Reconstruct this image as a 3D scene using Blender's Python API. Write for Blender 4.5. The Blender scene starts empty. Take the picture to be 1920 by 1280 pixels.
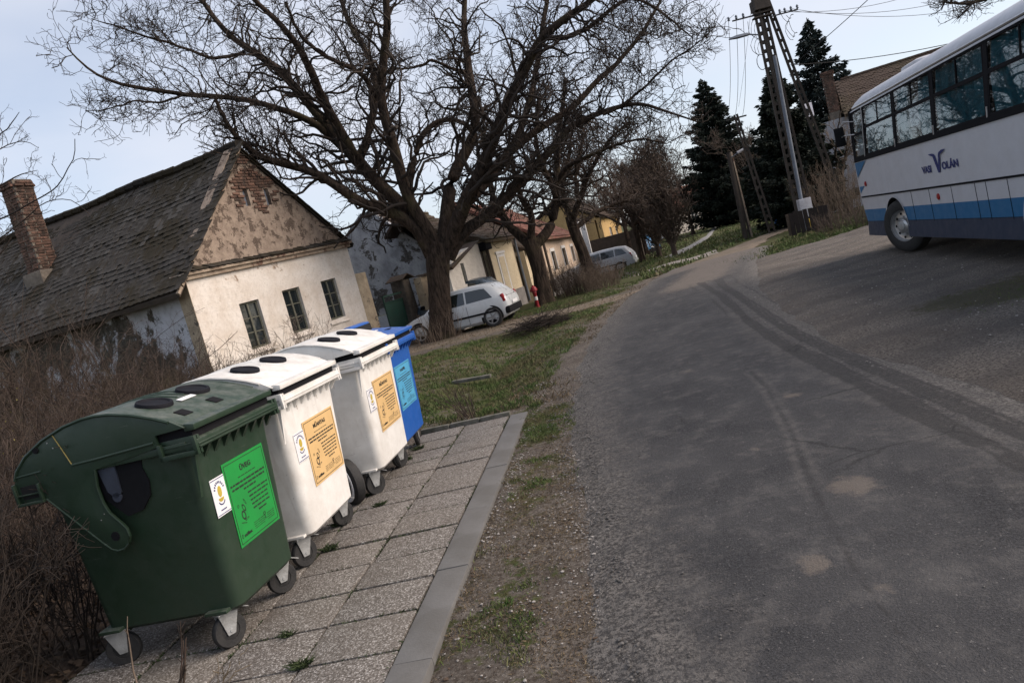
import bpy, bmesh, math, random
import numpy as np
from mathutils import Vector, Matrix, Euler
rad = math.radians
rng = np.random.default_rng(7)
random.seed(7)
scene = bpy.context.scene
COL = scene.collection

# ------------------------------------------------------------------ camera
F_PX, ROLL, PITCH, CAM_H = 1364.0, math.atan(.262), rad(6.07), 1.7
_fw = np.array([0, math.cos(PITCH), -math.sin(PITCH)]); _up0 = np.array([0, math.sin(PITCH), math.cos(PITCH)])
_rt = math.cos(ROLL)*np.array([1., 0, 0]) - math.sin(ROLL)*_up0
_up = math.sin(ROLL)*np.array([1., 0, 0]) + math.cos(ROLL)*_up0
_cam = np.array([0, 0, CAM_H])
cd = bpy.data.cameras.new('camera'); cam = bpy.data.objects.new('camera', cd); COL.objects.link(cam)
cd.sensor_width = 36; cd.lens = 36*F_PX/1920; cd.clip_end = 2000; cd.clip_start = .05
cam.matrix_world = Matrix(((_rt[0], _up[0], -_fw[0], 0), (_rt[1], _up[1], -_fw[1], 0), (_rt[2], _up[2], -_fw[2], CAM_H), (0, 0, 0, 1)))
scene.camera = cam

# ------------------------------------------------------------------ light
SUN_EL, SUN_AZ = 36, 94          # azimuth clockwise from +Y
w = bpy.data.worlds.new('World'); scene.world = w; w.use_nodes = True
nt = w.node_tree; nt.nodes.clear()
wo = nt.nodes.new('ShaderNodeOutputWorld'); bg = nt.nodes.new('ShaderNodeBackground'); sky = nt.nodes.new('ShaderNodeTexSky')
sky.sky_type = 'NISHITA'; sky.sun_disc = False; sky.sun_elevation = rad(SUN_EL); sky.sun_rotation = rad(SUN_AZ)
sky.air_density = 1.0; sky.dust_density = 1.2; sky.ozone_density = 1.0
bg.inputs[1].default_value = .122
tc = nt.nodes.new('ShaderNodeTexCoord'); mp = nt.nodes.new('ShaderNodeMapping'); mp.inputs['Scale'].default_value = (1, 1, 2.6)
cn = nt.nodes.new('ShaderNodeTexNoise'); cn.inputs['Scale'].default_value = 1.7; cn.inputs['Detail'].default_value = 5; cn.inputs['Roughness'].default_value = .5
cr = nt.nodes.new('ShaderNodeValToRGB'); cr.color_ramp.elements[0].position = .36; cr.color_ramp.elements[1].position = .72
cr.color_ramp.elements[0].color = (.30, .30, .30, 1); cr.color_ramp.elements[1].color = (.88, .88, .88, 1)
mx = nt.nodes.new('ShaderNodeMixRGB'); mx.inputs[2].default_value = (4.6, 4.75, 5.3, 1)
L = nt.links.new
L(tc.outputs['Generated'], mp.inputs[0]); L(mp.outputs[0], cn.inputs['Vector']); L(cn.outputs[0], cr.inputs[0])
L(cr.outputs[0], mx.inputs[0]); L(sky.outputs[0], mx.inputs[1]); L(mx.outputs[0], bg.inputs[0]); L(bg.outputs[0], wo.inputs[0])
sd = bpy.data.lights.new('sun', 'SUN'); sd.energy = 3.2; sd.angle = rad(52); sd.color = (1, .85, .72)
sun = bpy.data.objects.new('sun', sd); COL.objects.link(sun)
sun.rotation_euler = (rad(90-SUN_EL), 0, rad(180-SUN_AZ))
vs = scene.view_settings; vs.view_transform = 'Standard'; vs.look = 'None'; vs.exposure = 0.60; vs.gamma = 1; vs.use_curve_mapping = False

# ------------------------------------------------------------------ helpers
def at(x, y, Y):
    d = _fw*F_PX + _rt*(x-960) + _up*(640-y); return _cam + d*(Y/d[1])
def gnd(x, y, z=0.0):
    d = _fw*F_PX + _rt*(x-960) + _up*(640-y); return _cam + d*((z-CAM_H)/d[2])
def smooth(a, b, x):
    t = np.clip((np.asarray(x, float)-a)/(b-a), 0, 1); return t*t*(3-2*t)
_perm = np.random.default_rng(3).random((256, 256))
def vnoise(x, y):
    x = np.asarray(x, float); y = np.asarray(y, float)
    xi = np.floor(x).astype(int); yi = np.floor(y).astype(int); fx = x-xi; fy = y-yi
    fx = fx*fx*(3-2*fx); fy = fy*fy*(3-2*fy)
    a = _perm[xi % 256, yi % 256]; b = _perm[(xi+1) % 256, yi % 256]; c = _perm[xi % 256, (yi+1) % 256]; d = _perm[(xi+1) % 256, (yi+1) % 256]
    return (a*(1-fx)+b*fx)*(1-fy)+(c*(1-fx)+d*fx)*fy
def fbm(x, y, s=1.0, o=4):
    r = 0; a = .5; t = 0
    for i in range(o):
        r = r+a*vnoise(np.asarray(x)*s+17.3*i, np.asarray(y)*s+5.1*i); t += a; a *= .5; s *= 2.1
    return r/t

def tag(o, label=None, cat=None, group=None, kind=None):
    if label: o['label'] = label
    if cat: o['category'] = cat
    if group: o['group'] = group
    if kind: o['kind'] = kind
    return o
def empty(name, loc=(0, 0, 0), rz=0, label=None, cat=None, group=None):
    o = bpy.data.objects.new(name, None); o.empty_display_size = .2; COL.objects.link(o)
    o.location = loc; o.rotation_euler = (0, 0, rz); return tag(o, label, cat, group)
def link(name, me, m, parent=None, kind=None):
    o = bpy.data.objects.new(name, me); COL.objects.link(o)
    if m and not me.materials: me.materials.append(m)
    if parent: o.parent = parent
    if kind: o['kind'] = kind
    return o
def npmesh(name, V, Fq, m, parent=None, kind=None, smooth_=True, attrs=None):
    me = bpy.data.meshes.new(name); V = np.asarray(V, np.float32); Fq = np.asarray(Fq, np.int32); k = Fq.shape[1]
    me.vertices.add(len(V)); me.vertices.foreach_set('co', V.ravel())
    me.loops.add(Fq.size); me.loops.foreach_set('vertex_index', Fq.ravel())
    me.polygons.add(len(Fq)); me.polygons.foreach_set('loop_start', np.arange(0, Fq.size, k, dtype=np.int32))
    me.polygons.foreach_set('loop_total', np.full(len(Fq), k, np.int32))
    me.polygons.foreach_set('use_smooth', np.full(len(Fq), smooth_))
    for an, av in (attrs or {}).items():
        a = me.attributes.new(an, 'FLOAT', 'POINT'); a.data.foreach_set('value', np.asarray(av, np.float32).ravel())
    me.update(calc_edges=True)
    return link(name, me, m, parent, kind)
def grid_faces(nx, ny):
    i = np.arange(nx-1)[None, :]+np.arange(ny-1)[:, None]*nx
    return np.stack([i, i+1, i+1+nx, i+nx], -1).reshape(-1, 4)

class MB:
    def __init__(s): s.v = []; s.f = []
    def add(s, vs, fs):
        n = len(s.v); s.v += [tuple(p) for p in vs]; s.f += [tuple(i+n for i in f) for f in fs]; return s
    def box(s, c, d, rz=0, M=None):
        x, y, z = d[0]/2, d[1]/2, d[2]/2; vs = []
        for dz in (-z, z):
            for dx, dy in ((-x, -y), (x, -y), (x, y), (-x, y)):
                p = Vector((dx, dy, dz))
                if rz: p = Matrix.Rotation(rz, 3, 'Z') @ p
                if M: p = M @ p
                vs.append((p[0]+c[0], p[1]+c[1], p[2]+c[2]))
        return s.add(vs, [(0, 3, 2, 1), (4, 5, 6, 7), (0, 1, 5, 4), (1, 2, 6, 5), (2, 3, 7, 6), (3, 0, 4, 7)])
    def bb(s, x0, x1, y0, y1, z0, z1): return s.box(((x0+x1)/2, (y0+y1)/2, (z0+z1)/2), (abs(x1-x0), abs(y1-y0), abs(z1-z0)))
    def tube(s, P, R, n=8, caps=True):
        P = [Vector(p) for p in P]; R = [R]*len(P) if not hasattr(R, '__len__') else R; k = len(s.v); vs = []
        for i, p in enumerate(P):
            t = (P[min(i+1, len(P)-1)]-P[max(i-1, 0)]).normalized(); a = Vector((0, 0, 1)) if abs(t.z) < .9 else Vector((1, 0, 0))
            u = t.cross(a).normalized(); v = t.cross(u)
            for j in range(n):
                q = 2*math.pi*j/n; vs.append(p+(u*math.cos(q)+v*math.sin(q))*R[i])
        fs = [(i*n+j, i*n+(j+1) % n, (i+1)*n+(j+1) % n, (i+1)*n+j) for i in range(len(P)-1) for j in range(n)]
        if caps: fs += [tuple(range(n-1, -1, -1)), tuple((len(P)-1)*n+j for j in range(n))]
        return s.add(vs, fs)
    def prism(s, poly, axis, a, b):
        """poly of 2D points, extruded along axis from a to b. axis 'x': (y,z); 'y': (x,z); 'z': (x,y)"""
        def P(p, t): return {'x': (t, p[0], p[1]), 'y': (p[0], t, p[1]), 'z': (p[0], p[1], t)}[axis]
        n = len(poly); vs = [P(p, a) for p in poly]+[P(p, b) for p in poly]
        return s.add(vs, [tuple(range(n)), tuple(range(2*n-1, n-1, -1))]+[(i, (i+1) % n, (i+1) % n+n, i+n) for i in range(n)])
    def loft(s, secs, caps=True):
        n = len(secs[0]); vs = [p for q in secs for p in q]
        fs = [(i*n+j, i*n+(j+1) % n, (i+1)*n+(j+1) % n, (i+1)*n+j) for i in range(len(secs)-1) for j in range(n)]
        if caps: fs += [tuple(range(n-1, -1, -1)), tuple((len(secs)-1)*n+j for j in range(n))]
        return s.add(vs, fs)
    def lathe(s, prof, n=24, c=(0, 0, 0), axis='z', cap=True):
        """prof (r, h)"""
        vs = []
        for r, h in prof:
            for j in range(n):
                q = 2*math.pi*j/n; a, b = r*math.cos(q), r*math.sin(q)
                vs.append({'z': (c[0]+a, c[1]+b, c[2]+h), 'y': (c[0]+a, c[1]+h, c[2]+b), 'x': (c[0]+h, c[1]+a, c[2]+b)}[axis])
        fs = [(i*n+j, i*n+(j+1) % n, (i+1)*n+(j+1) % n, (i+1)*n+j) for i in range(len(prof)-1) for j in range(n)]
        if cap and prof[0][0] > 1e-4: fs.append(tuple(range(n-1, -1, -1)))
        if cap and prof[-1][0] > 1e-4: fs.append(tuple((len(prof)-1)*n+j for j in range(n)))
        return s.add(vs, fs)
    def mesh(s, name, m=None, bevel=0, smooth_=False, seg=2):
        me = bpy.data.meshes.new(name); me.from_pydata(s.v, [], s.f)
        bm = bmesh.new(); bm.from_mesh(me); bmesh.ops.recalc_face_normals(bm, faces=bm.faces)
        if bevel:
            es = [e for e in bm.edges if len(e.link_faces) == 2 and e.calc_face_angle(0) > .6]
            bmesh.ops.bevel(bm, geom=es, offset=bevel, segments=seg, affect='EDGES', clamp_overlap=True, profile=.6)
        bm.to_mesh(me); bm.free()
        if smooth_ or bevel:
            for p in me.polygons: p.use_smooth = True
            try: me.set_sharp_from_angle(angle=rad(38))
            except Exception: pass
        if m: me.materials.append(m)
        return me
    def build(s, name, m, parent=None, bevel=0, smooth_=False, kind=None, seg=2):
        return link(name, s.mesh(name, m, bevel, smooth_, seg), None, parent, kind)

# ------------------------------------------------------------------ materials
def newmat(name, rough=.8, metal=0, spec=.4):
    m = bpy.data.materials.new(name); m.use_nodes = True; b = m.node_tree.nodes['Principled BSDF']
    b.inputs['Roughness'].default_value = rough; b.inputs['Metallic'].default_value = metal
    b.inputs['Specular IOR Level'].default_value = spec
    return m, m.node_tree, b
def noise(n, scale, detail=4, rough=.6, vec=None, dist=0):
    t = n.nodes.new('ShaderNodeTexNoise'); t.inputs['Scale'].default_value = scale; t.inputs['Detail'].default_value = detail
    t.inputs['Roughness'].default_value = rough; t.inputs['Distortion'].default_value = dist
    if vec is None:
        if not hasattr(noise, 'x'): noise.x = {}
        c = n.nodes.get('OC') or n.nodes.new('ShaderNodeTexCoord'); c.name = 'OC'; vec = c.outputs['Object']
    n.links.new(vec, t.inputs['Vector']); return t.outputs[0]
def ramp(n, src, stops):
    r = n.nodes.new('ShaderNodeValToRGB'); e = r.color_ramp.elements
    while len(e) < len(stops): e.new(.5)
    for i, (p, c) in enumerate(stops):
        e[i].position = p; e[i].color = (c, c, c, 1) if not hasattr(c, '__len__') else tuple(c)+(1,)
    n.links.new(src, r.inputs[0]); return r.outputs[0]
def mixc(n, f, a, b, mode='MIX'):
    x = n.nodes.new('ShaderNodeMixRGB'); x.blend_type = mode
    for i, v in ((0, f), (1, a), (2, b)):
        if hasattr(v, 'is_linked'): n.links.new(v, x.inputs[i])
        else: x.inputs[i].default_value = v if i == 0 else tuple(v)+(1,)
    return x.outputs[0]
def mth(n, op, a, b=None):
    x = n.nodes.new('ShaderNodeMath'); x.operation = op
    for i, v in ((0, a), (1, b)):
        if v is None: continue
        if hasattr(v, 'is_linked'): n.links.new(v, x.inputs[i])
        else: x.inputs[i].default_value = v
    return x.outputs[0]
def attr(n, name):
    a = n.nodes.new('ShaderNodeAttribute'); a.attribute_name = name; return a.outputs['Fac']
def bump(n, b, h, strength=.4, dist=.01):
    x = n.nodes.new('ShaderNodeBump'); x.inputs['Strength'].default_value = strength; x.inputs['Distance'].default_value = dist
    n.links.new(h, x.inputs['Height']); n.links.new(x.outputs[0], b.inputs['Normal'])
def mat(name, c1, c2=None, scale=8, rough=.8, bs=.25, bscale=None, metal=0, spec=.4, c3=None, big=.7, bdist=.01):
    m, n, b = newmat(name, rough, metal, spec)
    c2 = c2 or tuple(x*.75 for x in c1)
    f = ramp(n, noise(n, scale, 6, .65), [(.35, 0), (.65, 1)])
    c = mixc(n, f, c1, c2)
    if c3:
        g = ramp(n, noise(n, big, 5, .6), [(.45, 0), (.62, 1)]); c = mixc(n, g, c, c3)
    n.links.new(c, b.inputs['Base Color'])
    if bs: bump(n, b, noise(n, bscale or scale*4, 4), bs, bdist)
    return m
def objrand(n):
    return n.nodes.new('ShaderNodeObjectInfo').outputs['Random']

M = {}
# --- ground family
def ground_colors(n):
    dirt = mixc(n, ramp(n, noise(n, 2.2, 6, .7), [(.35, 0), (.65, 1)]), (.095, .080, .067), (.185, .162, .14))
    dirt = mixc(n, ramp(n, noise(n, 38, 5, .7), [(.42, 0), (.62, 1)]), dirt, (.058, .045, .035))
    dirt = mixc(n, ramp(n, noise(n, 90, 2, .5), [(.66, 0), (.70, 1)]), dirt, (.30, .28, .25))
    return dirt
m, n, b = newmat('ground_soil', .95, 0, .2)
dirt = ground_colors(n)
gcol = mixc(n, ramp(n, noise(n, 1.3, 6, .7), [(.38, 0), (.66, 1)]), (.034, .056, .013), (.080, .086, .028))
gcol = mixc(n, ramp(n, noise(n, 26, 4, .7), [(.4, 0), (.65, 1)]), gcol, (.06, .048, .022))
msk = mth(n, 'ADD', attr(n, 'grass'), mth(n, 'MULTIPLY', mth(n, 'SUBTRACT', noise(n, 9, 6, .75), .5), 1.6))
c = mixc(n, ramp(n, msk, [(.42, 0), (.58, 1)]), dirt, gcol)
lit = mixc(n, ramp(n, noise(n, 14, 6, .8), [(.4, 0), (.6, 1)]), (.045, .03, .022), (.10, .07, .05))
c = mixc(n, attr(n, 'litter'), c, lit)
n.links.new(c, b.inputs['Base Color']); bump(n, b, noise(n, 30, 8, .75), .9, .03); M['ground'] = m
# asphalt
m, n, b = newmat('worn_asphalt', .85, 0, .35)
fine = noise(n, 95, 3, .8)
c = mixc(n, ramp(n, fine, [(.40, 0), (.62, 1)]), (.010, .0102, .0115), (.056, .056, .060))
c = mixc(n, ramp(n, noise(n, 28, 4, .8), [(.44, 0), (.60, .55)]), c, (.022, .022, .025))
c = mixc(n, ramp(n, noise(n, 1.1, 6, .6), [(.36, 0), (.68, 1)]), c, mixc(n, .5, c, (.084, .082, .082)))
c = mixc(n, ramp(n, noise(n, 4.5, 7, .75), [(.50, 0), (.66, .45)]), c, (.125, .117, .110))
spk = ramp(n, noise(n, 60, 2, .5), [(.69, 0), (.72, 1)])
c = mixc(n, mth(n, 'MULTIPLY', spk, .55), c, (.21, .20, .19))
dn = ramp(n, mth(n, 'ADD', attr(n, 'dust'), mth(n, 'MULTIPLY', mth(n, 'SUBTRACT', noise(n, 11, 7, .8), .5), 1.5)), [(.48, 0), (.78, 1)])
c = mixc(n, mth(n, 'MULTIPLY', dn, .62), c, (.165, .138, .115))
ed = mth(n, 'ADD', attr(n, 'edge'), mth(n, 'MULTIPLY', mth(n, 'SUBTRACT', noise(n, 5, 7, .78), .5), 1.5))
grav = mixc(n, ramp(n, noise(n, 42, 4, .85), [(.44, 0), (.56, 1)]), (.030, .027, .025), (.185, .170, .155))
c = mixc(n, ramp(n, ed, [(.25, .9), (.85, 0)]), c, grav)
pn = mth(n, 'MULTIPLY', attr(n, 'pale'), ramp(n, noise(n, 9, 4, .7), [(.3, .2), (.6, 1)]))
c = mixc(n, mth(n, 'MULTIPLY', pn, .42), c, (.13, .12, .11))
tn = ramp(n, mth(n, 'ADD', attr(n, 'track'), mth(n, 'MULTIPLY', mth(n, 'SUBTRACT', noise(n, 13, 7, .8), .5), 1.3)), [(.38, 0), (.66, 1)])
c = mixc(n, mth(n, 'MULTIPLY', tn, .66), c, (.024, .0225, .0225))
wv = n.nodes.new('ShaderNodeTexVoronoi'); wv.feature = 'DISTANCE_TO_EDGE'; wv.inputs['Scale'].default_value = .75
wq = n.nodes.new('ShaderNodeMixRGB'); wq.inputs[0].default_value = .16; nz = n.nodes.new('ShaderNodeTexNoise'); nz.inputs['Scale'].default_value = 2.2; nz.inputs['Detail'].default_value = 8; nz.inputs['Roughness'].default_value = .7
ocn = n.nodes.get('OC'); n.links.new(ocn.outputs['Object'], nz.inputs['Vector']); n.links.new(ocn.outputs['Object'], wq.inputs[1]); n.links.new(nz.outputs['Color'], wq.inputs[2]); n.links.new(wq.outputs[0], wv.inputs['Vector'])
crk = mth(n, 'MULTIPLY', ramp(n, wv.outputs['Distance'], [(.002, 1), (.0065, 0)]), ramp(n, noise(n, .7, 3, .5), [(.50, 0), (.60, 1)]))
c = mixc(n, mth(n, 'MULTIPLY', crk, .75), c, (.012, .012, .012))
n.links.new(c, b.inputs['Base Color']); bump(n, b, mth(n, 'ADD', noise(n, 95, 3, .8), noise(n, 26, 4, .8)), 1, .012); M['asphalt'] = m
# lot gravel
m, n, b = newmat('gravel_soil', .95, 0, .2)
c = mixc(n, ramp(n, noise(n, .8, 6, .65), [(.36, 0), (.62, 1)]), (.135, .117, .102), (.215, .19, .166))
c = mixc(n, ramp(n, noise(n, 45, 4, .8), [(.42, 0), (.6, 1)]), c, (.055, .048, .043))
c = mixc(n, ramp(n, noise(n, 70, 2, .5), [(.66, 0), (.7, 1)]), c, (.20, .18, .165))
sw = n.nodes.new('ShaderNodeTexWave'); sw.inputs['Scale'].default_value = .35; sw.inputs['Distortion'].default_value = 6; sw.inputs['Detail'].default_value = 5; sw.inputs['Detail Scale'].default_value = 1.2
oc = n.nodes.get('OC'); mpn = n.nodes.new('ShaderNodeMapping'); mpn.inputs['Rotation'].default_value = (0, 0, rad(72)); n.links.new(oc.outputs['Object'], mpn.inputs[0]); n.links.new(mpn.outputs[0], sw.inputs['Vector'])
c = mixc(n, mth(n, 'MULTIPLY', ramp(n, sw.outputs[1], [(.5, 0), (.8, 1)]), .35), c, (.07, .065, .062))
gm = mth(n, 'ADD', attr(n, 'grass'), mth(n, 'MULTIPLY', mth(n, 'SUBTRACT', noise(n, 6, 6, .8), .5), 1.8))
c = mixc(n, ramp(n, gm, [(.5, 0), (.8, .8)]), c, (.055, .052, .030))
n.links.new(c, b.inputs['Base Color']); bump(n, b, noise(n, 40, 8, .8), .9, .03); M['lot'] = m
M['track_dirt'] = mat('pale_track_soil', (.20, .155, .115), (.13, .105, .08), 6, .95, .8, 50, c3=(.12, .10, .07), big=1.5, bdist=.02)
M['pale_concrete'] = mat('pale_concrete_strip', (.30, .27, .24), (.20, .175, .15), 7, .95, .5, 40)
M['footpath'] = mat('grey_footpath', (.22, .215, .21), (.16, .155, .15), 5, .9, .4)
M['hill'] = mat('hillside_brown', (.05, .055, .025), (.10, .075, .055), .15, 1, 0, c3=(.04, .06, .02), big=.06)
# pavement slab: washed aggregate
m, n, b = newmat('washed_aggregate_slab', .85, 0, .35)
v = n.nodes.new('ShaderNodeTexVoronoi'); v.inputs['Scale'].default_value = 115
gco = n.nodes.new('ShaderNodeNewGeometry'); n.links.new(gco.outputs['Position'], v.inputs['Vector'])
hue = n.nodes.new('ShaderNodeSeparateColor'); n.links.new(v.outputs['Color'], hue.inputs[0])
c = ramp(n, hue.outputs[0], [(0, (.040, .034, .030)), (.35, (.115, .105, .098)), (.7, (.218, .202, .188)), (1, (.47, .45, .43))])
c = mixc(n, ramp(n, v.outputs['Distance'], [(.35, 0), (.75, .75)]), c, (.085, .072, .060))
c = mixc(n, mth(n, 'MULTIPLY', objrand(n), .32), c, (.145, .128, .104))
c = mixc(n, ramp(n, noise(n, 3, 5, .7, vec=gco.outputs['Position']), [(.5, 0), (.75, .55)]), c, (.10, .082, .068))
n.links.new(c, b.inputs['Base Color']); bump(n, b, v.outputs['Distance'], .5, .004); M['slab'] = m
M['kerb'] = mat('concrete_kerb', (.135, .132, .128), (.105, .102, .098), 3, .85, .5, 60, c3=(.10, .096, .09), big=2.5, bdist=.004)
M['old_kerb'] = mat('mossy_old_concrete', (.16, .15, .135), (.08, .08, .06), 9, .95, .7, 40)
M['stones'] = mat('pale_pebbles', (.40, .37, .34), (.09, .083, .078), 40, .85, 0)
M['gritstone'] = mat('grey_grit', (.13, .122, .115), (.05, .048, .047), 22, .9, 0)
M['grassb'] = mat('grass_blades', (.045, .088, .018), (.088, .118, .032), 5, .8, 0, c3=(.12, .10, .05), big=1.6)
M['dryb'] = mat('dry_grass_blades', (.17, .13, .08), (.09, .065, .04), 8, .9, 0)
M['weed'] = mat('weed_green', (.020, .036, .010), (.036, .052, .016), 12, .75, 0)
M['litter'] = mat('brown_leaves', (.10, .065, .04), (.05, .034, .024), 12, .9, 0)
# bark
def bark(name, a, b2, s=14):
    m, n, b = newmat(name, .95, 0, .15)
    oc = n.nodes.new('ShaderNodeTexCoord'); mpn = n.nodes.new('ShaderNodeMapping'); mpn.inputs['Scale'].default_value = (1, 1, .22)
    n.links.new(oc.outputs['Object'], mpn.inputs[0])
    f = noise(n, s, 6, .7, vec=mpn.outputs[0], dist=.4)
    c = mixc(n, ramp(n, f, [(.38, 0), (.62, 1)]), a, b2); c = mixc(n, ramp(n, noise(n, 1.2, 4), [(.55, 0), (.75, .6)]), c, (.085, .075, .035))
    n.links.new(c, b.inputs['Base Color']); bump(n, b, f, 1, .05); return m
M['bark'] = bark('furrowed_bark', (.013, .0098, .008), (.060, .043, .033))
M['twig'] = mat('twig_bark', (.017, .0125, .010), (.036, .026, .020), 3, .95, 0)
M['twig_brown'] = mat('brown_twigs', (.050, .037, .030), (.085, .062, .048), 1.5, .95, 0)
M['thicket'] = mat('thicket_stems', (.036, .025, .019), (.066, .046, .035), 1.5, .95, 0)
M['twig_red'] = mat('reddish_stems', (.058, .037, .028), (.036, .024, .019), 1.2, .95, 0, c3=(.06, .052, .024), big=.5)
M['twig_pale'] = mat('pale_stems', (.17, .13, .10), (.10, .075, .055), 3, .95, 0)
M['fir'] = mat('fir_needles', (.007, .012, .008), (.016, .024, .014), .8, .9, 0)
M['fir_blue'] = mat('bluish_spruce_needles', (.010, .018, .017), (.019, .030, .026), 1.2, .9, 0)
M['yew'] = mat('dull_bush_leaves', (.040, .032, .021), (.060, .042, .029), 1.2, .95, 0)
M['bud'] = mat('yellow_buds', (.30, .26, .06), (.22, .2, .05), 5, .8, 0)
# walls
def plaster(name, base, dirty, brick=None, s=1.0, low=.5, thr=.56, streak=True):
    m, n, b = newmat(name, .95, 0, .15)
    c = mixc(n, ramp(n, noise(n, 1.4*s, 6, .65), [(.4, 0), (.66, 1)]), base, dirty)
    c = mixc(n, ramp(n, noise(n, 11*s, 6, .75), [(.5, 0), (.75, .6)]), c, tuple(x*.55 for x in dirty))
    if brick is not None:
        f = ramp(n, noise(n, .8*s, 7, .72, dist=.3), [(thr, 0), (thr+.03, 1)])
        bc = mixc(n, ramp(n, noise(n, 9*s, 5, .7), [(.4, 0), (.6, 1)]), brick, tuple(x*.45 for x in brick))
        c = mixc(n, f, c, bc)
    n.links.new(c, b.inputs['Base Color']); bump(n, b, noise(n, 7*s, 8, .75), .8, .03); return m
M['facade'] = plaster('peeling_cream_plaster', (.68, .63, .575), (.56, .49, .42), (.44, .34, .26), 1.1, thr=.63)
M['gable'] = plaster('rough_bare_render', (.34, .27, .215), (.22, .17, .135), (.165, .125, .10), 4.0, thr=.52)
M['sidewall'] = plaster('flaking_white_limewash', (.50, .50, .53), (.36, .35, .35), (.10, .088, .07), .75, thr=.485)
M['barn'] = plaster('grey_weathered_render', (.40, .42, .45), (.23, .24, .26), (.13, .125, .12), 1.3, thr=.52)
M['barnlow'] = plaster('bluish_white_limewash', (.50, .54, .60), (.42, .45, .50), None)
M['cream'] = plaster('cream_wall_paint', (.60, .56, .50), (.50, .46, .41), (.38, .32, .27), 1.2, thr=.70)
M['yellow'] = plaster('pale_yellow_wall', (.60, .51, .36), (.52, .43, .30), None)
M['pinkish'] = plaster('peeling_pinkish_wall', (.56, .45, .35), (.48, .36, .27), (.30, .22, .17), 2.0, thr=.60)
M['ochre'] = plaster('weathered_ochre_wall', (.46, .37, .26), (.30, .24, .17), (.17, .14, .11), 2.0, thr=.56)
M['pillar'] = plaster('dark_damp_masonry', (.10, .085, .07), (.055, .048, .042), (.2, .17, .13), 2.2, thr=.64)
M['orange'] = plaster('orange_yellow_wall', (.48, .33, .15), (.40, .27, .13), None)
M['palewall'] = plaster('pale_house_wall', (.42, .42, .45), (.32, .31, .33), (.2, .18, .17), 1.2, thr=.62)
M['plinth'] = mat('grey_plinth', (.24, .22, .21), (.15, .14, .13), 4, .9, .5)
M['trim'] = mat('white_trim', (.68, .67, .65), (.56, .54, .52), 6, .8, .2)
M['cornice'] = plaster('crumbling_cornice', (.42, .34, .26), (.28, .21, .16), (.20, .12, .09), 3, thr=.55)
def tilemat(name, a, b2, moss, orr=True, pale=(.085, .078, .07)):
    m, n, b = newmat(name, .92, 0, .25)
    gp = n.nodes.new('ShaderNodeNewGeometry').outputs['Position']
    rnd = mth(n, 'ADD', objrand(n), attr(n, 'rnd'))
    c = mixc(n, ramp(n, noise(n, 9, 5, .8, vec=gp), [(.3, 0), (.7, 1)]), a, b2)
    if orr:
        c = mixc(n, mth(n, 'MULTIPLY', rnd, .6), c, tuple(x*1.3 for x in b2))
        wear_contrast = mth(n, 'MULTIPLY', attr(n, 'edge'), ramp(n, noise(n, 7, 4, .7, vec=gp), [(.35, .15), (.6, 1)]))  # worn lower edges painted paler, giving rows the contrast that flat shading lacks
        c = mixc(n, mth(n, 'MULTIPLY', wear_contrast, .75), c, pale)
        c = mixc(n, mth(n, 'MULTIPLY', ramp(n, noise(n, .7, 6, .7, vec=gp), [(.46, 0), (.58, .8)]), 1.0), c, moss)
        fl = ramp(n, mth(n, 'MULTIPLY', rnd, noise(n, .9, 4, .7, vec=gp)), [(.66, 0), (.70, .7)]); c = mixc(n, fl, c, pale)
    else:
        c = mixc(n, ramp(n, noise(n, .45, 5, .6), [(.46, 0), (.6, .85)]), c, moss)
    n.links.new(c, b.inputs['Base Color']); bump(n, b, noise(n, 40, 4), .5, .01); return m
M['tile'] = tilemat('old_dark_clay_tile', (.0085, .0075, .0065), (.029, .024, .019), (.026, .019, .008))
M['tile_brown'] = tilemat('brown_clay_tile', (.075, .050, .036), (.045, .033, .026), (.05, .040, .022), False)
M['tile_red'] = tilemat('faded_red_clay_tile', (.23, .10, .075), (.15, .07, .055), (.14, .09, .06), False)
m, n, b = newmat('old_brick', .95, 0, .15)
c = mixc(n, objrand(n), (.20, .115, .085), (.10, .062, .047)); gp = n.nodes.new('ShaderNodeNewGeometry').outputs['Position']; c = mixc(n, ramp(n, noise(n, 5, 6, .75, vec=gp), [(.42, 0), (.62, 1)]), c, (.050, .038, .032))
n.links.new(c, b.inputs['Base Color']); bump(n, b, noise(n, 60, 4), .6, .01); M['brick'] = m
M['mortar'] = mat('old_mortar', (.20, .165, .13), (.12, .10, .08), 8, .95, .6)
M['wood_frame'] = mat('old_olive_window_paint', (.115, .115, .085), (.075, .072, .055), 20, .7, .3)
M['dark'] = mat('dark_void', (.008, .008, .008), None, 5, .9, 0)
M['wood_dark'] = mat('dark_old_wood', (.05, .038, .03), (.08, .06, .045), 6, .9, .4)
def glass(name, tint, rough=.04, spec=.6):
    m, n, b = newmat(name, rough, 0, spec); b.inputs['Base Color'].default_value = tuple(tint)+(1,)
    bump(n, b, noise(n, 2.2, 2), .25, .02); return m
M['oldglass'] = glass('old_window_glass', (.012, .016, .018), .05, .8)
M['carglass'] = glass('car_glass', (.012, .018, .018), .02, .9)
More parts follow.
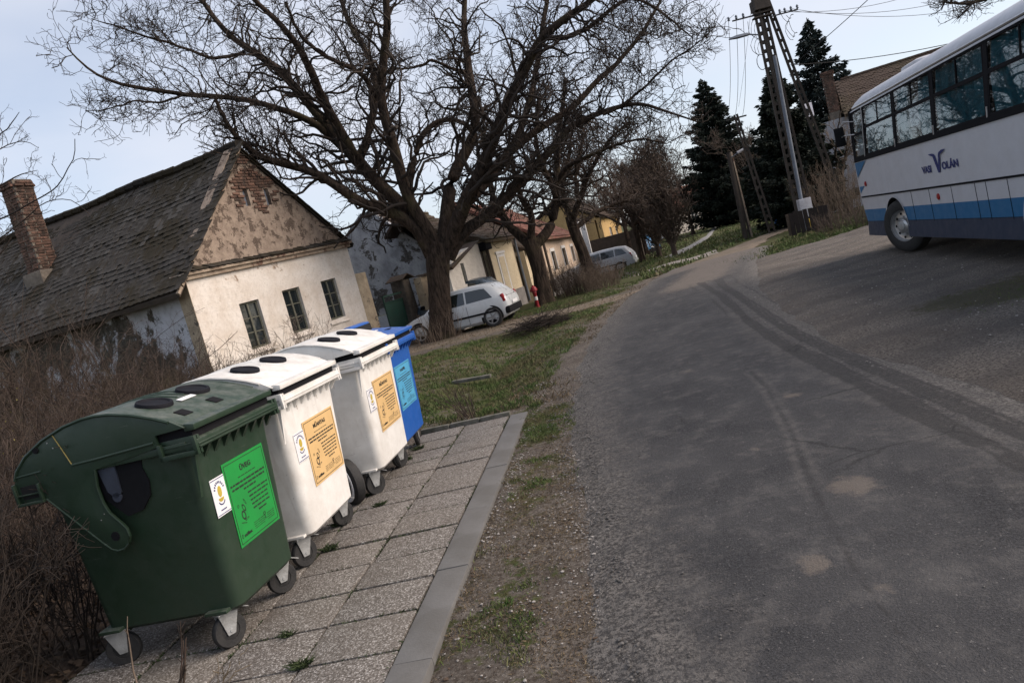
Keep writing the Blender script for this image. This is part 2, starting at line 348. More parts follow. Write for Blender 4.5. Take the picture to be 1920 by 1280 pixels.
# bins
def plastic(name, c1, dirt_, rough=.42, dirt_amt=.5, dust_amt=.5, scuff=(.10, .12, .10)):
    m, n, b = newmat(name, rough, 0, .45)
    c = mixc(n, ramp(n, noise(n, 3.5, 6, .7), [(.35, 0), (.8, dirt_amt)]), c1, dirt_)
    geo = n.nodes.new('ShaderNodeTexCoord'); mpn = n.nodes.new('ShaderNodeMapping'); mpn.inputs['Scale'].default_value = (14, 14, 1.2); n.links.new(geo.outputs['Object'], mpn.inputs[0])
    c = mixc(n, ramp(n, noise(n, 1.6, 4, .6, vec=mpn.outputs[0]), [(.58, 0), (.78, dirt_amt*.7)]), c, dirt_)
    c = mixc(n, ramp(n, noise(n, 70, 3, .6), [(.70, 0), (.74, dirt_amt)]), c, tuple(x*.4 for x in dirt_))
    g2 = n.nodes.new('ShaderNodeNewGeometry'); sx = n.nodes.new('ShaderNodeSeparateXYZ'); n.links.new(g2.outputs['Normal'], sx.inputs[0])
    dz = mth(n, 'MULTIPLY', ramp(n, sx.outputs[2], [(.55, 0), (.9, 1)]), ramp(n, noise(n, 9, 6, .75), [(.38, 0), (.68, .55)])); c = mixc(n, mth(n, 'MULTIPLY', dz, dust_amt), c, (.30, .29, .27))
    m3 = n.nodes.new('ShaderNodeMapping'); m3.inputs['Scale'].default_value = (3, 3, 60); m3.inputs['Rotation'].default_value = (.5, .3, 0); n.links.new(geo.outputs['Object'], m3.inputs[0])
    sc2 = mth(n, 'MULTIPLY', ramp(n, noise(n, 1.5, 3, .6, vec=m3.outputs[0]), [(.66, 0), (.70, 1)]), ramp(n, noise(n, 2.5, 3), [(.5, 0), (.62, .5)])); c = mixc(n, sc2, c, scuff)
    n.links.new(c, b.inputs['Base Color'])
    r = ramp(n, noise(n, 12, 5, .7), [(.3, rough-.1), (.7, rough+.2)]); n.links.new(r, b.inputs['Roughness'])
    bump(n, b, noise(n, 90, 3), .12, .003); return m
M['green'] = plastic('bin_green_plastic', (.015, .034, .019), (.036, .046, .032), .42, .4)
M['white'] = plastic('bin_white_plastic', (.74, .73, .70), (.38, .34, .29), .45, .62, .8, (.30, .28, .26))
M['blue'] = plastic('bin_blue_plastic', (.010, .085, .36), (.02, .085, .26), .42, .4)
M['grime'] = mat('rust_grime', (.30, .23, .17), (.16, .12, .09), 20, .9, .2)
M['rubber'] = mat('black_rubber', (.018, .018, .019), (.03, .029, .028), 15, .75, .3)
M['blackplastic'] = mat('black_plastic', (.006, .006, .009), (.011, .011, .015), 15, .75, .2, spec=.15)
M['zinc'] = mat('zinc_steel', (.42, .43, .43), (.28, .28, .27), 12, .5, .3, metal=.55)
M['stk_green'] = mat('green_sticker_paper', (.012, .25, .045), (.014, .21, .042), 6, .5, .03)
M['stk_amber'] = mat('amber_sticker_paper', (.66, .44, .20), (.60, .40, .18), 6, .5, .03)
M['stk_blue'] = mat('light_blue_sticker_paper', (.08, .34, .54), (.07, .30, .50), 6, .5, .03)
M['stk_white'] = mat('white_sticker_paper', (.75, .75, .76), (.68, .68, .70), 6, .5, .03)
M['ink'] = mat('black_print', (.02, .022, .02), None, 5, .6, 0)
M['ink_soft'] = mat('faded_print', (.30, .20, .08), None, 5, .6, 0)
M['ink_blue'] = mat('dark_blue_print', (.02, .03, .14), None, 5, .6, 0)
M['ink_gold'] = mat('gold_print', (.50, .38, .06), None, 5, .6, 0)
M['scratch'] = mat('yellow_scratch', (.30, .24, .08), None, 5, .8, 0)
# vehicles
def paint(name, c, rough=.28, dust=.25):
    m, n, b = newmat(name, rough, .0, .5); b.inputs['Coat Weight'].default_value = .3 if rough < .36 else 0
    k = mixc(n, ramp(n, noise(n, 2.5, 6, .7), [(.4, 0), (.85, dust)]), c, (.22, .19, .16))
    n.links.new(k, b.inputs['Base Color']); n.links.new(ramp(n, noise(n, 6, 5), [(.3, rough-.08), (.7, rough+.15)]), b.inputs['Roughness']); return m
M['silver'] = paint('silver_paint', (.52, .54, .55)); M['silver2'] = paint('silver_blue_paint', (.42, .44, .47)); M['darkcar'] = paint('dark_blue_paint', (.03, .05, .07))
M['buswhite'] = paint('bus_white_paint', (.48, .485, .515), .42, .25); M['busblue'] = paint('bus_blue_paint', (.005, .11, .25), .5, .04); M['busslate'] = paint('bus_slate_paint', (.014, .024, .05), .6, .04)
M['trimblack'] = mat('black_trim', (.012, .012, .014), None, 10, .9, .1, spec=.12)
M['chrome'] = mat('dull_aluminium', (.55, .55, .55), (.42, .42, .42), 9, .35, .1, metal=.8)
M['alloy'] = mat('alloy_wheel', (.35, .35, .36), (.25, .25, .25), 9, .4, .1, metal=.6)
M['redlamp'] = mat('red_lamp', (.35, .01, .01), (.22, .01, .01), 9, .3, 0)
M['amberlamp'] = mat('amber_lamp', (.6, .22, .03), None, 9, .3, 0)
M['curtain'] = mat('teal_curtain', (.035, .13, .165), (.02, .08, .105), 5, .9, .2)
m, n, b = newmat('bus_window_glass', .02, 0, .5)
tr = n.nodes.new('ShaderNodeBsdfTransparent'); tr.inputs[0].default_value = (.86, .92, .93, 1); gl = n.nodes.new('ShaderNodeBsdfGlossy'); gl.inputs['Roughness'].default_value = .015
fr = n.nodes.new('ShaderNodeLayerWeight'); fr.inputs[0].default_value = .5; mxs = n.nodes.new('ShaderNodeMixShader')
n.links.new(mth(n, 'ADD', mth(n, 'MULTIPLY', mth(n, 'POWER', fr.outputs['Facing'], 4.0), .75), .04), mxs.inputs[0]); n.links.new(tr.outputs[0], mxs.inputs[1]); n.links.new(gl.outputs[0], mxs.inputs[2]); n.links.new(mxs.outputs[0], n.nodes['Material Output'].inputs[0]); M['busglass'] = m
M['pole'] = mat('weathered_concrete_pole', (.060, .049, .041), (.036, .030, .026), 4, .95, .6, 25)
M['greysteel'] = mat('galvanised_grey_steel', (.17, .19, .225), (.12, .135, .16), 3, .75, .2, spec=.2)
M['darksteel'] = mat('dark_bluish_steel', (.05, .06, .085), (.03, .035, .05), 8, .5, .1)
M['wire'] = mat('black_wire', (.02, .02, .022), None, 5, .7, 0)
M['gategreen'] = mat('dark_green_sheet_metal', (.012, .055, .038), (.02, .045, .035), 3, .6, .3)
M['hydrant'] = mat('red_hydrant_paint', (.26, .014, .02), (.2, .014, .02), 8, .5, .2)
M['fencewood'] = mat('brown_fence_boards', (.018, .013, .012), (.03, .021, .017), 5, .9, .4)
M['bluepaint'] = mat('blue_metal_paint', (.02, .12, .35), None, 5, .6, .1)
M['yellowpaint'] = mat('yellow_meter_box', (.55, .38, .03), None, 5, .6, .1)
M['interior'] = mat('bus_interior_grey', (.05, .05, .055), (.03, .03, .035), 3, .9, 0)

# ------------------------------------------------------------------ ground shapes (world metres)
def interp(y, pts): p = np.array(pts); return np.interp(y, p[:, 0], p[:, 1])
ROAD_L = [(-8, .1), (3, .1), (5.3, .24), (7.4, .42), (10.5, .98), (13, 1.55), (15.25, 2.1), (19.5, 3.45), (24.5, 5.4), (26, 6.1)]
ROAD_R = [(-8, 3.0), (3, 3.0), (4.5, 3.05), (7.4, 3.3), (10.2, 3.9), (12.6, 4.5), (14.6, 5.1), (18.3, 6.4), (21.5, 7.6), (26, 9.6)]
def kerb_r(y): return -.76+(y-3.06)*.134
def grass_mask(x, y):
    rl = interp(y, ROAD_L); d = rl-x
    g = np.full(np.shape(x), .62)+(fbm(x, y, .45)-.5)*.7
    g = np.where(y < 8.6, .18+(fbm(x+40, y, 1.1, 4)-.5)*1.25+.16*np.exp(-((d-.42)/.22)**2), g)
    g = np.where((y > 8.2), g-1.1*np.exp(-(np.maximum(d, 0)/.35)**2)*(d > -.3), g)
    bare = np.exp(-(((x+.9)/2.6)**2+((y-20.6)/1.5)**2)**2)+np.exp(-(((x-2.1)/1.9)**2+((y-20.4)/.9)**2)**2)+np.exp(-(((x+3.4)/2)**2+((y-23.5)/1.8)**2)**2)
    bare = bare+.6*np.exp(-(((x+1.9)/1.2)**2+((y-21.3)/.9)**2))
    g = g-1.2*np.clip(bare, 0, 1)
    g = np.where((y > 25), g+.15, g)
    g = np.where((x < -1.4) & (y < 8.6), -.6, g)
    return g
def litter_mask(x, y):
    return np.clip(smooth(-1.9, -2.6, x)*smooth(13, 10, y), 0, 1)*.9
def ground_z(x, y):
    z = -.018+(fbm(x, y, 3.1, 4)-.5)*.035+(fbm(x, y, .35, 3)-.5)*.10*smooth(8, 12, y)
    ditch = np.exp(-(((x-(-.9+(y-9)*.12))/.8)**2))*smooth(8.8, 10.5, y)*smooth(19, 16, y); z = z-.26*ditch
    rl = interp(y, ROAD_L); rr = interp(y, ROAD_R)
    under = (x > rl+.25) & (x < rr+2) & (y < 25.5); z = np.where(under, -.12, z)
    path = (x < kerb_r(y)-.02) & (x > kerb_r(y)-2.35) & (y < 8.28) ; z = np.where(path, -.055+(fbm(x, y, 5, 3)-.5)*.02, z)
    lot = (x > rr+1.2) & (y < 21) ; z = np.where(lot, -.14, z)
    bank = smooth(0, 1.6, (x-(6.3+(y-14)*.62)))*smooth(19, 22, y)*smooth(46, 30, y)
    z = z+.28*bank; z = z-.34*smooth(27, 34, y)*(1-smooth(5.6, 7.6, x))*smooth(-8, 0, x)
    far = smooth(60, 150, y); z = z+far*4.2*smooth(-20, 60, x)
    return z
xs = np.unique(np.concatenate([np.linspace(-600, -60, 12), np.linspace(-60, -9, 30), np.arange(-9, 9, .13), np.linspace(9, 30, 60), np.linspace(30, 90, 30), np.linspace(90, 700, 14)]))
ys = np.unique(np.concatenate([np.linspace(-60, 1.2, 12), np.arange(1.2, 24, .13), np.arange(24, 50, .4), np.linspace(50, 150, 40), np.linspace(150, 900, 16)]))
X, Y = np.meshgrid(xs, ys); Z = ground_z(X, Y)
npmesh('ground', np.stack([X, Y, Z], -1).reshape(-1, 3), grid_faces(len(xs), len(ys)), M['ground'], kind='structure',
       attrs={'grass': grass_mask(X, Y), 'litter': litter_mask(X, Y)})

def polydist(x, y, P):
    d = np.full(np.shape(x), 1e9)
    for (ax, ay), (bx, by) in zip(P[:-1], P[1:]):
        vx, vy = bx-ax, by-ay; t = np.clip(((x-ax)*vx+(y-ay)*vy)/(vx*vx+vy*vy), 0, 1); d = np.minimum(d, np.hypot(x-ax-t*vx, y-ay-t*vy))
    return d
# road
yy = np.concatenate([np.linspace(-8, 1.5, 30), np.arange(1.5, 12, .05), np.arange(12, 26, .12)]); uu = np.linspace(0, 1, 120)
xl = interp(yy, ROAD_L)-.35; xr = interp(yy, ROAD_R)+.35
X = xl[:, None]+(xr-xl)[:, None]*uu[None]; Y = np.repeat(yy[:, None], len(uu), 1)
dl = X-xl[:, None]; dr = xr[:, None]-X; de = np.minimum(np.minimum(dl, dr), (26-Y))
Z = .006-(1-smooth(0, .55, de))*.06+(fbm(X, Y, .8, 3)-.5)*.02+.02*smooth(0, 1.4, np.minimum(dl, dr))
trA = [(4.8, 17.8), (4.2, 14), (3.42, 10.6), (3.0, 8.2), (2.81, 6.6), (2.61, 5.05), (2.39, 3.6), (2.2, 2)]
trB = [(5.2, 17.5), (4.71, 15.5), (3.9, 11.4), (3.37, 8.9), (3.05, 6.6), (2.9, 5.5), (2.71, 4.0), (2.5, 2)]
trP = [(2.25, 7.2), (2.13, 6.45), (1.75, 5), (1.43, 3.93), (1.21, 3.06), (1.05, 2.2)]
wob = (fbm(X, Y, 1.2, 3)-.5)*.08
dA = polydist(X, Y, trA)+wob; dB = polydist(X, Y, trB)+wob
trk = np.exp(-(dA/.085)**4)*(.75+.25*np.cos(dA*105))+np.exp(-(dB/.12)**4)*(.68+.25*np.cos(dB*90))+.6*np.exp(-((dB-.32)/.05)**2)*(Y > 4)+.4*np.exp(-((dA-.22)/.04)**2)
for k in range(5):
    P = [(3.4+.35*k, 19.5), (2.5+.35*k, 14), (1.7+.33*k, 9)]
    trk = trk+.35*np.exp(-((polydist(X, Y, P)+wob)/.08)**2)*smooth(9, 13, Y)
pale = np.exp(-((polydist(X, Y, trP)-.045+wob*.3)/.022)**2)*smooth(3.4, 4.4, Y)+.5*np.exp(-(((dA+dB)/2-.25)/.14)**2)
trk = trk+.6*np.exp(-((polydist(X, Y, trP)+wob*.4)/.035)**2)
dust = np.zeros_like(X)
for (px, py, r, a) in ((1487, 745, .10, .8), (1450, 752, .09, .4), (1600, 920, .13, 1), (1530, 1066, .075, 1), (1660, 1112, .05, .8), (1290, 700, .12, .7), (1418, 848, .06, .7), (1430, 1110, .07, .3), (1218, 640, .25, .5),
                       (1640, 815, .1, .5), (1740, 960, .12, .35), (1700, 1190, .12, .3), (1330, 640, .2, .5), (1220, 820, .14, .4), (1640, 625, .3, .7), (1560, 860, .12, .4)):
    q = gnd(px, py); dust = np.maximum(dust, a*np.exp(-(((X-q[0])/(r*1.25))**2+((Y-q[1])/(r*1.5))**2)))
dust = np.maximum(dust, smooth(15.5, 18.5, Y)*1.0*np.exp(-((X-(5.6+(Y-20)*.45))/1.2)**2)); dust = np.maximum(dust, smooth(21, 24, Y)*.9)
npmesh('road', np.stack([X, Y, Z], -1).reshape(-1, 3), grid_faces(len(uu), len(yy)), M['asphalt'], kind='structure',
       attrs={'edge': np.clip(np.minimum(dl/1.1, dr/1.3), 0, 1), 'track': np.clip(trk, 0, 1), 'pale': np.clip(pale, 0, 1), 'dust': np.clip(dust, 0, 1)})
# gravel lot to the right of the road, its far edge follows the bank
yy = np.concatenate([np.linspace(-8, 2, 16), np.arange(2, 27, .12)]); uu = np.concatenate([np.linspace(0, .35, 70), np.linspace(.36, 1, 50)])
xl = interp(yy, ROAD_R)-.3; wdt = np.interp(yy, [-8, 14, 20, 24, 27], [22, 22, 17, 6, .6])
X = xl[:, None]+wdt[:, None]*uu[None]; Y = np.repeat(yy[:, None], len(uu), 1)
far_edge = (X-7.2)*.42+21.0
de = np.minimum(X-xl[:, None], far_edge-Y)
Z = -.004-(1-smooth(0, .5, de))*.05+(fbm(X, Y, 3, 4)-.5)*.05+(fbm(X+9, Y, .5, 3)-.5)*.06
Z = Z-.35*smooth(0, 1.2, Y-far_edge)
gq = 1.1*np.exp(-(((X-6.8)/2.0)**2+((Y-7.9)/1.1)**2))+.7*np.exp(-(((X-5.2)/.9)**2+((Y-8.0)/.5)**2))+.5*np.exp(-(((X-4.6)/.5)**2+((Y-10.5)/.6)**2))
npmesh('gravel_lot', np.stack([X, Y, Z], -1).reshape(-1, 3), grid_faces(len(uu), len(yy)), M['lot'], kind='structure', attrs={'grass': gq})

def ribbon(name, Lp, Rp, m, z=.012, n=60, nu=8, jag=.08):
    Lp = np.array(Lp, float); Rp = np.array(Rp, float); t = np.linspace(0, len(Lp)-1, n)
    def ev(P): return np.stack([np.interp(t, np.arange(len(P)), P[:, k]) for k in (0, 1)], -1)
    A, B = ev(Lp), ev(Rp); u = np.linspace(0, 1, nu)[None, :, None]; P = A[:, None]*(1-u)+B[:, None]*u
    P[:, 0] += (rng.random((n, 2))-.5)*jag*2; P[:, -1] += (rng.random((n, 2))-.5)*jag*2
    zz = ground_z(P[..., 0], P[..., 1])+z+np.where((u[..., 0] == 0) | (u[..., 0] == 1), -.03, .0)
    V = np.concatenate([P, zz[..., None]], -1).reshape(-1, 3)
    o = npmesh(name, V, grid_faces(nu, n), m, kind='structure'); return o
ribbon('dirt_track', [(4.9, 23.6), (7.2, 26.6), (10.4, 30.4), (15, 35.5)], [(7.7, 22.6), (8.9, 25.4), (11.5, 29.9), (15.9, 35.0)], M['track_dirt'], .045, 60, 10, .15)
a = [gnd(*p)[:2] for p in ((1180, 514), (1225, 503), (1290, 490), (1345, 474))]; b_ = [gnd(*p)[:2] for p in ((1190, 504), (1232, 496), (1296, 482), (1342, 466))]
ribbon('driveway', a, b_, M['pale_concrete'], .03, 30, 6, .1)
a = [gnd(*p)[:2] for p in ((1245, 481), (1290, 462), (1325, 441), (1342, 420))]; b_ = [gnd(*p)[:2] for p in ((1262, 483), (1303, 463), (1333, 442), (1346, 421))]
ribbon('footpath', a, b_, M['footpath'], .03, 30, 4, .02)
a = [gnd(*p)[:2] for p in ((1425, 412), (1460, 396), (1468, 384))]; b_ = [gnd(*p)[:2] for p in ((1455, 412), (1482, 398), (1480, 386))]
ribbon('far_road', a, b_, M['footpath'], .03, 20, 4, .02)
ribbon('parking_verge', [(-3.2, 19.6), (-.5, 19.4), (1.2, 19.3), (3.2, 19.6)], [(-4.6, 23.3), (-.4, 22.6), (1.2, 21.6), (4.1, 20.9)], M['track_dirt'], .012, 40, 10, .15)
# far hills
def hill(name, x0, x1, y0, h, seed):
    u = np.linspace(0, 1, 60); v = np.linspace(0, 1, 14); U, V = np.meshgrid(u, v)
    X = x0+(x1-x0)*U; Y = y0+V*90; Z = h*np.sin(np.pi*np.clip(U, 0, 1))**.7*smooth(0, 1, V)*(.7+.6*fbm(X+seed, Y, .02))-.5
    npmesh(name, np.stack([X, Y, Z], -1).reshape(-1, 3), grid_faces(60, 14), M['hill'], kind='structure')
hill('hill', 40, 420, 190, 26, 3); hill('hill', -420, 120, 260, 15, 9)

# ------------------------------------------------------------------ pavement of slabs
PAZ = rad(7.9); P0 = np.array([-.919, 3.421])       # a joint on the kerb's inner edge
pu = np.array([math.sin(PAZ), math.cos(PAZ)]); pl = np.array([-math.cos(PAZ), math.sin(PAZ)])
pav = empty('pavement', (P0[0], P0[1], 0), -PAZ, 'slab pavement of washed aggregate slabs edged by a grey kerb under the waste containers', 'pavement')
pav['kind'] = 'structure'
def slab_mesh(sx, sy, h, m, bv=.006):
    me = MB().box((0, 0, -h/2), (sx, sy, h)).mesh('slab', m, bv); return me
sm = [slab_mesh(.517, .389, .06, M['slab']) for i in range(1)]
NR0, STEP = -5, .408
for r in range(NR0, 12):
    for c_ in range(4):
        if r == 11 and c_ > 1: continue
        o = link('slab', sm[0], None, pav); jt = (rng.random(5)-.5)
        x = -(.266+.538*c_); y = STEP*(r+.5)
        o.location = (x+jt[0]*.008, y+jt[1]*.008, .004+jt[2]*.010); o.rotation_euler = (jt[3]*.014, jt[4]*.014, jt[0]*.012)
km = MB().box((0, 0, -.06), (.20, .992, .12)).mesh('kerb_stone', M['kerb'], .008)
for i in range(-2, 5):
    o = link('kerb_stone', km, None, pav); o.location = (.108+.004*i, .35+.998*i, .012+.003*(i % 2)); o.rotation_euler = (0, (i % 3-1)*.006, -.006)
# weathered edging across the far end
eb = MB()
q0, q1 = gnd(790, 812), gnd(958, 777)
ec = empty('edging_kerb', (q0[0], q0[1], 0), 0, 'low mossy concrete edging closing the far end of the slab pavement', 'kerb')
for k in range(3):
    a = q0+(q1-q0)*(k/3+.006)-q0; b_ = q0+(q1-q0)*((k+1)/3-.006)-q0; d = Vector(b_-a); ang = math.atan2(d.y, d.x)
    mid = (a+b_)/2; MB().box((mid[0], mid[1], -.022), (d.length, .07, .13), ang+.03*(k-1)).build('kerb_stone', M['old_kerb'], ec, .01)
cu = gnd(882, 703, -.05); o = MB().box((0, 0, 0), (.75, .10, .06)).build('culvert_slab', M['old_kerb'], None, .015)
o.location = (cu[0], cu[1], -.125); o.rotation_euler = (0, .03, rad(-20)); tag(o, 'narrow concrete slab lying in the grass ditch beyond the pavement', 'concrete slab')

FPL = [tuple(gnd(*q)[:2]) for q in ((1252, 482), (1296, 462), (1329, 441), (1344, 420))]; DWL = [tuple(gnd(*q)[:2]) for q in ((1185, 509), (1228, 499), (1293, 486), (1344, 470))]; TRL = [(6.5, 22.9), (8.2, 25.8), (11.2, 30), (15.6, 35.1)]
# ------------------------------------------------------------------ scattered ground cover
def blades(name, px_, py_, pz_, hgt, wid, m, lean=.5, label=None, cat='grass'):
    N = len(px_); a = rng.random(N)*2*np.pi; h = hgt*(.5+rng.random(N)); w_ = wid*(.6+.8*rng.random(N))
    dx, dy = np.cos(a), np.sin(a); l = lean*h*rng.random(N); la = rng.random(N)*2*np.pi
    B = np.stack([px_, py_, pz_], -1)
    V = np.stack([B+np.stack([-dx*w_, -dy*w_, 0*h], -1), B+np.stack([dx*w_, dy*w_, 0*h], -1),
                  B+np.stack([np.cos(la)*l*.35+dx*w_*.6, np.sin(la)*l*.35+dy*w_*.6, h*.6], -1),
                  B+np.stack([np.cos(la)*l, np.sin(la)*l, h], -1)], 1).reshape(-1, 3)
    i = np.arange(N)[:, None]*4; Fq = np.concatenate([i, i+1, i+2, i+3], 1)
    o = npmesh(name, V, Fq, m, kind='stuff', smooth_=False); return tag(o, label, cat)
def scatter(n_, x0, x1, y0, y1, f, pw=2.0):
    y = y0+(y1-y0)*rng.random(n_)**pw; x = x0+(x1-x0)*rng.random(n_); k = f(x, y) > rng.random(n_); return x[k], y[k]
def offpath(x, y): return (x > kerb_r(y)+.01) | (y > 8.45)
def gprob(x, y):
    g = grass_mask(x, y)+(fbm(x+3, y+8, 4.5, 3)-.5)*.9
    rl = interp(y, ROAD_L); return np.where(offpath(x, y) & (x < rl+.02) & (x > kerb_r(np.minimum(y, 8.4))-5*(y > 8.45)), smooth(.42, .75, g), 0)
x, y = scatter(340000, -6, 6, 8.3, 25, gprob, 1.5); blades('verge_grass', x, y, ground_z(x, y)-.005, .052, .006, M['grassb'], 1.0, 'short patchy grass of the roadside verge beyond the pavement')
x, y = scatter(90000, -1, .5, 2.2, 8.6, gprob, 1.2); blades('roadside_tufts', x, y, ground_z(x, y)-.003, .024, .0028, M['grassb'], 1.2, 'small green tufts in the bare strip between kerb and road')
def dprob(x, y): return np.where(offpath(x, y) & (x < interp(y, ROAD_L)-.05), smooth(.35, .6, fbm(x+60, y+20, 2.6, 4))*.8, 0)
x, y = scatter(110000, -1, .5, 2.2, 9, dprob, 1.3); blades('dry_stalks', x, y, ground_z(x, y)-.003, .010, .0022, M['dryb'], 3, 'dry straw and dead stalks littering the bare verge')
x, y = scatter(60000, -6, 6, 8.5, 24, lambda x, y: np.where(x < interp(y, ROAD_L)-.1, smooth(.45, .62, fbm(x+60, y+20, .9, 4))*.7, 0), 1.4); blades('dry_grass', x, y, ground_z(x, y)-.003, .04, .005, M['dryb'], 1.6, 'yellowed dry grass mixed into the verge')
def fp(x, y): return np.where((y > 24.5) & (x > interp(np.minimum(y, 60), [(20, 3), (26, 5.2), (40, 6), (60, 9)])) & (x < 45) & (polydist(x, y, FPL) > .55) & (polydist(x, y, DWL) > .45) & (polydist(x, y, TRL) > 1.35), .8, 0)
x, y = scatter(90000, -2, 40, 24.5, 80, fp, 1.6); blades('far_grass', x, y, ground_z(x, y)-.01, .11, .03, M['grassb'], .8, 'green and yellowish grass field beyond the road bend')
def bp(x, y):
    k = (x-7.6)*.42+21.2; return np.where((y > k-.25) & (y < k+2.6), .9, 0)
x, y = scatter(60000, 6.8, 24, 20.5, 33, bp, 1); blades('bank_grass', x, y, ground_z(x, y)-.01, .13, .014, M['grassb'], .9, 'rough grass on the low bank behind the gravel lot')
x, y = scatter(9000, 4.6, 9, 6.2, 9.2, lambda x, y: 1.0*np.exp(-(((x-6.6)/1.3)**2+((y-7.6)/.8)**2)), 1); blades('lot_grass', x, y, x*0+.0, .022, .003, M['grassb'], 2, 'thin trampled grass patch on the gravel beside the coach')
# pebbles
_ico = bmesh.new(); bmesh.ops.create_icosphere(_ico, subdivisions=1, radius=1); _iv = np.array([v.co[:] for v in _ico.verts]); _if = np.array([[v.index for v in f.verts] for f in _ico.faces]); _ico.free()
def pebbles(name, x, y, z, r, m, label, flat=.5):
    N = len(x); S = r*(.5+1.2*rng.random(N)**3); sc = np.stack([S*(.7+.6*rng.random(N)), S*(.7+.6*rng.random(N)), S*flat], -1)
    V = _iv[None]*sc[:, None]*(1+.25*(rng.random((N, len(_iv), 1))-.5))+np.stack([x, y, z], -1)[:, None]
    Fq = (_if[None]+np.arange(N)[:, None, None]*len(_iv)).reshape(-1, 3)
    return tag(npmesh(name, V.reshape(-1, 3), Fq, m, kind='stuff', smooth_=False), label, 'gravel')
def pp(x, y):
    rl = interp(y, ROAD_L); k = kerb_r(y); return np.where((x > k+.02), .12+.9*np.exp(-((x-k-.1)/.08)**2)*smooth(4, 5, y)+.75*np.exp(-((x-rl-.12)/.22)**2), 0)*smooth(.3, .55, fbm(x, y, 3, 3))
x, y = scatter(30000, -1, 1.0, 2.0, 10, pp, 1.4); pebbles('verge_pebbles', x, y, np.maximum(ground_z(x, y), -.02)+.004, .0065, M['stones'], 'pale pebbles and grit scattered along kerb and road edge')
x, y = scatter(9000, 3.0, 11, 3.0, 22, lambda x, y: np.where(x > interp(y, ROAD_R)-.5, .5*smooth(.4, .6, fbm(x, y, 1.1, 3)), 0), 1.6); pebbles('lot_pebbles', x, y, (fbm(x, y, 3, 4)-.5)*.05+(fbm(x+9, y, .5, 3)-.5)*.06+.0, .010, M['stones'], 'loose stones on the gravel lot by the coach')
x, y = scatter(5200, .3, 2.9, 2.0, 7, lambda x, y: .5*np.exp(-((x-.55)/.45)**2)+.04, 1.3); pebbles('road_grit', x, y, x*0+.022, .0042, M['gritstone'], 'fine loose grit on the asphalt')
x, y = scatter(2600, -1, .6, 2.0, 10, lambda x, y: np.where((x > kerb_r(y)+.03) & (x < interp(y, ROAD_L)), .5, 0), 1.4); pebbles('dark_clods', x, y, np.maximum(ground_z(x, y), -.02)+.003, .007, M['litter'], 'dark crumbs of earth and dead leaf on the verge')
x, y = scatter(30000, .1, 1.8, 2.0, 12, lambda x, y: .8*np.exp(-((x-interp(y, ROAD_L)-.25)/.45)**2)*smooth(.3, .6, fbm(x, y, 2.2, 3)), 1.5); pebbles('edge_grit', x, y, x*0+.010, .0075, M['gritstone'], 'coarse grey grit along the crumbling road edge')
# weeds growing in slab joints
def weeds(pts):
    k = 0
    for (px, py, s, lab) in pts:
        q = gnd(px, py); s *= .62; N = int(260*s); a = rng.random(N)*2*np.pi; r = .06*s*rng.random(N)**.6
        x = q[0]+np.cos(a)*r*1.6; y = q[1]+np.sin(a)*r
        o = blades('weed', x, y, x*0+.002, .035*s**.5, .0035, M['weed'], 2.2); o['kind'] = 'thing'; o['group'] = 'weeds growing in the pavement joints'; o['label'] = lab; o['category'] = 'weed'
weeds([(638, 985, 1.2, 'leafy weed at the foot of the first white container\'s far wheel'), (620, 1030, 1.0, 'green weed trailing along a joint just below the first white container'), (540, 1192, .6, 'tuft in the joint below the green container\'s wheels'),
       (566, 1250, .9, 'weed tuft at the crossing of two joints at the bottom edge of the photo'), (712, 948, .8, 'flat dark weed in a joint between the two white containers'), (690, 930, .6, 'small weed near the pale hoop between the white containers'),
       (430, 1205, .7, 'weed tucked against the green container\'s nearest wheel'), (785, 842, 1.0, 'weed under the blue container\'s wheel'), (765, 862, .8, 'weed between blue and second white container wheels')])

# moss and dirt in the slab joints
n = 9000; k = np.random.default_rng(12); u = k.random(n); along = k.random(n) < .45; ci = k.integers(0, 5, n); ri = k.integers(-4, 12, n)
lx = np.where(along, -.538*ci+.003+k.normal(size=n)*.004, -2.15*k.random(n)); ly = np.where(along, -1.6+6.4*k.random(n), STEP*ri+k.normal(size=n)*.004)
x = P0[0]+pl[0]*(-lx)+pu[0]*ly; y = P0[1]+pl[1]*(-lx)+pu[1]*ly; kk = fbm(x, y, 3.3, 3) > .50; x, y = x[kk], y[kk]
blades('joint_moss', x, y, x*0-.012, .020, .004, M['weed'], 1.5, 'dark moss and tiny tufts growing in the slab joints', 'moss')

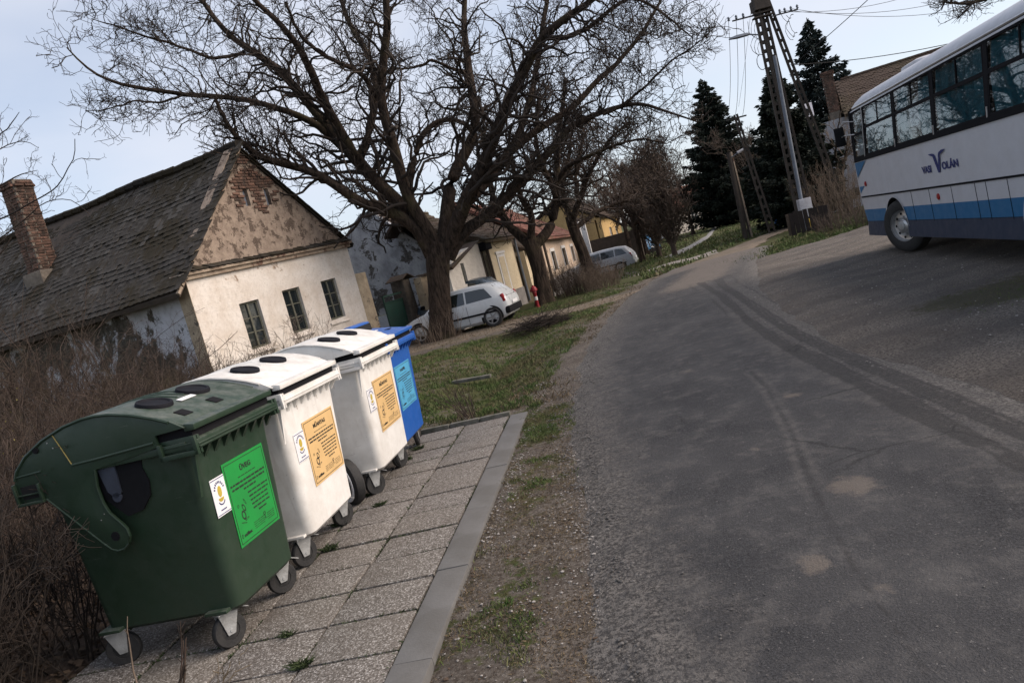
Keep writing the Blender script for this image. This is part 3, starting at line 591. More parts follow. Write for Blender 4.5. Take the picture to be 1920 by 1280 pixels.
# ------------------------------------------------------------------ waste containers
def rrect(x0, x1, y0, y1, r, z, n=5):
    P = []
    for cx, cy, a0 in ((x1-r, y1-r, 0), (x0+r, y1-r, 90), (x0+r, y0+r, 180), (x1-r, y0+r, 270)):
        for k in range(n+1):
            a = rad(a0+90*k/n); P.append((cx+r*math.cos(a), cy+r*math.sin(a), z))
    return P
ARC = [(.50, 1.300), (.42, 1.345), (.335, 1.385), (.214, 1.430), (.087, 1.462), (0, 1.472), (-.085, 1.472), (-.208, 1.455), (-.363, 1.410), (-.499, 1.345), (-.585, 1.275), (-.615, 1.225)]
def arcz(x):
    p = sorted(ARC); return float(np.interp(x, [q[0] for q in p], [q[1] for q in p]))
def text(name, s, loc, size, m, parent, rot=(rad(90), 0, rad(90)), width=None, ext=.0012, align='CENTER'):
    cu = bpy.data.curves.new(name, 'FONT'); cu.body = s; cu.size = size; cu.align_x = align; cu.align_y = 'CENTER'; cu.extrude = ext; cu.resolution_u = 3; cu.offset = size*.03
    t = bpy.data.objects.new('tmp', cu); COL.objects.link(t); bpy.context.view_layer.update()
    me = bpy.data.meshes.new_from_object(t.evaluated_get(bpy.context.evaluated_depsgraph_get())); bpy.data.objects.remove(t)
    o = link(name, me, None, parent); me.materials.clear(); me.materials.append(m)
    o.location = loc; o.rotation_euler = rot
    if width:
        w_ = max(v.co.x for v in me.vertices)-min(v.co.x for v in me.vertices); o.scale = (width/w_, 1, 1)
    return o
def sticker(root, yc, zc, W, Hh, m, ink, title, xf, seed, logo_side=True):
    """information sheet on the front face; xf(z) gives the face's x"""
    r_ = random.Random(seed); x0 = xf(zc)+.0035; ta = math.atan2(xf(zc+Hh/2)-xf(zc-Hh/2), Hh)
    st = MB().box((0, 0, 0), (.002, W, Hh)).build('sticker', m, root); st.location = (x0, yc, zc); st.rotation_euler = (0, ta, 0)
    e = .004; b = MB()
    for (a0, a1, b0, b1) in ((-.47, .47, .462, .470), (-.47, .47, -.470, -.462)): b.box((.0016, 0, (b0+b1)/2*Hh), (.0008, (a1-a0)*W, (b1-b0)*Hh))
    for s_ in (-1, 1): b.box((.0016, s_*.466*W, 0), (.0008, .009*W, .925*Hh))
    b.build('border', ink, st)
    text('lettering', title, (.002, 0, Hh*.355), Hh*.085, ink, st, width=min(W*.40, len(title)*W*.066), ext=.0006)
    b = MB()
    def line(yc_, z, wd, h, gap=.012):
        y = yc_-wd/2
        while y < yc_+wd/2-.01:
            l = min(r_.uniform(.018, .05)*W/.45, yc_+wd/2-y); b.box((.0016, y+l/2, z), (.0008, l, h)); y += l+gap*W/.45*.6
    line(0, Hh*.265, W*.42, Hh*.010); line(0, Hh*.205, W*.84, Hh*.022); line(0, Hh*.155, W*.80, Hh*.022); line(0, Hh*.105, W*.30, Hh*.020)
    for k in range(6): line(W*.17, Hh*(.04-.052*k), W*(.50-.02*k-(.2 if k == 5 else 0)), Hh*.018)
    for k in range(4): line(W*.02, Hh*(-.33-.024*k), W*.26, Hh*.006); line(W*.32, Hh*(-.33-.024*k), W*.18, Hh*.006)
    b.build('printed_text', ink, st, kind='stuff')
    b = MB()     # small pictogram of a bottle and items, tree emblem, drop mark
    def blob(y, z, ry, rz_, a=0, n=14):
        P = [(y+ry*math.cos(q)*math.cos(a)-rz_*math.sin(q)*math.sin(a), z+ry*math.cos(q)*math.sin(a)+rz_*math.sin(q)*math.cos(a)) for q in [2*math.pi*i/n for i in range(n)]]
        k = .62; Q = [(y+(a_-y)*k, z+(b_-z)*k) for a_, b_ in P]; V = [(.0018, *p_) for p_ in P+Q]; b.add(V, [(i, (i+1) % n, n+(i+1) % n, n+i) for i in range(n)])
    blob(-W*.25, -Hh*.09, W*.03, Hh*.055, .5); blob(-W*.285, -Hh*.17, W*.045, Hh*.06, .3); blob(-W*.36, -Hh*.04, W*.02, Hh*.02); blob(-W*.20, -Hh*.03, W*.012, Hh*.045, .5)
    blob(-W*.23, -Hh*.23, W*.05, Hh*.012, .2); blob(-W*.31, -Hh*.255, W*.06, Hh*.008, -.3)
    blob(W*.17, -Hh*.31, W*.03, Hh*.022); b.box((.0016, W*.17, -Hh*.345), (.0008, W*.012, Hh*.05)); blob(W*.17, -Hh*.375, W*.05, Hh*.006)
    blob(-W*.42, -Hh*.385, W*.018, Hh*.026)
    b.build('pictogram', ink, st, kind='stuff'); text('lettering', 'müllex', (.002, -W*.285, -Hh*.39), Hh*.055, ink, st, width=W*.19, ext=.0006)
    if logo_side:
        w2, h2 = W*.30, Hh*.43; lg = MB().box((0, 0, 0), (.002, w2, h2)).build('emblem_sticker', M['stk_white'], root)
        zc2 = zc+Hh*.19; lg.location = (xf(zc2)+.003, yc-W/2-w2/2+.002, zc2); lg.rotation_euler = (0, ta, 0)
        b = MB()
        for z in (.46, -.46): b.box((.0016, 0, h2*z), (.0008, w2*.96, h2*.02))
        for k in range(9):
            q = rad(20+140*k/8); c_, s_ = math.cos(q), math.sin(q)
            b.box((.0016, w2*.33*c_, h2*(.13+.24*s_)), (.0008, w2*.06, h2*.06), M=Matrix.Rotation(q-math.pi/2, 3, 'X'))
        b.box((.0016, 0, -h2*.36), (.0008, w2*.4, h2*.03))
        P = [(w2*.24*math.cos(rad(a)), -h2*.10+h2*.14*math.sin(rad(a))) for a in range(200, 341, 14)]+[(w2*.20*math.cos(rad(a)), -h2*.09+h2*.12*math.sin(rad(a))) for a in range(340, 199, -14)]
        b.prism(P, 'x', .0012, .002); b.build('print', M['ink_blue'], lg, kind='stuff')
        b = MB(); P = [(w2*.14*math.cos(rad(a)), h2*.12+h2*.15*math.sin(rad(a))) for a in range(0, 360, 20)]; b.prism(P, 'x', .0012, .002)
        P = [(w2*.19*math.cos(rad(a)), -h2*.05+h2*.10*math.sin(rad(a))) for a in range(180, 361, 20)]; b.prism(P, 'x', .0012, .002); b.build('egg_emblem', M['ink_gold'], lg)
def caster(root, x, y, swivel, R=.098, lever=True, axle_z=None):
    c = bpy.data.objects.new('caster', None); COL.objects.link(c); c.parent = root; c.location = (x, y, 0); c.rotation_euler = (0, 0, swivel)
    # local: wheel rolls along local x
    MB().lathe([(R*.55, -.021), (R*.93, -.021), (R, -.012), (R, .012), (R*.93, .021), (R*.55, .021), (R*.55, -.021)], 28, (0, 0, R), 'y', False).build('tyre', M['rubber'], c, smooth_=True)
    MB().lathe([(R*.2, -.022), (R*.58, -.016), (R*.58, .016), (R*.2, .022)], 20, (0, 0, R), 'y').build('hub', M['rubber'], c, smooth_=True)
    b = MB()
    for s in (-1, 1):
        b.prism([(-.025, R-.02), (.02, R-.022), (.070, 2*R+.006), (-.050, 2*R+.006)], 'y', s*.028-.002, s*.028+.002)
    b.box((.01, 0, 2*R+.010), (.125, .075, .006)); b.box((.0, 0, 2*R+.021), (.12, .11, .006)); b.tube([(0, -.034, R), (0, .034, R)], .010, 8)
    b.build('fork', M['zinc'], c)
    if lever: MB().box((.10, 0, 2*R-.005), (.09, .035, .005), M=Matrix.Rotation(rad(28), 3, 'Y')).build('brake_lever', M['zinc'], c, .001)
def container(name, loc, az, hw, m, label, stk, title, kind='round', seed=1, fy=.74, rot_c=(0, 0, 0, 0), dz=0):
    rt = empty(name, (loc[0], loc[1], 0), -rad(az), label, 'waste container', 'waste containers lined up on the slab pavement')
    yb, yt = hw*.80, hw*.93
    # hull: tapered tub with rounded corners
    secs = []
    for z, xf_, xb_, y_, r in ((.205, .40, -.42, yb-.03, .06), (.23, .425, -.455, yb, .07), (.5, .44, -.465, yb+(yt-yb)*.3, .07), (.9, .462, -.475, yb+(yt-yb)*.75, .065), (1.17, .478, -.485, yt, .055)):
        secs.append(rrect(xb_, xf_, -y_, y_, r, z, 6))
    MB().loft(secs).build('tub', m, rt, smooth_=True)
    xf = lambda z: float(np.interp(z, [.23, .5, .9, 1.17], [.425, .44, .462, .478]))
    # rim band with lip, front fold and gussets
    b = MB(); b.bb(.462, .535, -hw, hw, 1.165, 1.205); b.prism([(.505, 1.17), (.545, 1.165), (.548, 1.215), (.52, 1.225)], 'y', -hw, hw)
    b.bb(-.50, .47, -hw, -hw+.045, 1.175, 1.215); b.bb(-.50, .47, hw-.045, hw, 1.175, 1.215); b.bb(-.53, -.47, -hw, hw, 1.165, 1.215)
    b.bb(.50, .552, -hw*.995, hw*.995, 1.187, 1.196)
    b.build('rim', m, rt, .006)
    g1 = MB().prism([(.468, 1.168), (.53, 1.168), (.466, 1.085)], 'y', -.013, .013).mesh('gusset', m); g0 = MB().prism([(.47, 1.17), (.50, 1.17), (.455, .90)], 'y', -.012, .006).mesh('gusset', m)
    for k in range(9): link('gusset', g0 if k == 0 else g1, None, rt).location = (0, -hw*.93+1.86*hw*k/8, 0)
    if m is M['white']:
        g = MB()
        for k in range(9):
            y = -hw*.93+1.86*hw*k/8+.018; g.prism([(y-.010, 1.16), (y+.008, 1.16), (y+.002, 1.115-.02*(k % 3))], 'x', .4795, .4805)
        g.build('grime_streaks', M['grime'], rt, kind='stuff')
    # side pocket boxes at the rim's front corners
    for s in (-1, 1):
        b = MB(); y0, y1 = s*hw, s*(hw+.022)
        b.bb(.315, .545, y0, y1, 1.14, 1.165); b.bb(.525, .548, y0, y1, 1.14, 1.24); b.bb(.315, .335, y0, y1, 1.14, 1.23); b.bb(.315, .545, s*(hw-.03), s*(hw-.012), 1.14, 1.24)
        b.bb(.34, .52, y0, s*(hw+.004), 1.196, 1.206)
        b.build('lifting_pocket', m, rt, .003)
    if kind == 'round':
        # lid skin
        n = len(ARC); t = .022; outer = ARC; inner = [(x*.975, z-t) for x, z in reversed(ARC)]; b = MB()
        b.prism(list(outer)+inner, 'y', -hw*.985, hw*.985); lid = b.build('lid', m, rt, .010)
        # side plates: arc + arm down to the pivot
        for s in (-1, 1):
            arm = [(-.612, 1.225), (-.63, 1.19), (-.625, 1.085), (-.455, 1.082), (-.20, .775)]
            arm += [(-.105+.085*math.cos(rad(a)), .795+.085*math.sin(rad(a))) for a in (-125, -100, -70, -40, -10, 20, 42)]
            arm += [(-.10, .93), (-.118, .99), (-.122, 1.09), (-.10, 1.18), (.16, 1.205), (.318, 1.222), (.318, 1.285), (.50, 1.292)]
            b = MB(); b.prism(ARC[1:]+arm, 'y', s*(hw-.008), s*(hw+.010)); b.build('lid_side', m, lid, .005)
            b = MB()   # raised ribs on the side plate
            b.tube([(-.225, s*(hw+.011), 1.235), (-.10, s*(hw+.011), 1.236), (.30, s*(hw+.011), 1.25)], .008, 6); b.tube([(-.612, s*(hw+.011), 1.235), (-.43, s*(hw+.011), 1.24)], .006, 6)
            b.tube([(x, s*(hw+.010), z-.006) for x, z in ARC[1:]], .009, 6); b.tube([(x, s*(hw+.009), z) for x, z in arm[3:16]], .006, 6)
            b.build('rib', m, lid, smooth_=True)
            b = MB(); b.bb(-.62, -.46, s*(hw+.008), s*(hw+.03), 1.07, 1.085); b.bb(-.635, -.62, s*(hw+.008), s*(hw+.03), 1.07, 1.20); b.bb(-.475, -.46, s*(hw+.008), s*(hw+.03), 1.085, 1.18); b.bb(-.62, -.46, s*(hw+.008), s*(hw+.026), 1.125, 1.133)
            b.build('grip_frame', m, lid, .003)
            MB().box((-.54, s*(hw+.0115), 1.14), (.11, .004, .075)).build('grip_shade', M['dark'], lid)  # black plate painted as the shade inside the grip
            MB().lathe([(.026, -.004), (.026, .004)], 18, (-.105, s*(hw+.011), .795), 'y').build('pivot', M['trimblack'], lid)
            if s < 0:
                MB().lathe([(.018, -.006), (.018, .004)], 14, (-.42, -hw-.012, 1.36), 'y').build('plug', M['trimblack'], lid)
            # black panel painted as the shaded recess behind the arm, with the lid spring bracket
            P = [(-.13, 1.17), (.17, 1.19), (.155, 1.13), (.17, 1.05), (.15, .97), (.08, .90), (-.02, .88), (-.13, 1.0)]
            yy_ = yb+(yt-yb)*.85
            b = MB(); b.prism(P, 'y', s*(yy_-.02), s*(yy_+.012)); b.build('recess_shade', M['trimblack'], rt)
            b = MB(); b.prism([(-.11, 1.17), (.0, 1.18), (-.01, 1.02), (-.05, .99), (-.09, 1.04)], 'y', s*(yy_+.010), s*(yy_+.022)); b.lathe([(.028, 0), (.028, .01)], 14, (-.045, s*(yy_+.022), 1.0), 'y'); b.build('spring_bracket', M['darksteel'], rt)
        # shallow grooves, ports and dark plates painted as shaded dimples on the lid
        b = MB()
        for y in (-hw*.08, hw*.08, hw*.24):
            b.tube([(x, y, arcz(x)+.001) for x in np.linspace(-.25, .22, 10)], .008, 6)
        b.build('lid_ridge', m, lid, smooth_=True)
        for y in (-hw*.50, hw*.36):
            b = MB(); prof = [(.001, .012), (.075, .014), (.082, .022), (.095, .022), (.100, .010), (.100, -.02)]; b.lathe(prof, 32)
            xc = .20; z = arcz(xc); sl = math.atan2(arcz(xc-.05)-arcz(xc+.05), .10); o = b.build('bottle_port', M['blackplastic'], lid, smooth_=True)
            o.location = (xc, y, z-.004); o.rotation_euler = (0, sl, 0)
        for y in (-hw*.62, hw*.10) if m is M['green'] else ():
            z = arcz(.40); sl = math.atan2(arcz(.35)-arcz(.45), .10); o = MB().box((0, 0, 0), (.07, .08, .004)).build('dimple_shade', M['trimblack'], lid); o.location = (.40, y, z+.003); o.rotation_euler = (0, sl, 0)
        if m is M['green']:
            o = MB().box((0, 0, 0), (.035, .16, .003)).build('label_strip', M['stk_white'], lid); z = arcz(.27); o.location = (.27, -hw*.05, z+.005); o.rotation_euler = (0, math.atan2(arcz(.22)-arcz(.32), .10), rad(4))
            b = MB(); b.tube([(-.29, -hw-.012, 1.425), (-.26, -hw-.0125, 1.34), (-.228, -hw-.012, 1.24)], .003, 5); b.build('scratch', M['scratch'], lid)
            b = MB()
            for x_, z_ in ((-.335, 1.385), (-.31, 1.35), (-.13, .93), (-.16, .90)): b.box((x_, -hw-.012, z_), (.006, .003, .006))
            b.build('rivets', M['zinc'], lid, kind='stuff')
    else:
        # paper container: domed lid with a raised slot hood
        P = [(.50, 1.30), (.34, 1.335), (.12, 1.375), (-.15, 1.39), (-.42, 1.35), (-.58, 1.26), (-.58, 1.235), (.50, 1.275)]
        lid = MB().prism(P, 'y', -hw*.99, hw*.99).build('lid', m, rt, .012)
        b = MB()
        for s in (-1, 1): b.prism([(.50, 1.29), (.2, 1.34), (-.3, 1.35), (-.57, 1.25), (-.60, 1.15), (-.44, 1.10), (-.18, .80), (-.05, .78), (-.02, .86), (-.1, .98), (-.1, 1.18), (.32, 1.22)], 'y', s*hw, s*(hw+.014))
        b.build('lid_side', m, lid, .004)
        b = MB()
        b.prism([(.13, 1.35), (.12, 1.465), (.06, 1.475), (-.24, 1.40), (-.24, 1.37)], 'y', -hw*.35, hw*.80); hd = b.build('slot_hood', m, lid, .010)
        MB().box((.135, hw*.22, 1.410), (.022, hw*1.0, .075)).build('slot', M['dark'], lid)
        for y in (hw*.55,): o = MB().box((.34, y, 1.338), (.07, .09, .006)).build('dimple_shade', M['dark'], lid)  # dark plate painted as a shaded hollow in the lid
        o = MB().box((.25, hw*.25, 1.358), (.03, .16, .004), M=Matrix.Rotation(.16, 3, 'Y')).build('label_strip', M['stk_white'], lid)
    # black block put in as the shaded gap under the lid edge
    MB().bb(-.46, .515, -hw*.95, hw*.95, 1.195, 1.292).build('lid_gap_shade', M['trimblack'], rt)
    b = MB(); b.prism([(.485, 1.268), (.546, 1.268), (.550, 1.300), (.49, 1.312)], 'y', -hw*.99, hw*.99); b.build('lid_lip', m, rt, .006)
    if m is M['green']:
        b = MB(); b.bb(.548, .556, -hw, hw, 1.172, 1.18); b.build('rim_fold', m, rt, .002)
    # skid frame and casters
    b = MB()
    for sx in (.30, -.40):
        for sy in (-1, 1): b.bb(sx-.07, sx+.07, sy*hw*fy-.07, sy*hw*fy+.07, .222, .240)
    b.bb(-.36, .38, -yb*.9, -yb*.9+.04, .222, .240); b.bb(-.36, .38, yb*.9-.04, yb*.9, .222, .240); b.bb(-.02, .04, -yb*.9, yb*.9, .223, .238); b.build('base_frame', m, rt, .003)
    for (sx, sy, sw) in ((.30, -1, rot_c[0]), (.30, 1, rot_c[1]), (-.40, -1, rot_c[2]), (-.40, 1, rot_c[3])): caster(rt, sx, sy*hw*fy, rad(sw), lever=sx > 0)
    sticker(rt, stk[0], stk[1], stk[2], stk[3], {'ÜVEG': M['stk_green'], 'MŰANYAG': M['stk_amber'], 'PAPÍR': M['stk_blue']}[title], M['ink'], title, xf, seed, title != 'PAPÍR')
    return rt
container('glass_container', (-2.196, 4.344), 11.4, .425, M['green'], 'dark green container with round ports in its curved lid, nearest the camera', (.035, .757, .455, .50), 'ÜVEG', 'round', 3, rot_c=(62, 55, 200, 150))
container('plastic_container', (-2.026, 5.398), 9.618, .50, M['white'], 'white container with an amber sheet, directly behind the green container', (.075, .735, .55, .475), 'MŰANYAG', 'round', 4, rot_c=(60, 60, 190, 150))
container('plastic_container', (-1.74, 6.816), 9.255, .53, M['white'], 'white container with an amber sheet, standing just before the blue container', (.055, .742, .59, .475), 'MŰANYAG', 'round', 5, rot_c=(50, 60, 200, 140))
container('paper_container', (-1.643, 7.60), 7.823, .53, M['blue'], 'blue container with a light blue sheet, farthest in the row', (.01, .748, .60, .45), 'PAPÍR', 'flat', 6, rot_c=(95, 100, 170, 150))
# hoop-like wheel wedged between the white containers
q = gnd(688, 940)
wt = empty('spare_wheel', (q[0]-.10, q[1]+.02, 0), rad(-52), 'dark round wheel with a pale inner band, wedged between the two white containers', 'wheel')
MB().lathe([(.10, -.05), (.17, -.055), (.20, -.035), (.205, 0), (.20, .035), (.17, .055), (.10, .05), (.10, -.05)], 36, (0, 0, .205), 'y', False).build('tyre', M['rubber'], wt, smooth_=True)
MB().lathe([(.135, -.060), (.165, -.0605), (.168, -.050), (.135, -.050), (.135, -.060)], 36, (0, 0, .205), 'y', False).build('pale_band', M['stk_white'], wt, smooth_=True)
MB().lathe([(.03, -.045), (.105, -.03), (.105, .03), (.03, .045)], 24, (0, 0, .205), 'y').build('hub', M['trimblack'], wt, smooth_=True)

# ------------------------------------------------------------------ buildings
def house(name, loc, az, label, cat='house', shear=0, group=None):
    """local +x runs along the street front (azimuth az), +y goes back from the street"""
    o = empty(name, (loc[0], loc[1], 0), rad(90-az), label, cat, group); o['shear'] = shear; return o
def sh(mb, k):
    mb.v = [(x, y, z+k*x) for x, y, z in mb.v]; return mb
def wallpoly(poly, holes, y0, y1):
    """wall in the local xz plane from y0 to y1 with rectangular holes (x0,x1,z0,z1)"""
    from mathutils.geometry import delaunay_2d_cdt
    loops = [[Vector(p) for p in poly]]+[[Vector(p) for p in ((a, c), (b, c), (b, d), (a, d))] for a, b, c, d in holes]
    vs, es = [], []
    for lp in loops:
        k = len(vs); vs += lp; es += [(k+i, k+(i+1) % len(lp)) for i in range(len(lp))]
    V, E_, Fc, *_ = delaunay_2d_cdt(vs, es, [], 1, 1e-5)
    def inside(p, lp):
        c = False; j = len(lp)-1
        for i in range(len(lp)):
            if (lp[i].y > p.y) != (lp[j].y > p.y) and p.x < (lp[j].x-lp[i].x)*(p.y-lp[i].y)/(lp[j].y-lp[i].y)+lp[i].x: c = not c
            j = i
        return c
    mb = MB(); n = len(V); keep = []
    for f in Fc:
        c = sum((V[i] for i in f), Vector((0, 0)))/len(f)
        if inside(c, loops[0]) and not any(inside(c, h) for h in loops[1:]): keep.append(f)
    mb.v = [(v.x, y0, v.y) for v in V]+[(v.x, y1, v.y) for v in V]
    mb.f = [tuple(f) for f in keep]+[tuple(i+n for i in reversed(f)) for f in keep]
    for lp in loops:
        k = len(mb.v)
        for p in lp: mb.v += [(p.x, y0, p.y), (p.x, y1, p.y)]
        for i in range(len(lp)): a = k+2*i; b = k+2*((i+1) % len(lp)); mb.f.append((a, b, b+1, a+1))
    return mb
def window(root, x0, x1, z0, z1, yf, cols=2, rows=3, shear=0, m=None, sill=True, name='window'):
    """casement window set back behind wall face yf (facing local -y)"""
    m = m or M['wood_frame']; w_ = bpy.data.objects.new(name, None); COL.objects.link(w_); w_.parent = root
    zc = shear*(x0+x1)/2; w_.location = ((x0+x1)/2, yf, (z0+z1)/2+zc); W, Hh = x1-x0, z1-z0; b = MB(); t = .05
    b.bb(-W/2, W/2, .08, .13, Hh/2-t, Hh/2); b.bb(-W/2, W/2, .08, .13, -Hh/2, -Hh/2+t); b.bb(-W/2, -W/2+t, .081, .131, -Hh/2+t, Hh/2-t); b.bb(W/2-t, W/2, .081, .131, -Hh/2+t, Hh/2-t)
    cw = (W-2*t)/cols; ch = (Hh-2*t)/rows
    for c in range(1, cols): b.bb(-W/2+t+c*cw-.03, -W/2+t+c*cw+.03, .070, .125, -Hh/2+t, Hh/2-t)
    for r in range(1, rows): b.bb(-W/2+t, W/2-t, .085, .118, -Hh/2+t+r*ch-.014, -Hh/2+t+r*ch+.014)
    b.build('frame', m, w_, .004)
    for c in range(cols):
        for r in range(rows):
            o = MB().box((0, 0, 0), (cw-.01, .006, ch-.01)).build('pane', M['oldglass'], w_); o.location = (-W/2+t+(c+.5)*cw, .108, -Hh/2+t+(r+.5)*ch); o.rotation_euler = ((random.random()-.5)*.03, 0, (random.random()-.5)*.03)
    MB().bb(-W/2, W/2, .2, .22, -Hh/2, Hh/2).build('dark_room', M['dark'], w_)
    if sill: MB().bb(-W/2-.10, W/2+.10, -.05, .03, -Hh/2-.14, -Hh/2-.08).build('sill', M['facade'], w_, .01)
    return w_
TILES = {}; EDGE = {}
def tile_mesh(key, w_, l, m):
    if key not in TILES:
        n = 4; vs = []; T = .016
        for k, (yy_, ext) in enumerate([(0, 0), (l, 0)]):
            for i in range(n+1):
                x = -w_/2+w_*i/n; e = -.02*(1-(2*i/n-1)**2) if k == 0 else 0
                vs += [(x, yy_+e, T), (x, yy_+e, 0)]
        s = 2*(n+1); fs = []; EDGE[key] = [1.0]*(2*(n+1))+[0.0]*(2*(n+1))
        for i in range(n): a = 2*i; fs += [(a, a+2, a+2+s, a+s), (a+1, a+1+s, a+3+s, a+3), (a, a+1, a+3, a+2)]
        fs += [(0, s, s+1, 1), (2*n, 2*n+1, 2*n+1+s, 2*n+s)]
        mb = MB(); mb.add(vs, fs); TILES[key] = mb.mesh('tile', m); av = TILES[key].attributes.new('edge', 'FLOAT', 'POINT'); av.data.foreach_set('value', np.array(EDGE[key], np.float32))
    return TILES[key]
def tiled(root, roof, E0, along, up, nlen, nrow, w_, expo, m, key, singles=0, cam_local=None, sag=0):
    """rows of plain tiles; E0 eave start, along = unit vec along the eave, up = unit vec up the slope"""
    A, U_ = Vector(along), Vector(up); Nn = A.cross(U_)
    if Nn.z < 0: Nn = -Nn
    me = tile_mesh(key, w_*.96, expo*1.9, m); tv = np.array([v.co[:] for v in me.vertices]); tf = [tuple(p.vertices) for p in me.polygons]
    B = Matrix((A, U_, Nn)).transposed(); tilt = Matrix.Rotation(rad(-4.5), 3, 'X')
    items = []
    for r in range(nrow):
        for c in range(nlen):
            if random.random() < .006: continue
            s_ = sag*math.sin(math.pi*min(1, max(0, (c/nlen))))*(r/nrow)
            p = Vector(E0)+A*((c+.5+.5*(r % 2))*w_)+U_*(r*expo)+Nn*(.030+random.gauss(0, .006)); p.z -= s_+.02*math.sin(c*.23)+.015*math.sin(r*.9+c*.11)
            R_ = B @ tilt @ Matrix.Rotation(random.gauss(0, .035), 3, 'Z') @ Matrix.Rotation(random.gauss(0, .02), 3, 'X')
            items.append((p, R_))
    if singles:
        items.sort(key=lambda t: (t[0]-cam_local).length)
        for p, R_ in items[:singles]:
            o = bpy.data.objects.new('tile', me); COL.objects.link(o); o.parent = roof; o.location = p; o.rotation_euler = R_.to_euler()
    rest = items[singles:]
    if rest:
        P = np.array([p[:] for p, _ in rest]); RR = np.array([[list(r) for r in R_] for _, R_ in rest]); V = np.einsum('nij,kj->nki', RR, tv)+P[:, None]; k = len(tv)
        q = np.array([f if len(f) == 4 else f for f in tf if len(f) == 4]); Fq = (q[None]+np.arange(len(rest))[:, None, None]*k).reshape(-1, 4)
        npmesh('roof_tiles', V.reshape(-1, 3), Fq, m, roof, 'stuff', False, {'edge': np.tile([v for v in EDGE[key]], len(rest)), 'rnd': np.repeat(np.random.default_rng(5).random(len(rest)), k)})
def cam_in(root): return Matrix.Rotation(-root.rotation_euler[2], 3, 'Z') @ (Vector((0, 0, CAM_H))-Vector(root.location))
def brickstack(root, name, c, w_, d_, h, z0, course=.078, bl=.26, cap=True):
    """square chimney of single bricks round a mortar core"""
    ch = MB().bb(c[0]-w_/2+.02, c[0]+w_/2-.02, c[1]-d_/2+.02, c[1]+d_/2-.02, z0-1.2, z0+h-.03).build(name, M['mortar'], root)
    bm_ = MB().box((0, 0, 0), (bl-.014, .10, course-.014)).mesh('brick', M['brick'], .006, seg=1); bm2 = MB().box((0, 0, 0), (bl*1.0, .14, course-.012)).mesh('brick', M['brick'], .006, seg=1)
    n = int(h/course)
    for k in range(n):
        z = z0+(k+.5)*course; last = cap and k >= n-2; me = bm2 if last else bm_
        for side in range(4):
            L_ = w_ if side % 2 == 0 else d_; m_ = max(2, round(L_/bl)); st = L_/m_
            if side in (1, 2) and k < n-3: continue
            for i in range(m_):
                t = -L_/2+(i+.5)*st+(bl*.25 if k % 2 else -.0)*(1 if i < m_-1 else -.3); off = (.05 if not last else .02)
                o = bpy.data.objects.new('brick', me); COL.objects.link(o); o.parent = ch
                if side == 0: p = (c[0]+t, c[1]-d_/2+off, z)
                elif side == 2: p = (c[0]+t, c[1]+d_/2-off, z)
                elif side == 1: p = (c[0]+w_/2-off, c[1]+t, z)
                else: p = (c[0]-w_/2+off, c[1]+t, z)
                o.location = (p[0]+random.gauss(0, .006), p[1]+random.gauss(0, .006), p[2]+random.gauss(0, .002)); o.rotation_euler = (0, 0, (0 if side % 2 == 0 else math.pi/2)+random.gauss(0, .03))
    return ch

# --- the old farmhouse on the left
SH = .038
H1 = house('old_farmhouse', (-6.82, 16.77), 25, 'derelict whitewashed farmhouse with a bare plaster gable, three windows and a dark tiled roof')
W3 = [(1.36, 2.05, 1.16, 2.33), (2.97, 3.68, 1.19, 2.37), (4.64, 5.34, 1.19, 2.35)]
sh(wallpoly([(0, -.6), (6.33, -.6), (6.33, 3.29), (0, 3.29)], W3, 0, .35), SH).build('front_wall', M['facade'], H1)
for k, wq in enumerate(W3): window(H1, *wq, 0, 2, 3, SH)
gp = [(-.02, 3.37), (6.36, 3.37), (2.98, 6.20), (2.70, 6.22)]
S1, S2 = (2.62, 2.80, 4.72, 5.16), (3.42, 3.60, 4.70, 5.15)
g_ = sh(wallpoly(gp, [S1, S2], .02, .3), SH*.7).build('gable_wall', M['gable'], H1)
for s in (S1, S2): sh(MB().bb(s[0], s[1], .12, .2, s[2], s[3]), SH*.7).build('vent_slit', M['greysteel'], H1)
# exposed bricks in the gable between the slits and at the apex
bk = MB().box((0, 0, 0), (.235, .05, .062)).mesh('brick', M['brick'], .006, seg=1)
for r in range(17):
    for c in range(8):
        x = 2.46+.25*c+(.12 if r % 2 else 0)-.2; z = 4.52+.076*r
        cxn = (x-3.12)/.82; czn = (z-5.08)/.62
        if cxn*cxn+czn*czn+random.gauss(0, .16) > 1 or (S1[0]-.10 < x < S1[1]+.10 and z < 5.2) or (S2[0]-.10 < x < S2[1]+.10 and z < 5.2): continue
        o = bpy.data.objects.new('brick', bk); COL.objects.link(o); o.parent = g_; o.location = (x, .015+random.gauss(0, .006), z+SH*.7*x); o.rotation_euler = (0, 0, random.gauss(0, .02))
for r in range(5):
    for c in range(2):
        o = bpy.data.objects.new('brick', bk); COL.objects.link(o); o.parent = g_; o.location = (2.76+.2*c+(.08 if r % 2 else 0), .012, 5.86+.076*r+.07); o.rotation_euler = (0, 0, random.gauss(0, .03))
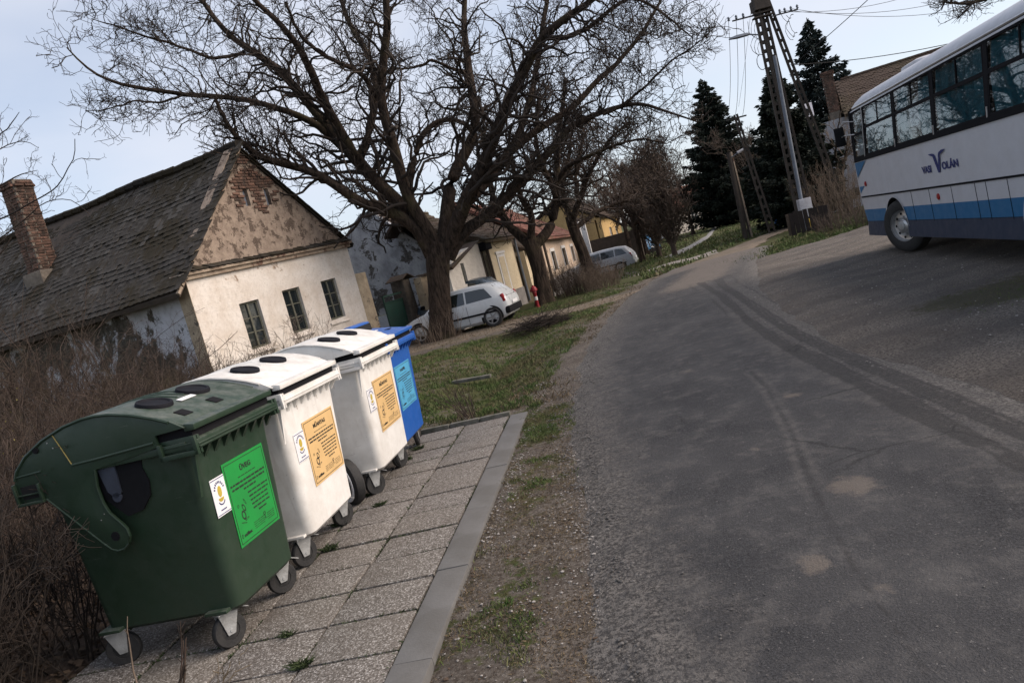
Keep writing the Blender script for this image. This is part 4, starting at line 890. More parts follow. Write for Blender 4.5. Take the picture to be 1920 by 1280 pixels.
# cornice with a skirt of tiles
cb = sh(MB().bb(-.14, 6.45, -.16, .33, 3.24, 3.31), SH); cb.build('cornice', M['cornice'], H1, .015)
sh(MB().bb(-.08, 6.40, -.09, .0, 3.14, 3.24), SH).build('cornice_moulding', M['cornice'], H1, .02)
cr_ = bpy.data.objects.new('cornice_tiles', None); COL.objects.link(cr_); cr_.parent = H1
MB().bb(-.012, .0, .0, .362, -.6, 3.18).build('corner_render', M['ochre'], H1)
tm = tile_mesh('cornice', .19, .26, M['tile'])
for i in range(34):
    o = bpy.data.objects.new('tile', tm); COL.objects.link(o); o.parent = cr_; x = -.06+.193*i; o.location = (x, -.20+random.gauss(0, .012), 3.345+SH*x-.02); o.rotation_euler = (rad(22)+random.gauss(0, .05), random.gauss(0, .03), random.gauss(0, .06))
# side walls, back
MB().bb(0, .35, .36, 17, -.6, 3.20).build('side_wall', M['sidewall'], H1)
MB().bb(5.98, 6.33, .36, 17, -.6, 3.45).build('side_wall', M['facade'], H1)
MB().bb(.36, 5.97, 16.6, 17, -.6, 3.3).build('back_wall', M['sidewall'], H1)
rf = bpy.data.objects.new('roof', None); COL.objects.link(rf); rf.parent = H1
RZ, RX = 6.34, 2.84
# left slope deck, right slope deck
EL = (-.42, 2.92); dx, dz = RX-EL[0], RZ-EL[1]; Ls = math.hypot(dx, dz); upL = (dx/Ls, 0, dz/Ls)
MB().prism([(EL[0], EL[1]-.03), (RX, RZ-.03), (RX, RZ-.10), (EL[0]+.05, EL[1]-.12)], 'y', -.10, 17.1).build('deck', M['wood_dark'], rf)
ER = (6.62, 3.42); MB().prism([(RX, RZ-.02), (ER[0], ER[1]), (ER[0]-.05, ER[1]-.06), (RX, RZ-.08)], 'y', -.05, 17.1).build('deck', M['tile'], rf)
clh = cam_in(H1)
tiled(H1, rf, (EL[0], 17.1, EL[1]), (0, -1, 0), upL, 102, 29, .17, .160, M['tile'], 'old', 300, clh, .10)
b = MB()
for i in range(44): b.tube([(RX, -.1+.39*i, RZ+.03-.03*math.sin(i*.5)), (RX+random.gauss(0, .01), .32+.39*i, RZ+.05-.03*math.sin(i*.5)+random.gauss(0, .008))], [.12, .10], 7)
b.build('ridge_tiles', M['tile'], rf, smooth_=True)
b = MB()
for i in range(20):    # verge tiles with pale mortar along the near edge of the slope
    t = i/20*Ls; b.box((EL[0]+upL[0]*t+.05, -.13, EL[1]+upL[2]*t+.02), (.20, .08, .07), M=Matrix.Rotation(-math.atan2(dz, dx)+random.gauss(0, .06), 3, 'Y'))
b.build('verge_mortar', M['cornice'], rf, .01)
b = MB(); Lr = math.hypot(ER[0]-RX, RZ-ER[1])
for i in range(24): t = (i+.3)/24; b.box((RX+(ER[0]-RX)*t, -.06, RZ+(ER[1]-RZ)*t+.0), (.2, .08, .035), M=Matrix.Rotation(math.atan2(RZ-ER[1], ER[0]-RX)+random.gauss(0, .05), 3, 'Y'))
b.build('verge_tiles', M['tile'], rf, .008)
def loc1(x, y, Y): p = at(x, y, Y); return Matrix.Rotation(-H1.rotation_euler[2], 3, 'Z') @ (Vector(p)-Vector(H1.location))
cz = loc1(42, 342, 20.9)[2]
brickstack(H1, 'chimney', (1.36, 6.50), .58, .60, cz-4.35, 4.4)
brickstack(H1, 'chimney', (2.3, 11.6), .6, .6, 2.1, 5.2)
MB().bb(.93, 1.72, 6.05, 6.85, 4.2, 4.72).build('chimney_foot', M['mortar'], H1, .05)
# crumbling pier right of the house corner
o = MB().bb(6.36, 6.95, .02, .5, -.4, 2.55).build('corner_pier', M['ochre'], H1, .03)

# --- gate, pillar and walls between the two houses
G1 = house('courtyard_gate', (-3.66, 23.35), 25, 'dark green sheet metal gate under a rail between farmhouse and damp pillar', 'gate')
b = MB(); b.bb(.05, 1.50, 0, .04, .1, 1.45); b.build('gate_leaf', M['gategreen'], G1); b = MB(); b.bb(.02, 1.52, -.02, .03, 1.62, 1.67); b.bb(.02, .07, -.02, .03, 0, 1.67); b.bb(1.47, 1.52, -.02, .03, 0, 1.67); b.bb(.02, 1.52, -.02, 0, 1.42, 1.46); b.build('gate_frame', M['gategreen'], G1)
q = gnd(757, 625); PL = house('gate_pillar', (-2.98, 24.3), 25, 'dark damp masonry gate pillar with a small tiled cap, left of the walnut trunk', 'pillar')
secs = [rrect(-.02, .55, 0, .6, .05, -.3), rrect(.0, .53, .02, .58, .06, 1.0), rrect(.03, .50, .05, .56, .05, 2.02)]; MB().loft(secs).build('shaft', M['pillar'], PL, smooth_=True)
b = MB()
for i in range(5):
    for s in (-1, 1): b.box((.26+s*.20, .0+.14*i, 2.12), (.46, .125, .03), M=Matrix.Rotation(s*.38, 3, 'Y'))
b.build('cap_tiles', M['tile_brown'], PL, .005)
YW = house('yard_wall', (-2.42, 24.5), 25, 'weathered ochre yard wall with a tiled coping behind the walnut trunk', 'wall')
MB().bb(0, 2.0, 0, .3, -.3, 1.98).build('wall_body', M['ochre'], YW, .02)
b = MB()
for i in range(12): b.box((.1+.17*i, .15, 2.02+random.gauss(0, .01)), (.16, .42, .03), M=Matrix.Rotation(.1, 3, 'X'))
b.build('coping_tiles', M['tile_brown'], YW, .004)

# --- grey gable barn behind the gate
def wall3(name, pts, th, m, parent):
    P = [Vector(p) for p in pts]; nrm = (P[1]-P[0]).cross(P[2]-P[0]).normalized()*th; b = MB(); n = len(P)
    b.add([tuple(p) for p in P]+[tuple(p+nrm) for p in P], [tuple(range(n)), tuple(range(2*n-1, n-1, -1))]+[(i, (i+1) % n, (i+1) % n+n, i+n) for i in range(n)]); return b.build(name, m, parent)
B1 = house('gabled_barn', (-1.5, 27.6), 15, 'grey weathered gable end with two small slits and a brown tiled roof behind the gate', 'barn')
# local: +x along street, gable plane is x=0 facing the camera side (-x); y goes back
gx = .0
def gw(poly, holes, m, name, off=0):
    w0 = wallpoly(poly, holes, 0, .3); w0.v = [(off+y, x, z) for x, y, z in w0.v]; return w0.build(name, m, B1)
gw([(-.3, .95), (6.6, .95), (6.6, 2.2), (3.0, 4.92), (2.6, 4.92), (-.3, 1.95)], [(2.52, 2.66, 3.62, 4.0), (2.02, 2.16, 3.56, 3.94)], M['barn'], 'gable_wall')
gw([(-.3, -.3), (6.6, -.3), (6.6, .93), (-.3, .93)], [], M['barnlow'], 'lower_wall', .002)
MB().bb(.2, .25, 1.8, 2.8, 3.3, 4.2).build('vent_dark', M['dark'], B1)
MB().bb(.0, 6.0, -.3, .0, -.3, 1.9).build('front_wall', M['ochre'], B1)
def plain_roof(root, x0, x1, ye, ze, yr, zr, m, thick=.10, rows=None, name='roof', overhang=.25, tile_w=.2, rear=None, gm=None):
    """sloping roof from the street eave (ye,ze) up to the ridge (yr,zr) with real stepped courses, plus the rear slope"""
    rf_ = bpy.data.objects.new(name, None); COL.objects.link(rf_); rf_.parent = root; Lr_ = math.hypot(yr-ye, zr-ze); rows = rows or int(Lr_/.2); rear = rear or (2*yr-ye, ze)
    b = MB(); b.prism([(ye, ze-.1), (ye, ze), (yr, zr), rear, (rear[0], rear[1]-.1), (yr, zr-.12)], 'x', x0-overhang, x1+overhang); b.build('deck', m, rf_)
    if gm:
        for xa in (x0+.03, x1-.33) if rear[1] < zr-.5 else (x1-.33,): MB().prism([(ye+.32, ze-.1), (yr, zr-.13), (rear[0]-.3, rear[1]-.1), (rear[0]-.3, -.3), (ye+.72, -.3), (ye+.72, ze-.12)], 'x', xa, xa+.3).build('gable_end', gm, root)
    b = MB(); n = int((x1-x0+2*overhang)/tile_w); a = math.atan2(zr-ze, yr-ye)
    for r in range(rows):
        t = (r+.5)/rows
        for c in range(n):
            x = x0-overhang+(c+.5+.5*(r % 2))*tile_w; R_ = Matrix.Rotation(a-rad(4)+random.gauss(0, .012), 3, 'X')
            b.box((x, ye+(yr-ye)*t, ze+(zr-ze)*t+.03+random.gauss(0, .006)), (tile_w*.93, Lr_/rows*1.25, .02), M=R_)
    b.build('roof_tiles', m, rf_, kind='stuff')
    b = MB()
    for c in range(int((x1-x0)/.4)): b.tube([(x0+.4*c, yr, zr+.03), (x0+.4*c+.42, yr, zr+.045)], [.10, .09], 6)
    b.build('ridge_tiles', m, rf_); return rf_
plain_roof(B1, 0.3, 7.2, -.45, 1.84, 2.8, 4.86, M['tile_brown'], overhang=.0, rear=(6.75, 2.0))

# --- cream end wall and yellow house
Y1 = house('yellow_house', (1.0, 29.5), 20, 'pale yellow house front with a blind white niche, dark downpipe and cream side part', 'house')
MB().prism([(-3.3, -.3), (0.02, -.3), (0.02, 2.68), (-3.3, 2.68)], 'y', 0, .4).build('front_wall', M['yellow'], Y1)
MB().bb(-.0, .3, .41, 6, -.3, 2.68).build('side_wall', M['yellow'], Y1)
o = wallpoly([(-6.9, -.3), (-3.75, -.3), (-3.75, 2.60), (-4.2, 2.62), (-6.2, 2.28), (-6.9, 1.9)], [(-5.80, -5.50, 1.36, 2.06)], .02, .4).build('cream_wall', M['cream'], Y1)
window(Y1, -5.80, -5.50, 1.36, 2.06, .02, 1, 1, 0, None, False)
MB().bb(-3.74, -3.32, .08, .5, -.3, 2.5).build('dark_recess', M['wood_dark'], Y1)
b = MB(); b.tube([(-3.30, -.10, 0.0), (-3.32, -.10, 2.3), (-3.40, -.14, 2.5)], .07, 8); b.tube([(-3.48, -.10, 0), (-3.50, -.10, 2.15)], .03, 6); b.build('downpipe', M['wood_dark'], Y1, smooth_=True)
b = MB(); b.bb(-3.75, -3.1, -.25, .1, 2.32, 2.62); b.build('hopper', M['trimblack'], Y1, .04)
b = MB(); b.bb(-2.25, -1.35, -.03, .01, .55, 2.08); b.bb(-2.33, -1.27, -.05, .01, 2.10, 2.2); nich = b.build('niche_trim', M['trim'], Y1); MB().bb(-2.1, -1.5, -.04, -.028, .6, 1.98).build('niche_panel', M['yellow'], Y1)
MB().bb(-3.28, .06, -.045, .0, -.3, .62).build('plinth', M['plinth'], Y1)
b = MB(); b.tube([(.06, -.12, 0), (.04, -.12, 2.55), (.04, -.25, 2.75)], .05, 8); b.build('corner_downpipe', M['greysteel'], Y1, smooth_=True)
MB().bb(-3.5, .12, -.14, .0, 2.56, 2.70).build('eaves_moulding', M['cornice'], Y1, .02)
plain_roof(Y1, -3.75, .2, -.30, 2.66, 3.0, 4.2, M['tile_brown'], overhang=.05, gm=M['cream'], rear=(3.5, 3.75))
MB().prism([(-4.4, 2.6), (-3.9, 2.72), (-6.9, 2.02), (-6.9, 1.92)], 'y', -.15, .5).build('lean_coping', M['tile_brown'], Y1)
b = MB(); b.bb(-2.6, -2.2, 2.5, 2.9, 4.0, 4.7); b.build('chimney', M['trim'], Y1)

# --- low passage wall with a green gate window between yellow and peeling house
R1 = house('passage_house', (1.5, 30.6), 14, 'recessed low yellowish house front with a dark green window, between two house corners', 'house')
o = wallpoly([(-.4, -.3), (3.0, -.3), (3.0, 2.0), (-.4, 2.0)], [(.55, 1.55, .85, 1.62)], .0, .3).build('front_wall', M['yellow'], R1)
window(R1, .55, 1.55, .85, 1.62, .0, 2, 1, 0, M['gategreen'], False)
b = MB(); b.box((1.05, -.25, 1.72), (1.3, .5, .05), M=Matrix.Rotation(.3, 3, 'X')); b.build('window_hood', M['wood_dark'], R1)
plain_roof(R1, -.2, 3.0, -.2, 1.98, 2.5, 3.4, M['tile_brown'], overhang=.1, gm=M['cream'])

# --- peeling pinkish house with a red roof
H3 = house('pinkish_house', (2.2, 31.0), 12, 'peeling pinkish house with narrow white framed windows, grey plinth and faded red roof', 'house')
w3 = [(2.55, 3.95, .78, 1.66), (7.2, 8.8, .76, 1.68), (11.8, 13.2, .78, 1.66)]
wallpoly([(0.1, -1), (15.2, -1), (15.2, 2.30), (0.1, 2.30)], w3, 0, .35).build('front_wall', M['pinkish'], H3)
MB().bb(0.1, .4, .36, 6, -.3, 2.3).build('side_wall', M['pinkish'], H3)
for q in w3:
    window(H3, *q, 0, 2, 2, 0, M['wood_dark'], False)
    b = MB(); b.bb(q[0]-.16, q[0]-.02, -.03, .01, q[2], q[3]+.16); b.bb(q[1]+.02, q[1]+.16, -.03, .01, q[2], q[3]+.16); b.bb(q[0], q[1], -.035, .01, q[3]+.02, q[3]+.17); b.build('window_surround', M['trim'], H3)
MB().bb(.05, 15.3, -.06, .0, -1, .52).build('plinth', M['plinth'], H3)
MB().bb(.0, 15.3, -.12, .0, 2.2, 2.34).build('eaves_moulding', M['cornice'], H3, .02)
b = MB(); b.tube([(.12, -.12, 0), (.12, -.12, 2.2)], .06, 8); b.build('downpipe', M['wood_dark'], H3)
plain_roof(H3, .1, 15.2, -.3, 2.32, 3.3, 4.7, M['tile_red'], overhang=.1, tile_w=.25, gm=M['pinkish'])
# white piers of the next yard
for i, (px, py, Y_) in enumerate(((1098, 470, 47), (1108, 466, 49.5))):
    q = at(px, py, Y_); o = house('yard_pier', (q[0], q[1]), 12, ('nearer' if i == 0 else 'farther')+' of the two slim white piers past the peeling house', 'pier', group='white yard piers')
    MB().bb(0, .45, 0, .45, -.2, 3.2).build('shaft', M['trim'], o, .02); MB().bb(-.06, .51, -.06, .51, 3.2, 3.32).build('cap', M['cornice'], o, .02)
# orange-yellow house far off and pale house at the end
q = at(1172, 470, 52); O1 = house('orange_house', (q[0]-.9, q[1]), 20, 'orange yellow house glimpsed between the far tree trunks', 'house')
wallpoly([(-1.5, -.3), (6, -.3), (6, 3.1), (-1.5, 3.1)], [(1.0, 1.9, 1.1, 2.3), (3.4, 4.3, 1.1, 2.3)], 0, .3).build('front_wall', M['orange'], O1)
for x0 in (1.0, 3.4): window(O1, x0, x0+.9, 1.1, 2.3, 0, 2, 2, 0, M['trim'], False)
plain_roof(O1, -1.5, 6, -.3, 3.1, 3, 5.0, M['tile_brown'], tile_w=.35, rows=10, gm=M['orange'])
q = at(1293, 405, 72); O2 = house('pale_house', (q[0], q[1]), 70, 'small pale house behind the bushy trees at the end of the footpath', 'house')
wallpoly([(-2.5, -.5), (4.5, -.5), (4.5, 2.6), (-2.5, 2.6)], [(.2, 1.0, 1.0, 1.9), (2.4, 3.2, 1.0, 1.9)], 0, .3).build('front_wall', M['cream'], O2)
for x0 in (.2, 2.4): window(O2, x0, x0+.8, 1.0, 1.9, 0, 2, 2, 0, M['trim'], False)
plain_roof(O2, -2.5, 4.5, -.3, 2.6, 3, 4.6, M['tile_red'], tile_w=.4, rows=9, gm=M['cream'])
MB().bb(-.3, 3.0, .5, 3.5, 0, 1.7).build('shed', M['wood_dark'], house('dark_shed', tuple(at(1222, 465, 44)[:2]), 15, 'dark low wooden shed between the far tree trunks', 'shed')).name = 'walls'

# --- house behind the coach, long front towards the road
RH = house('brown_roofed_house', (16.9, 36.0), 115, 'pale rendered house with brown roof and brick chimney behind the coach', 'house')
wallpoly([(-.2, -.5), (11.0, -.5), (11.0, 4.35), (-.2, 4.35)], [(2.2, 3.1, 1.2, 2.6), (5.2, 6.1, 1.2, 2.6), (8.2, 9.1, 1.2, 2.6)], 0, .35).build('front_wall', M['palewall'], RH)
MB().prism([(.36, -.5), (7.0, -.5), (7.0, 4.2), (3.4, 5.8), (.36, 4.35)], 'x', -.2, .15).build('gable_wall', M['palewall'], RH)
for x0 in (2.2, 5.2, 8.2): window(RH, x0, x0+.9, 1.2, 2.6, 0, 2, 3, 0, M['wood_frame'], True)
plain_roof(RH, 1.7, 11.0, -.35, 4.40, 3.4, 6.40, M['tile_brown'], overhang=.3, tile_w=.22)
brickstack(RH, 'chimney', (1.05, .7), .52, .5, 1.95, 4.75)

# ------------------------------------------------------------------ coach
BAZ = 11.8
BP = gnd(1695, 474)
BUS = empty('coach', (BP[0], BP[1], 0.0), rad(90-BAZ), 'white coach with blue and slate stripes at the sill, cut off by the right edge', 'bus')
XF, XR = 2.02, -9.0      # front and rear ends, local x forward, y=0 is the left side, body towards -y
PR = [(.33, .03), (.62, 0), (.87, 0), (1.14, 0), (1.87, -.015), (1.95, -.02), (2.90, -.12), (3.02, -.16), (3.16, -.28), (3.24, -.55), (3.28, -1.25)]
yof = lambda z: float(np.interp(z, [p[0] for p in PR], [p[1] for p in PR]))
WH = [(-0.0, .50, .56), (-5.2, .50, .56)]
def archz(x):
    z = .33
    for cx, cz, r in WH:
        if abs(x-cx) < r: z = max(z, cz+math.sqrt(r*r-(x-cx)**2))
    return z
def xfront(z): return XF+.10-.28*max(0, 1-(z-.3)/1.0)**1.3
def side_strip(name, z0, z1, m, x0=XR, x1=None, side=0):
    xs_ = sorted(set([x0]+list(np.arange(x0, XF, .08))+[c+s*r for c, _, r in WH for s in (-1, 1)])); b = MB(); vs = []
    zz = [z0, (z0+z1)/2, z1]
    rows = []
    for x in xs_:
        if x > XF: continue
        a = archz(x); col = []
        for z in zz: zc = min(max(z, a), z1); col.append((x, yof(zc) if side == 0 else -2.5-yof(zc), zc))
        rows.append(col)
    # rounded front corner
    for t in (20, 45, 70, 90):
        q = rad(t); col = []
        for z in zz: col.append((xfront(z)-.16+.16*math.sin(q) if t else 0, (yof(z)-.16+.16*math.cos(q)) if side == 0 else -2.5-yof(z)+.16-.16*math.cos(q), z))
        rows.append(col)
    rows = [c for c in rows if c[0][0] <= XF-.17]+rows[-4:]
    n = 3
    for c in rows: vs += c
    b.add(vs, [(i*n+j, (i+1)*n+j, (i+1)*n+j+1, i*n+j+1) for i in range(len(rows)-1) for j in range(n-1)])
    return b.build(name, m, BUS, smooth_=True)
for sd_ in (0, 1):
    side_strip('slate_skirt', .33, .62, M['busslate'], side=sd_); side_strip('blue_stripe', .62, .87, M['busblue'], side=sd_)
    side_strip('lower_panel', .87, 1.14, M['buswhite'], side=sd_); side_strip('side_panel', 1.14, 1.87, M['buswhite'], side=sd_)
# front and rear faces
def endface(name, x, z0, z1, m, dx=0):
    b = MB(); b.add([(x+dx, yof(z0)-.14, z0), (x+dx, -2.5-yof(z0)+.14, z0), (x+dx, -2.5-yof(z1)+.14, z1), (x+dx, yof(z1)-.14, z1)], [(0, 1, 2, 3)]); return b.build(name, m, BUS)
for z0, z1, m_ in ((.33, .62, 'busslate'), (.62, .87, 'busblue'), (.87, 1.14, 'buswhite'), (1.14, 1.87, 'buswhite')):
    b = MB(); b.add([(xfront(z0), yof(z0)-.16, z0), (xfront(z0), -2.34-yof(z0), z0), (xfront(z1), -2.34-yof(z1), z1), (xfront(z1), yof(z1)-.16, z1)], [(0, 1, 2, 3)]); b.build('front_panel', M[m_], BUS)
MB().bb(XR-.02, XR, -2.5, 0, .33, 2.9).build('rear_panel', M['buswhite'], BUS)
# roof
rows = []
for x in list(np.linspace(XR, 1.55, 30))+[1.76, 1.92, 2.04, 2.10, 2.13]:
    dz = 0 if x < 1.5 else -.26*((x-1.5)/.63)**2.6
    pts = [(2.90, -.12), (2.99, -.135), (3.07, -.19), (3.15, -.30), (3.23, -.55), (3.27, -.95), (3.28, -1.25)]
    ps = [(x, y, z+dz*min(1, (z-2.90)/.3)) for z, y in pts]; ps += [(x, -2.5-y, z+dz*min(1, (z-2.90)/.3)) for z, y in reversed(pts[:-1])]
    rows.append(ps)
b = MB(); n = len(rows[0]); b.add([p for r in rows for p in r], [(i*n+j, (i+1)*n+j, (i+1)*n+j+1, i*n+j+1) for i in range(len(rows)-1) for j in range(n-1)]+[tuple((len(rows)-1)*n+j for j in range(n))])
b.build('roof', M['buswhite'], BUS, smooth_=True)
b = MB(); b.loft([[(x_*1.0+.3, -1.25+y_, z_) for x_, y_, z_ in rrect(-.5*s, .5*s, -.55*s, .55*s, .15, 0)] if 0 else rrect(.3-.45*s, .3+.45*s, -1.25-.5*s, -1.25+.5*s, .12, z) for s, z in ((1, 3.22), (.95, 3.35), (.8, 3.38))]); b.build('roof_hatch', M['buswhite'], BUS, smooth_=True)
b = MB(); b.tube([(x, -.135, 2.96) for x in np.linspace(XR, 1.8, 12)], .022, 6); b.build('rain_gutter', M['chrome'], BUS)
# mouldings
b = MB()
b.bb(XR, XF-.14, .0, .012, 1.125, 1.155); b.bb(XR, XF-.14, -.02, .006, 1.875, 1.94)
b.build('belt_moulding', M['trimblack'], BUS)
b = MB()
for x in (-.95, -1.75, -2.62, -3.42, -3.75, -4.35): b.bb(x-.006, x+.006, -.003, .0035, .345, 1.12)
b.bb(XR, XF-.16, -.003, .0035, .617, .623); b.build('panel_seams', M['trimblack'], BUS)
b = MB()
for x in (-1.32, -2.15, -3.05): b.lathe([(.028, 0), (.028, .008)], 10, (x, 0, .475), 'y')
b.build('locks', M['trimblack'], BUS)
for (x, z, m_) in ((-2.10, .985, 'redlamp'), (1.45, 1.40, 'redlamp'), (-6.5, .985, 'redlamp')): MB().lathe([(.052, 0), (.052, .012), (.035, .022)], 16, (x, 0, z), 'y').build('side_marker', M[m_], BUS, smooth_=True)
# blue flashes near the front
MB().prism([(1.90, 1.86), (1.18, 1.86), (1.90, 1.55)], 'y', .0, .003).build('blue_flash', M['busblue'], BUS)
MB().prism([(1.90, 1.36), (1.55, 1.36), (1.90, 1.22)], 'y', .0, .003).build('blue_flash', M['busblue'], BUS)
# window band: pillars, frames, glass, curtains
ZB, ZT = 1.95, 2.90
MB().bb(XR, XF-.05, -.10, -.022, 1.87, 1.95).build('sill_frame', M['trimblack'], BUS)
PX = [1.96, 1.22, -.56, -2.30, -4.08, -5.86, -7.64, -9.0]
def lean(x0, x1, z0, z1, dy0, dy1):   # thin panel following the side's lean
    b = MB(); v = []
    for z in (z0, z1):
        y = yof(z)
        v += [(x0, y+dy0, z), (x1, y+dy0, z), (x1, y+dy1, z), (x0, y+dy1, z)]
    return b.add(v, [(0, 3, 2, 1), (4, 5, 6, 7), (0, 1, 5, 4), (1, 2, 6, 5), (2, 3, 7, 6), (3, 0, 4, 7)])
for i, x in enumerate(PX):
    lean(x-.045, x+.045, ZB, ZT+.04, -.06, -.006).build('pillar', M['trimblack'], BUS)
    if i in (1, 2, 3, 4, 5): lean(x-.014, x+.014, ZB-.03, ZB+.13 if i > 1 else ZT+.02, -.005, .004).build('pillar_strip', M['chrome'], BUS)
MB().bb(XR, 1.98, -.26, -.125, 2.87, 2.98).build('top_frame', M['trimblack'], BUS)
for i in range(len(PX)-1):
    x1, x0 = PX[i]-.05, PX[i+1]+.05; big = i > 0
    wn = bpy.data.objects.new('side_window', None); COL.objects.link(wn); wn.parent = BUS
    zs = 2.50 if big else 2.42
    lean(x0, x1, ZB+.02, zs-.02, -.024, -.018).build('pane', M['busglass'], wn)
    xm = (x0+x1)/2
    if big:
        lean(x0, xm-.01, zs+.03, ZT-.02, -.026, -.020).build('pane', M['busglass'], wn); lean(xm+.01, x1, zs+.03, ZT-.02, -.024, -.018).build('pane', M['busglass'], wn)
    else: lean(x0, x1, zs+.03, ZT-.02, -.026, -.020).build('pane', M['busglass'], wn)
    fb = lean(x0-.01, x1+.01, zs-.025, zs+.03, -.035, -.012); fb2 = lean(x0-.01, x1+.01, ZB-.01, ZB+.03, -.035, -.010); fb3 = lean(x0-.01, x1+.01, ZT-.03, ZT+.01, -.035, -.010)
    for e in (fb2, fb3): fb.add(e.v, e.f)
    for xx in ((x0, x0+.025), (x1-.025, x1)) + (((xm-.012, xm+.012),) if big else ()):
        e = lean(xx[0], xx[1], ZB if xx[0] != xm-.012 else zs, ZT, -.033, -.011); fb.add(e.v, e.f)
    fb.build('window_frame', M['trimblack'], wn)
    if big:   # pleated curtain bunches
        for (c0, c1) in ((x0+.03, x0+.62), (x1-.55, x1-.03)) + (((xm-.2, xm+.22),) if i != 2 else ()):
            n_ = 40; V = []
            for k in range(n_):
                x = c0+(c1-c0)*k/(n_-1); y = -.13+.025*math.sin(k*1.25+i)+.01*math.sin(k*.4)
                V += [(x, y-.08, 2.87), (x+.01*math.sin(k), y, 2.4), (x, y+.01, 1.93)]
            F_ = []
            for k in range(n_-1):
                for j in (0, 1): F_.append((k*3+j, k*3+j+1, (k+1)*3+j+1, (k+1)*3+j))
            cb_ = MB(); cb_.add(V, F_); cb_.build('curtain', M['curtain'], wn, smooth_=True)
# right side windows, seats, interior floor, windscreen
for i in range(len(PX)-1):
    x1, x0 = PX[i]-.05, PX[i+1]+.05; b = MB(); b.add([(x0, -2.47, ZB), (x1, -2.47, ZB), (x1, -2.40, ZT), (x0, -2.40, ZT)], [(0, 1, 2, 3)]); b.build('far_window', M['busglass'], BUS)
    MB().bb(PX[i]-.06, PX[i]+.06, -2.46, -2.38, ZB, ZT+.1).build('pillar', M['trimblack'], BUS)
    b = MB()
    for k in range(2):
        n_ = 26; V = []; cwid = (x1-x0)*.42; c0 = x0+(.0 if k == 0 else (x1-x0)-cwid)
        for q in range(n_): V += [(c0+cwid*q/(n_-1), -2.33+.02*math.sin(q*1.3), ZT), (c0+cwid*q/(n_-1), -2.33+.02*math.sin(q*1.3), ZB)]
        b.add(V, [(2*q, 2*q+1, 2*q+3, 2*q+2) for q in range(n_-1)])
    b.build('curtain', M['curtain'], BUS)
MB().bb(XR, XF-.3, -2.44, -.06, 1.05, 1.12).build('floor_deck', M['interior'], BUS)
sm_ = MB().bb(-.06, .06, -.22, .22, 0, .72).mesh('seat', M['interior'], .04)
for i in range(10):
    for y in (-.42, -.92, -1.62, -2.1):
        o = link('seat', sm_, None, BUS); o.location = (.55-.88*i, y, 1.50); o.rotation_euler = (0, rad(-12), 0)
b = MB(); b.add([(xfront(1.9), -.18, 1.90), (xfront(1.9), -2.32, 1.90), (xfront(2.90), -2.28, 2.90), (xfront(2.90), -.24, 2.90)], [(0, 1, 2, 3)]); b.build('windscreen', M['busglass'], BUS)
b = MB(); b.tube([(XF-.0, -.06, 1.86), (XF-.0, -.13, 2.95)], .035, 8); b.tube([(XF-.0, -2.44, 1.86), (XF-.0, -2.37, 2.95)], .035, 8); b.build('front_pillar', M['trimblack'], BUS)
b = MB(); b.bb(XF-.35, XF-.02, -2.3, -.2, 1.85, 1.93); b.build('dashboard', M['interior'], BUS)
# mirror
mr = bpy.data.objects.new('mirror', None); COL.objects.link(mr); mr.parent = BUS
b = MB(); b.tube([(1.80, -.08, 2.44), (2.02, .06, 2.48), (2.14, .10, 2.46)], .012, 6); b.tube([(1.78, -.10, 2.70), (2.02, .04, 2.76), (2.14, .10, 2.66)], .010, 6); b.build('mirror_arm', M['chrome'], mr)
MB().bb(2.11, 2.17, .02, .22, 2.28, 2.68).build('mirror_head', M['trimblack'], mr, .03)
# wheels and arches
for wi, (cx, cz_, r) in enumerate(WH):
    b = MB(); P = [(cx+(r+.0)*math.cos(rad(a)), cz_+(r+.0)*math.sin(rad(a))) for a in range(-20, 201, 10)]
    V = [(x, .008, z) for x, z in P]+[(x+.035*(x-cx)/r, .012, z+.035*(z-cz_)/r) for x, z in P]+[(x, -.5, z) for x, z in P]; n_ = len(P)
    b.add(V, [(i, i+1, n_+i+1, n_+i) for i in range(n_-1)]); b.build('arch_rim', M['buswhite'], BUS)
    b = MB(); b.add(V, [(i, 2*n_+i, 2*n_+i+1, i+1) for i in range(n_-1)]); b.build('arch_lining', M['dark'], BUS)
    MB().bb(cx-.62, cx+.62, -.55, -.50, .33, 1.1).build('arch_back', M['dark'], BUS)
    for ysd in (0, 1):
        wh = bpy.data.objects.new('wheel', None); COL.objects.link(wh); wh.parent = BUS; wh.location = (cx+.0, -.17 if ysd == 0 else -2.345, .50); wh.rotation_euler = (0, 0, rad(24 if wi == 0 else 0)+(math.pi if ysd else 0))
        MB().lathe([(.29, .12), (.33, .135), (.44, .14), (.485, .11), (.50, .05), (.50, -.08), (.47, -.13), (.29, -.14), (.29, .12)], 40, (0, 0, 0), 'y', False).build('tyre', M['rubber'], wh, smooth_=True)
        b = MB(); b.lathe([(.295, .13), (.285, .10), (.27, .06), (.20, .045), (.145, .07), (.13, .13), (.10, .15), (.001, .155)], 40, (0, 0, 0), 'y', False)
        b.build('rim', M['chrome'], wh, smooth_=True)
        b = MB()
        for k in range(10): a = rad(36*k); b.lathe([(.026, 0), (.026, .003)], 10, (.235*math.cos(a), .054, .235*math.sin(a)), 'y')
        b.build('hand_holes', M['trimblack'], wh)
        b = MB()
        for k in range(10): a = rad(36*k+18); b.lathe([(.014, 0), (.014, .03)], 6, (.165*math.cos(a), .06, .165*math.sin(a)), 'y')
        b.lathe([(.085, .14), (.085, .165), (.06, .175)], 16, (0, 0, 0), 'y'); b.build('wheel_nuts', M['zinc'], wh)
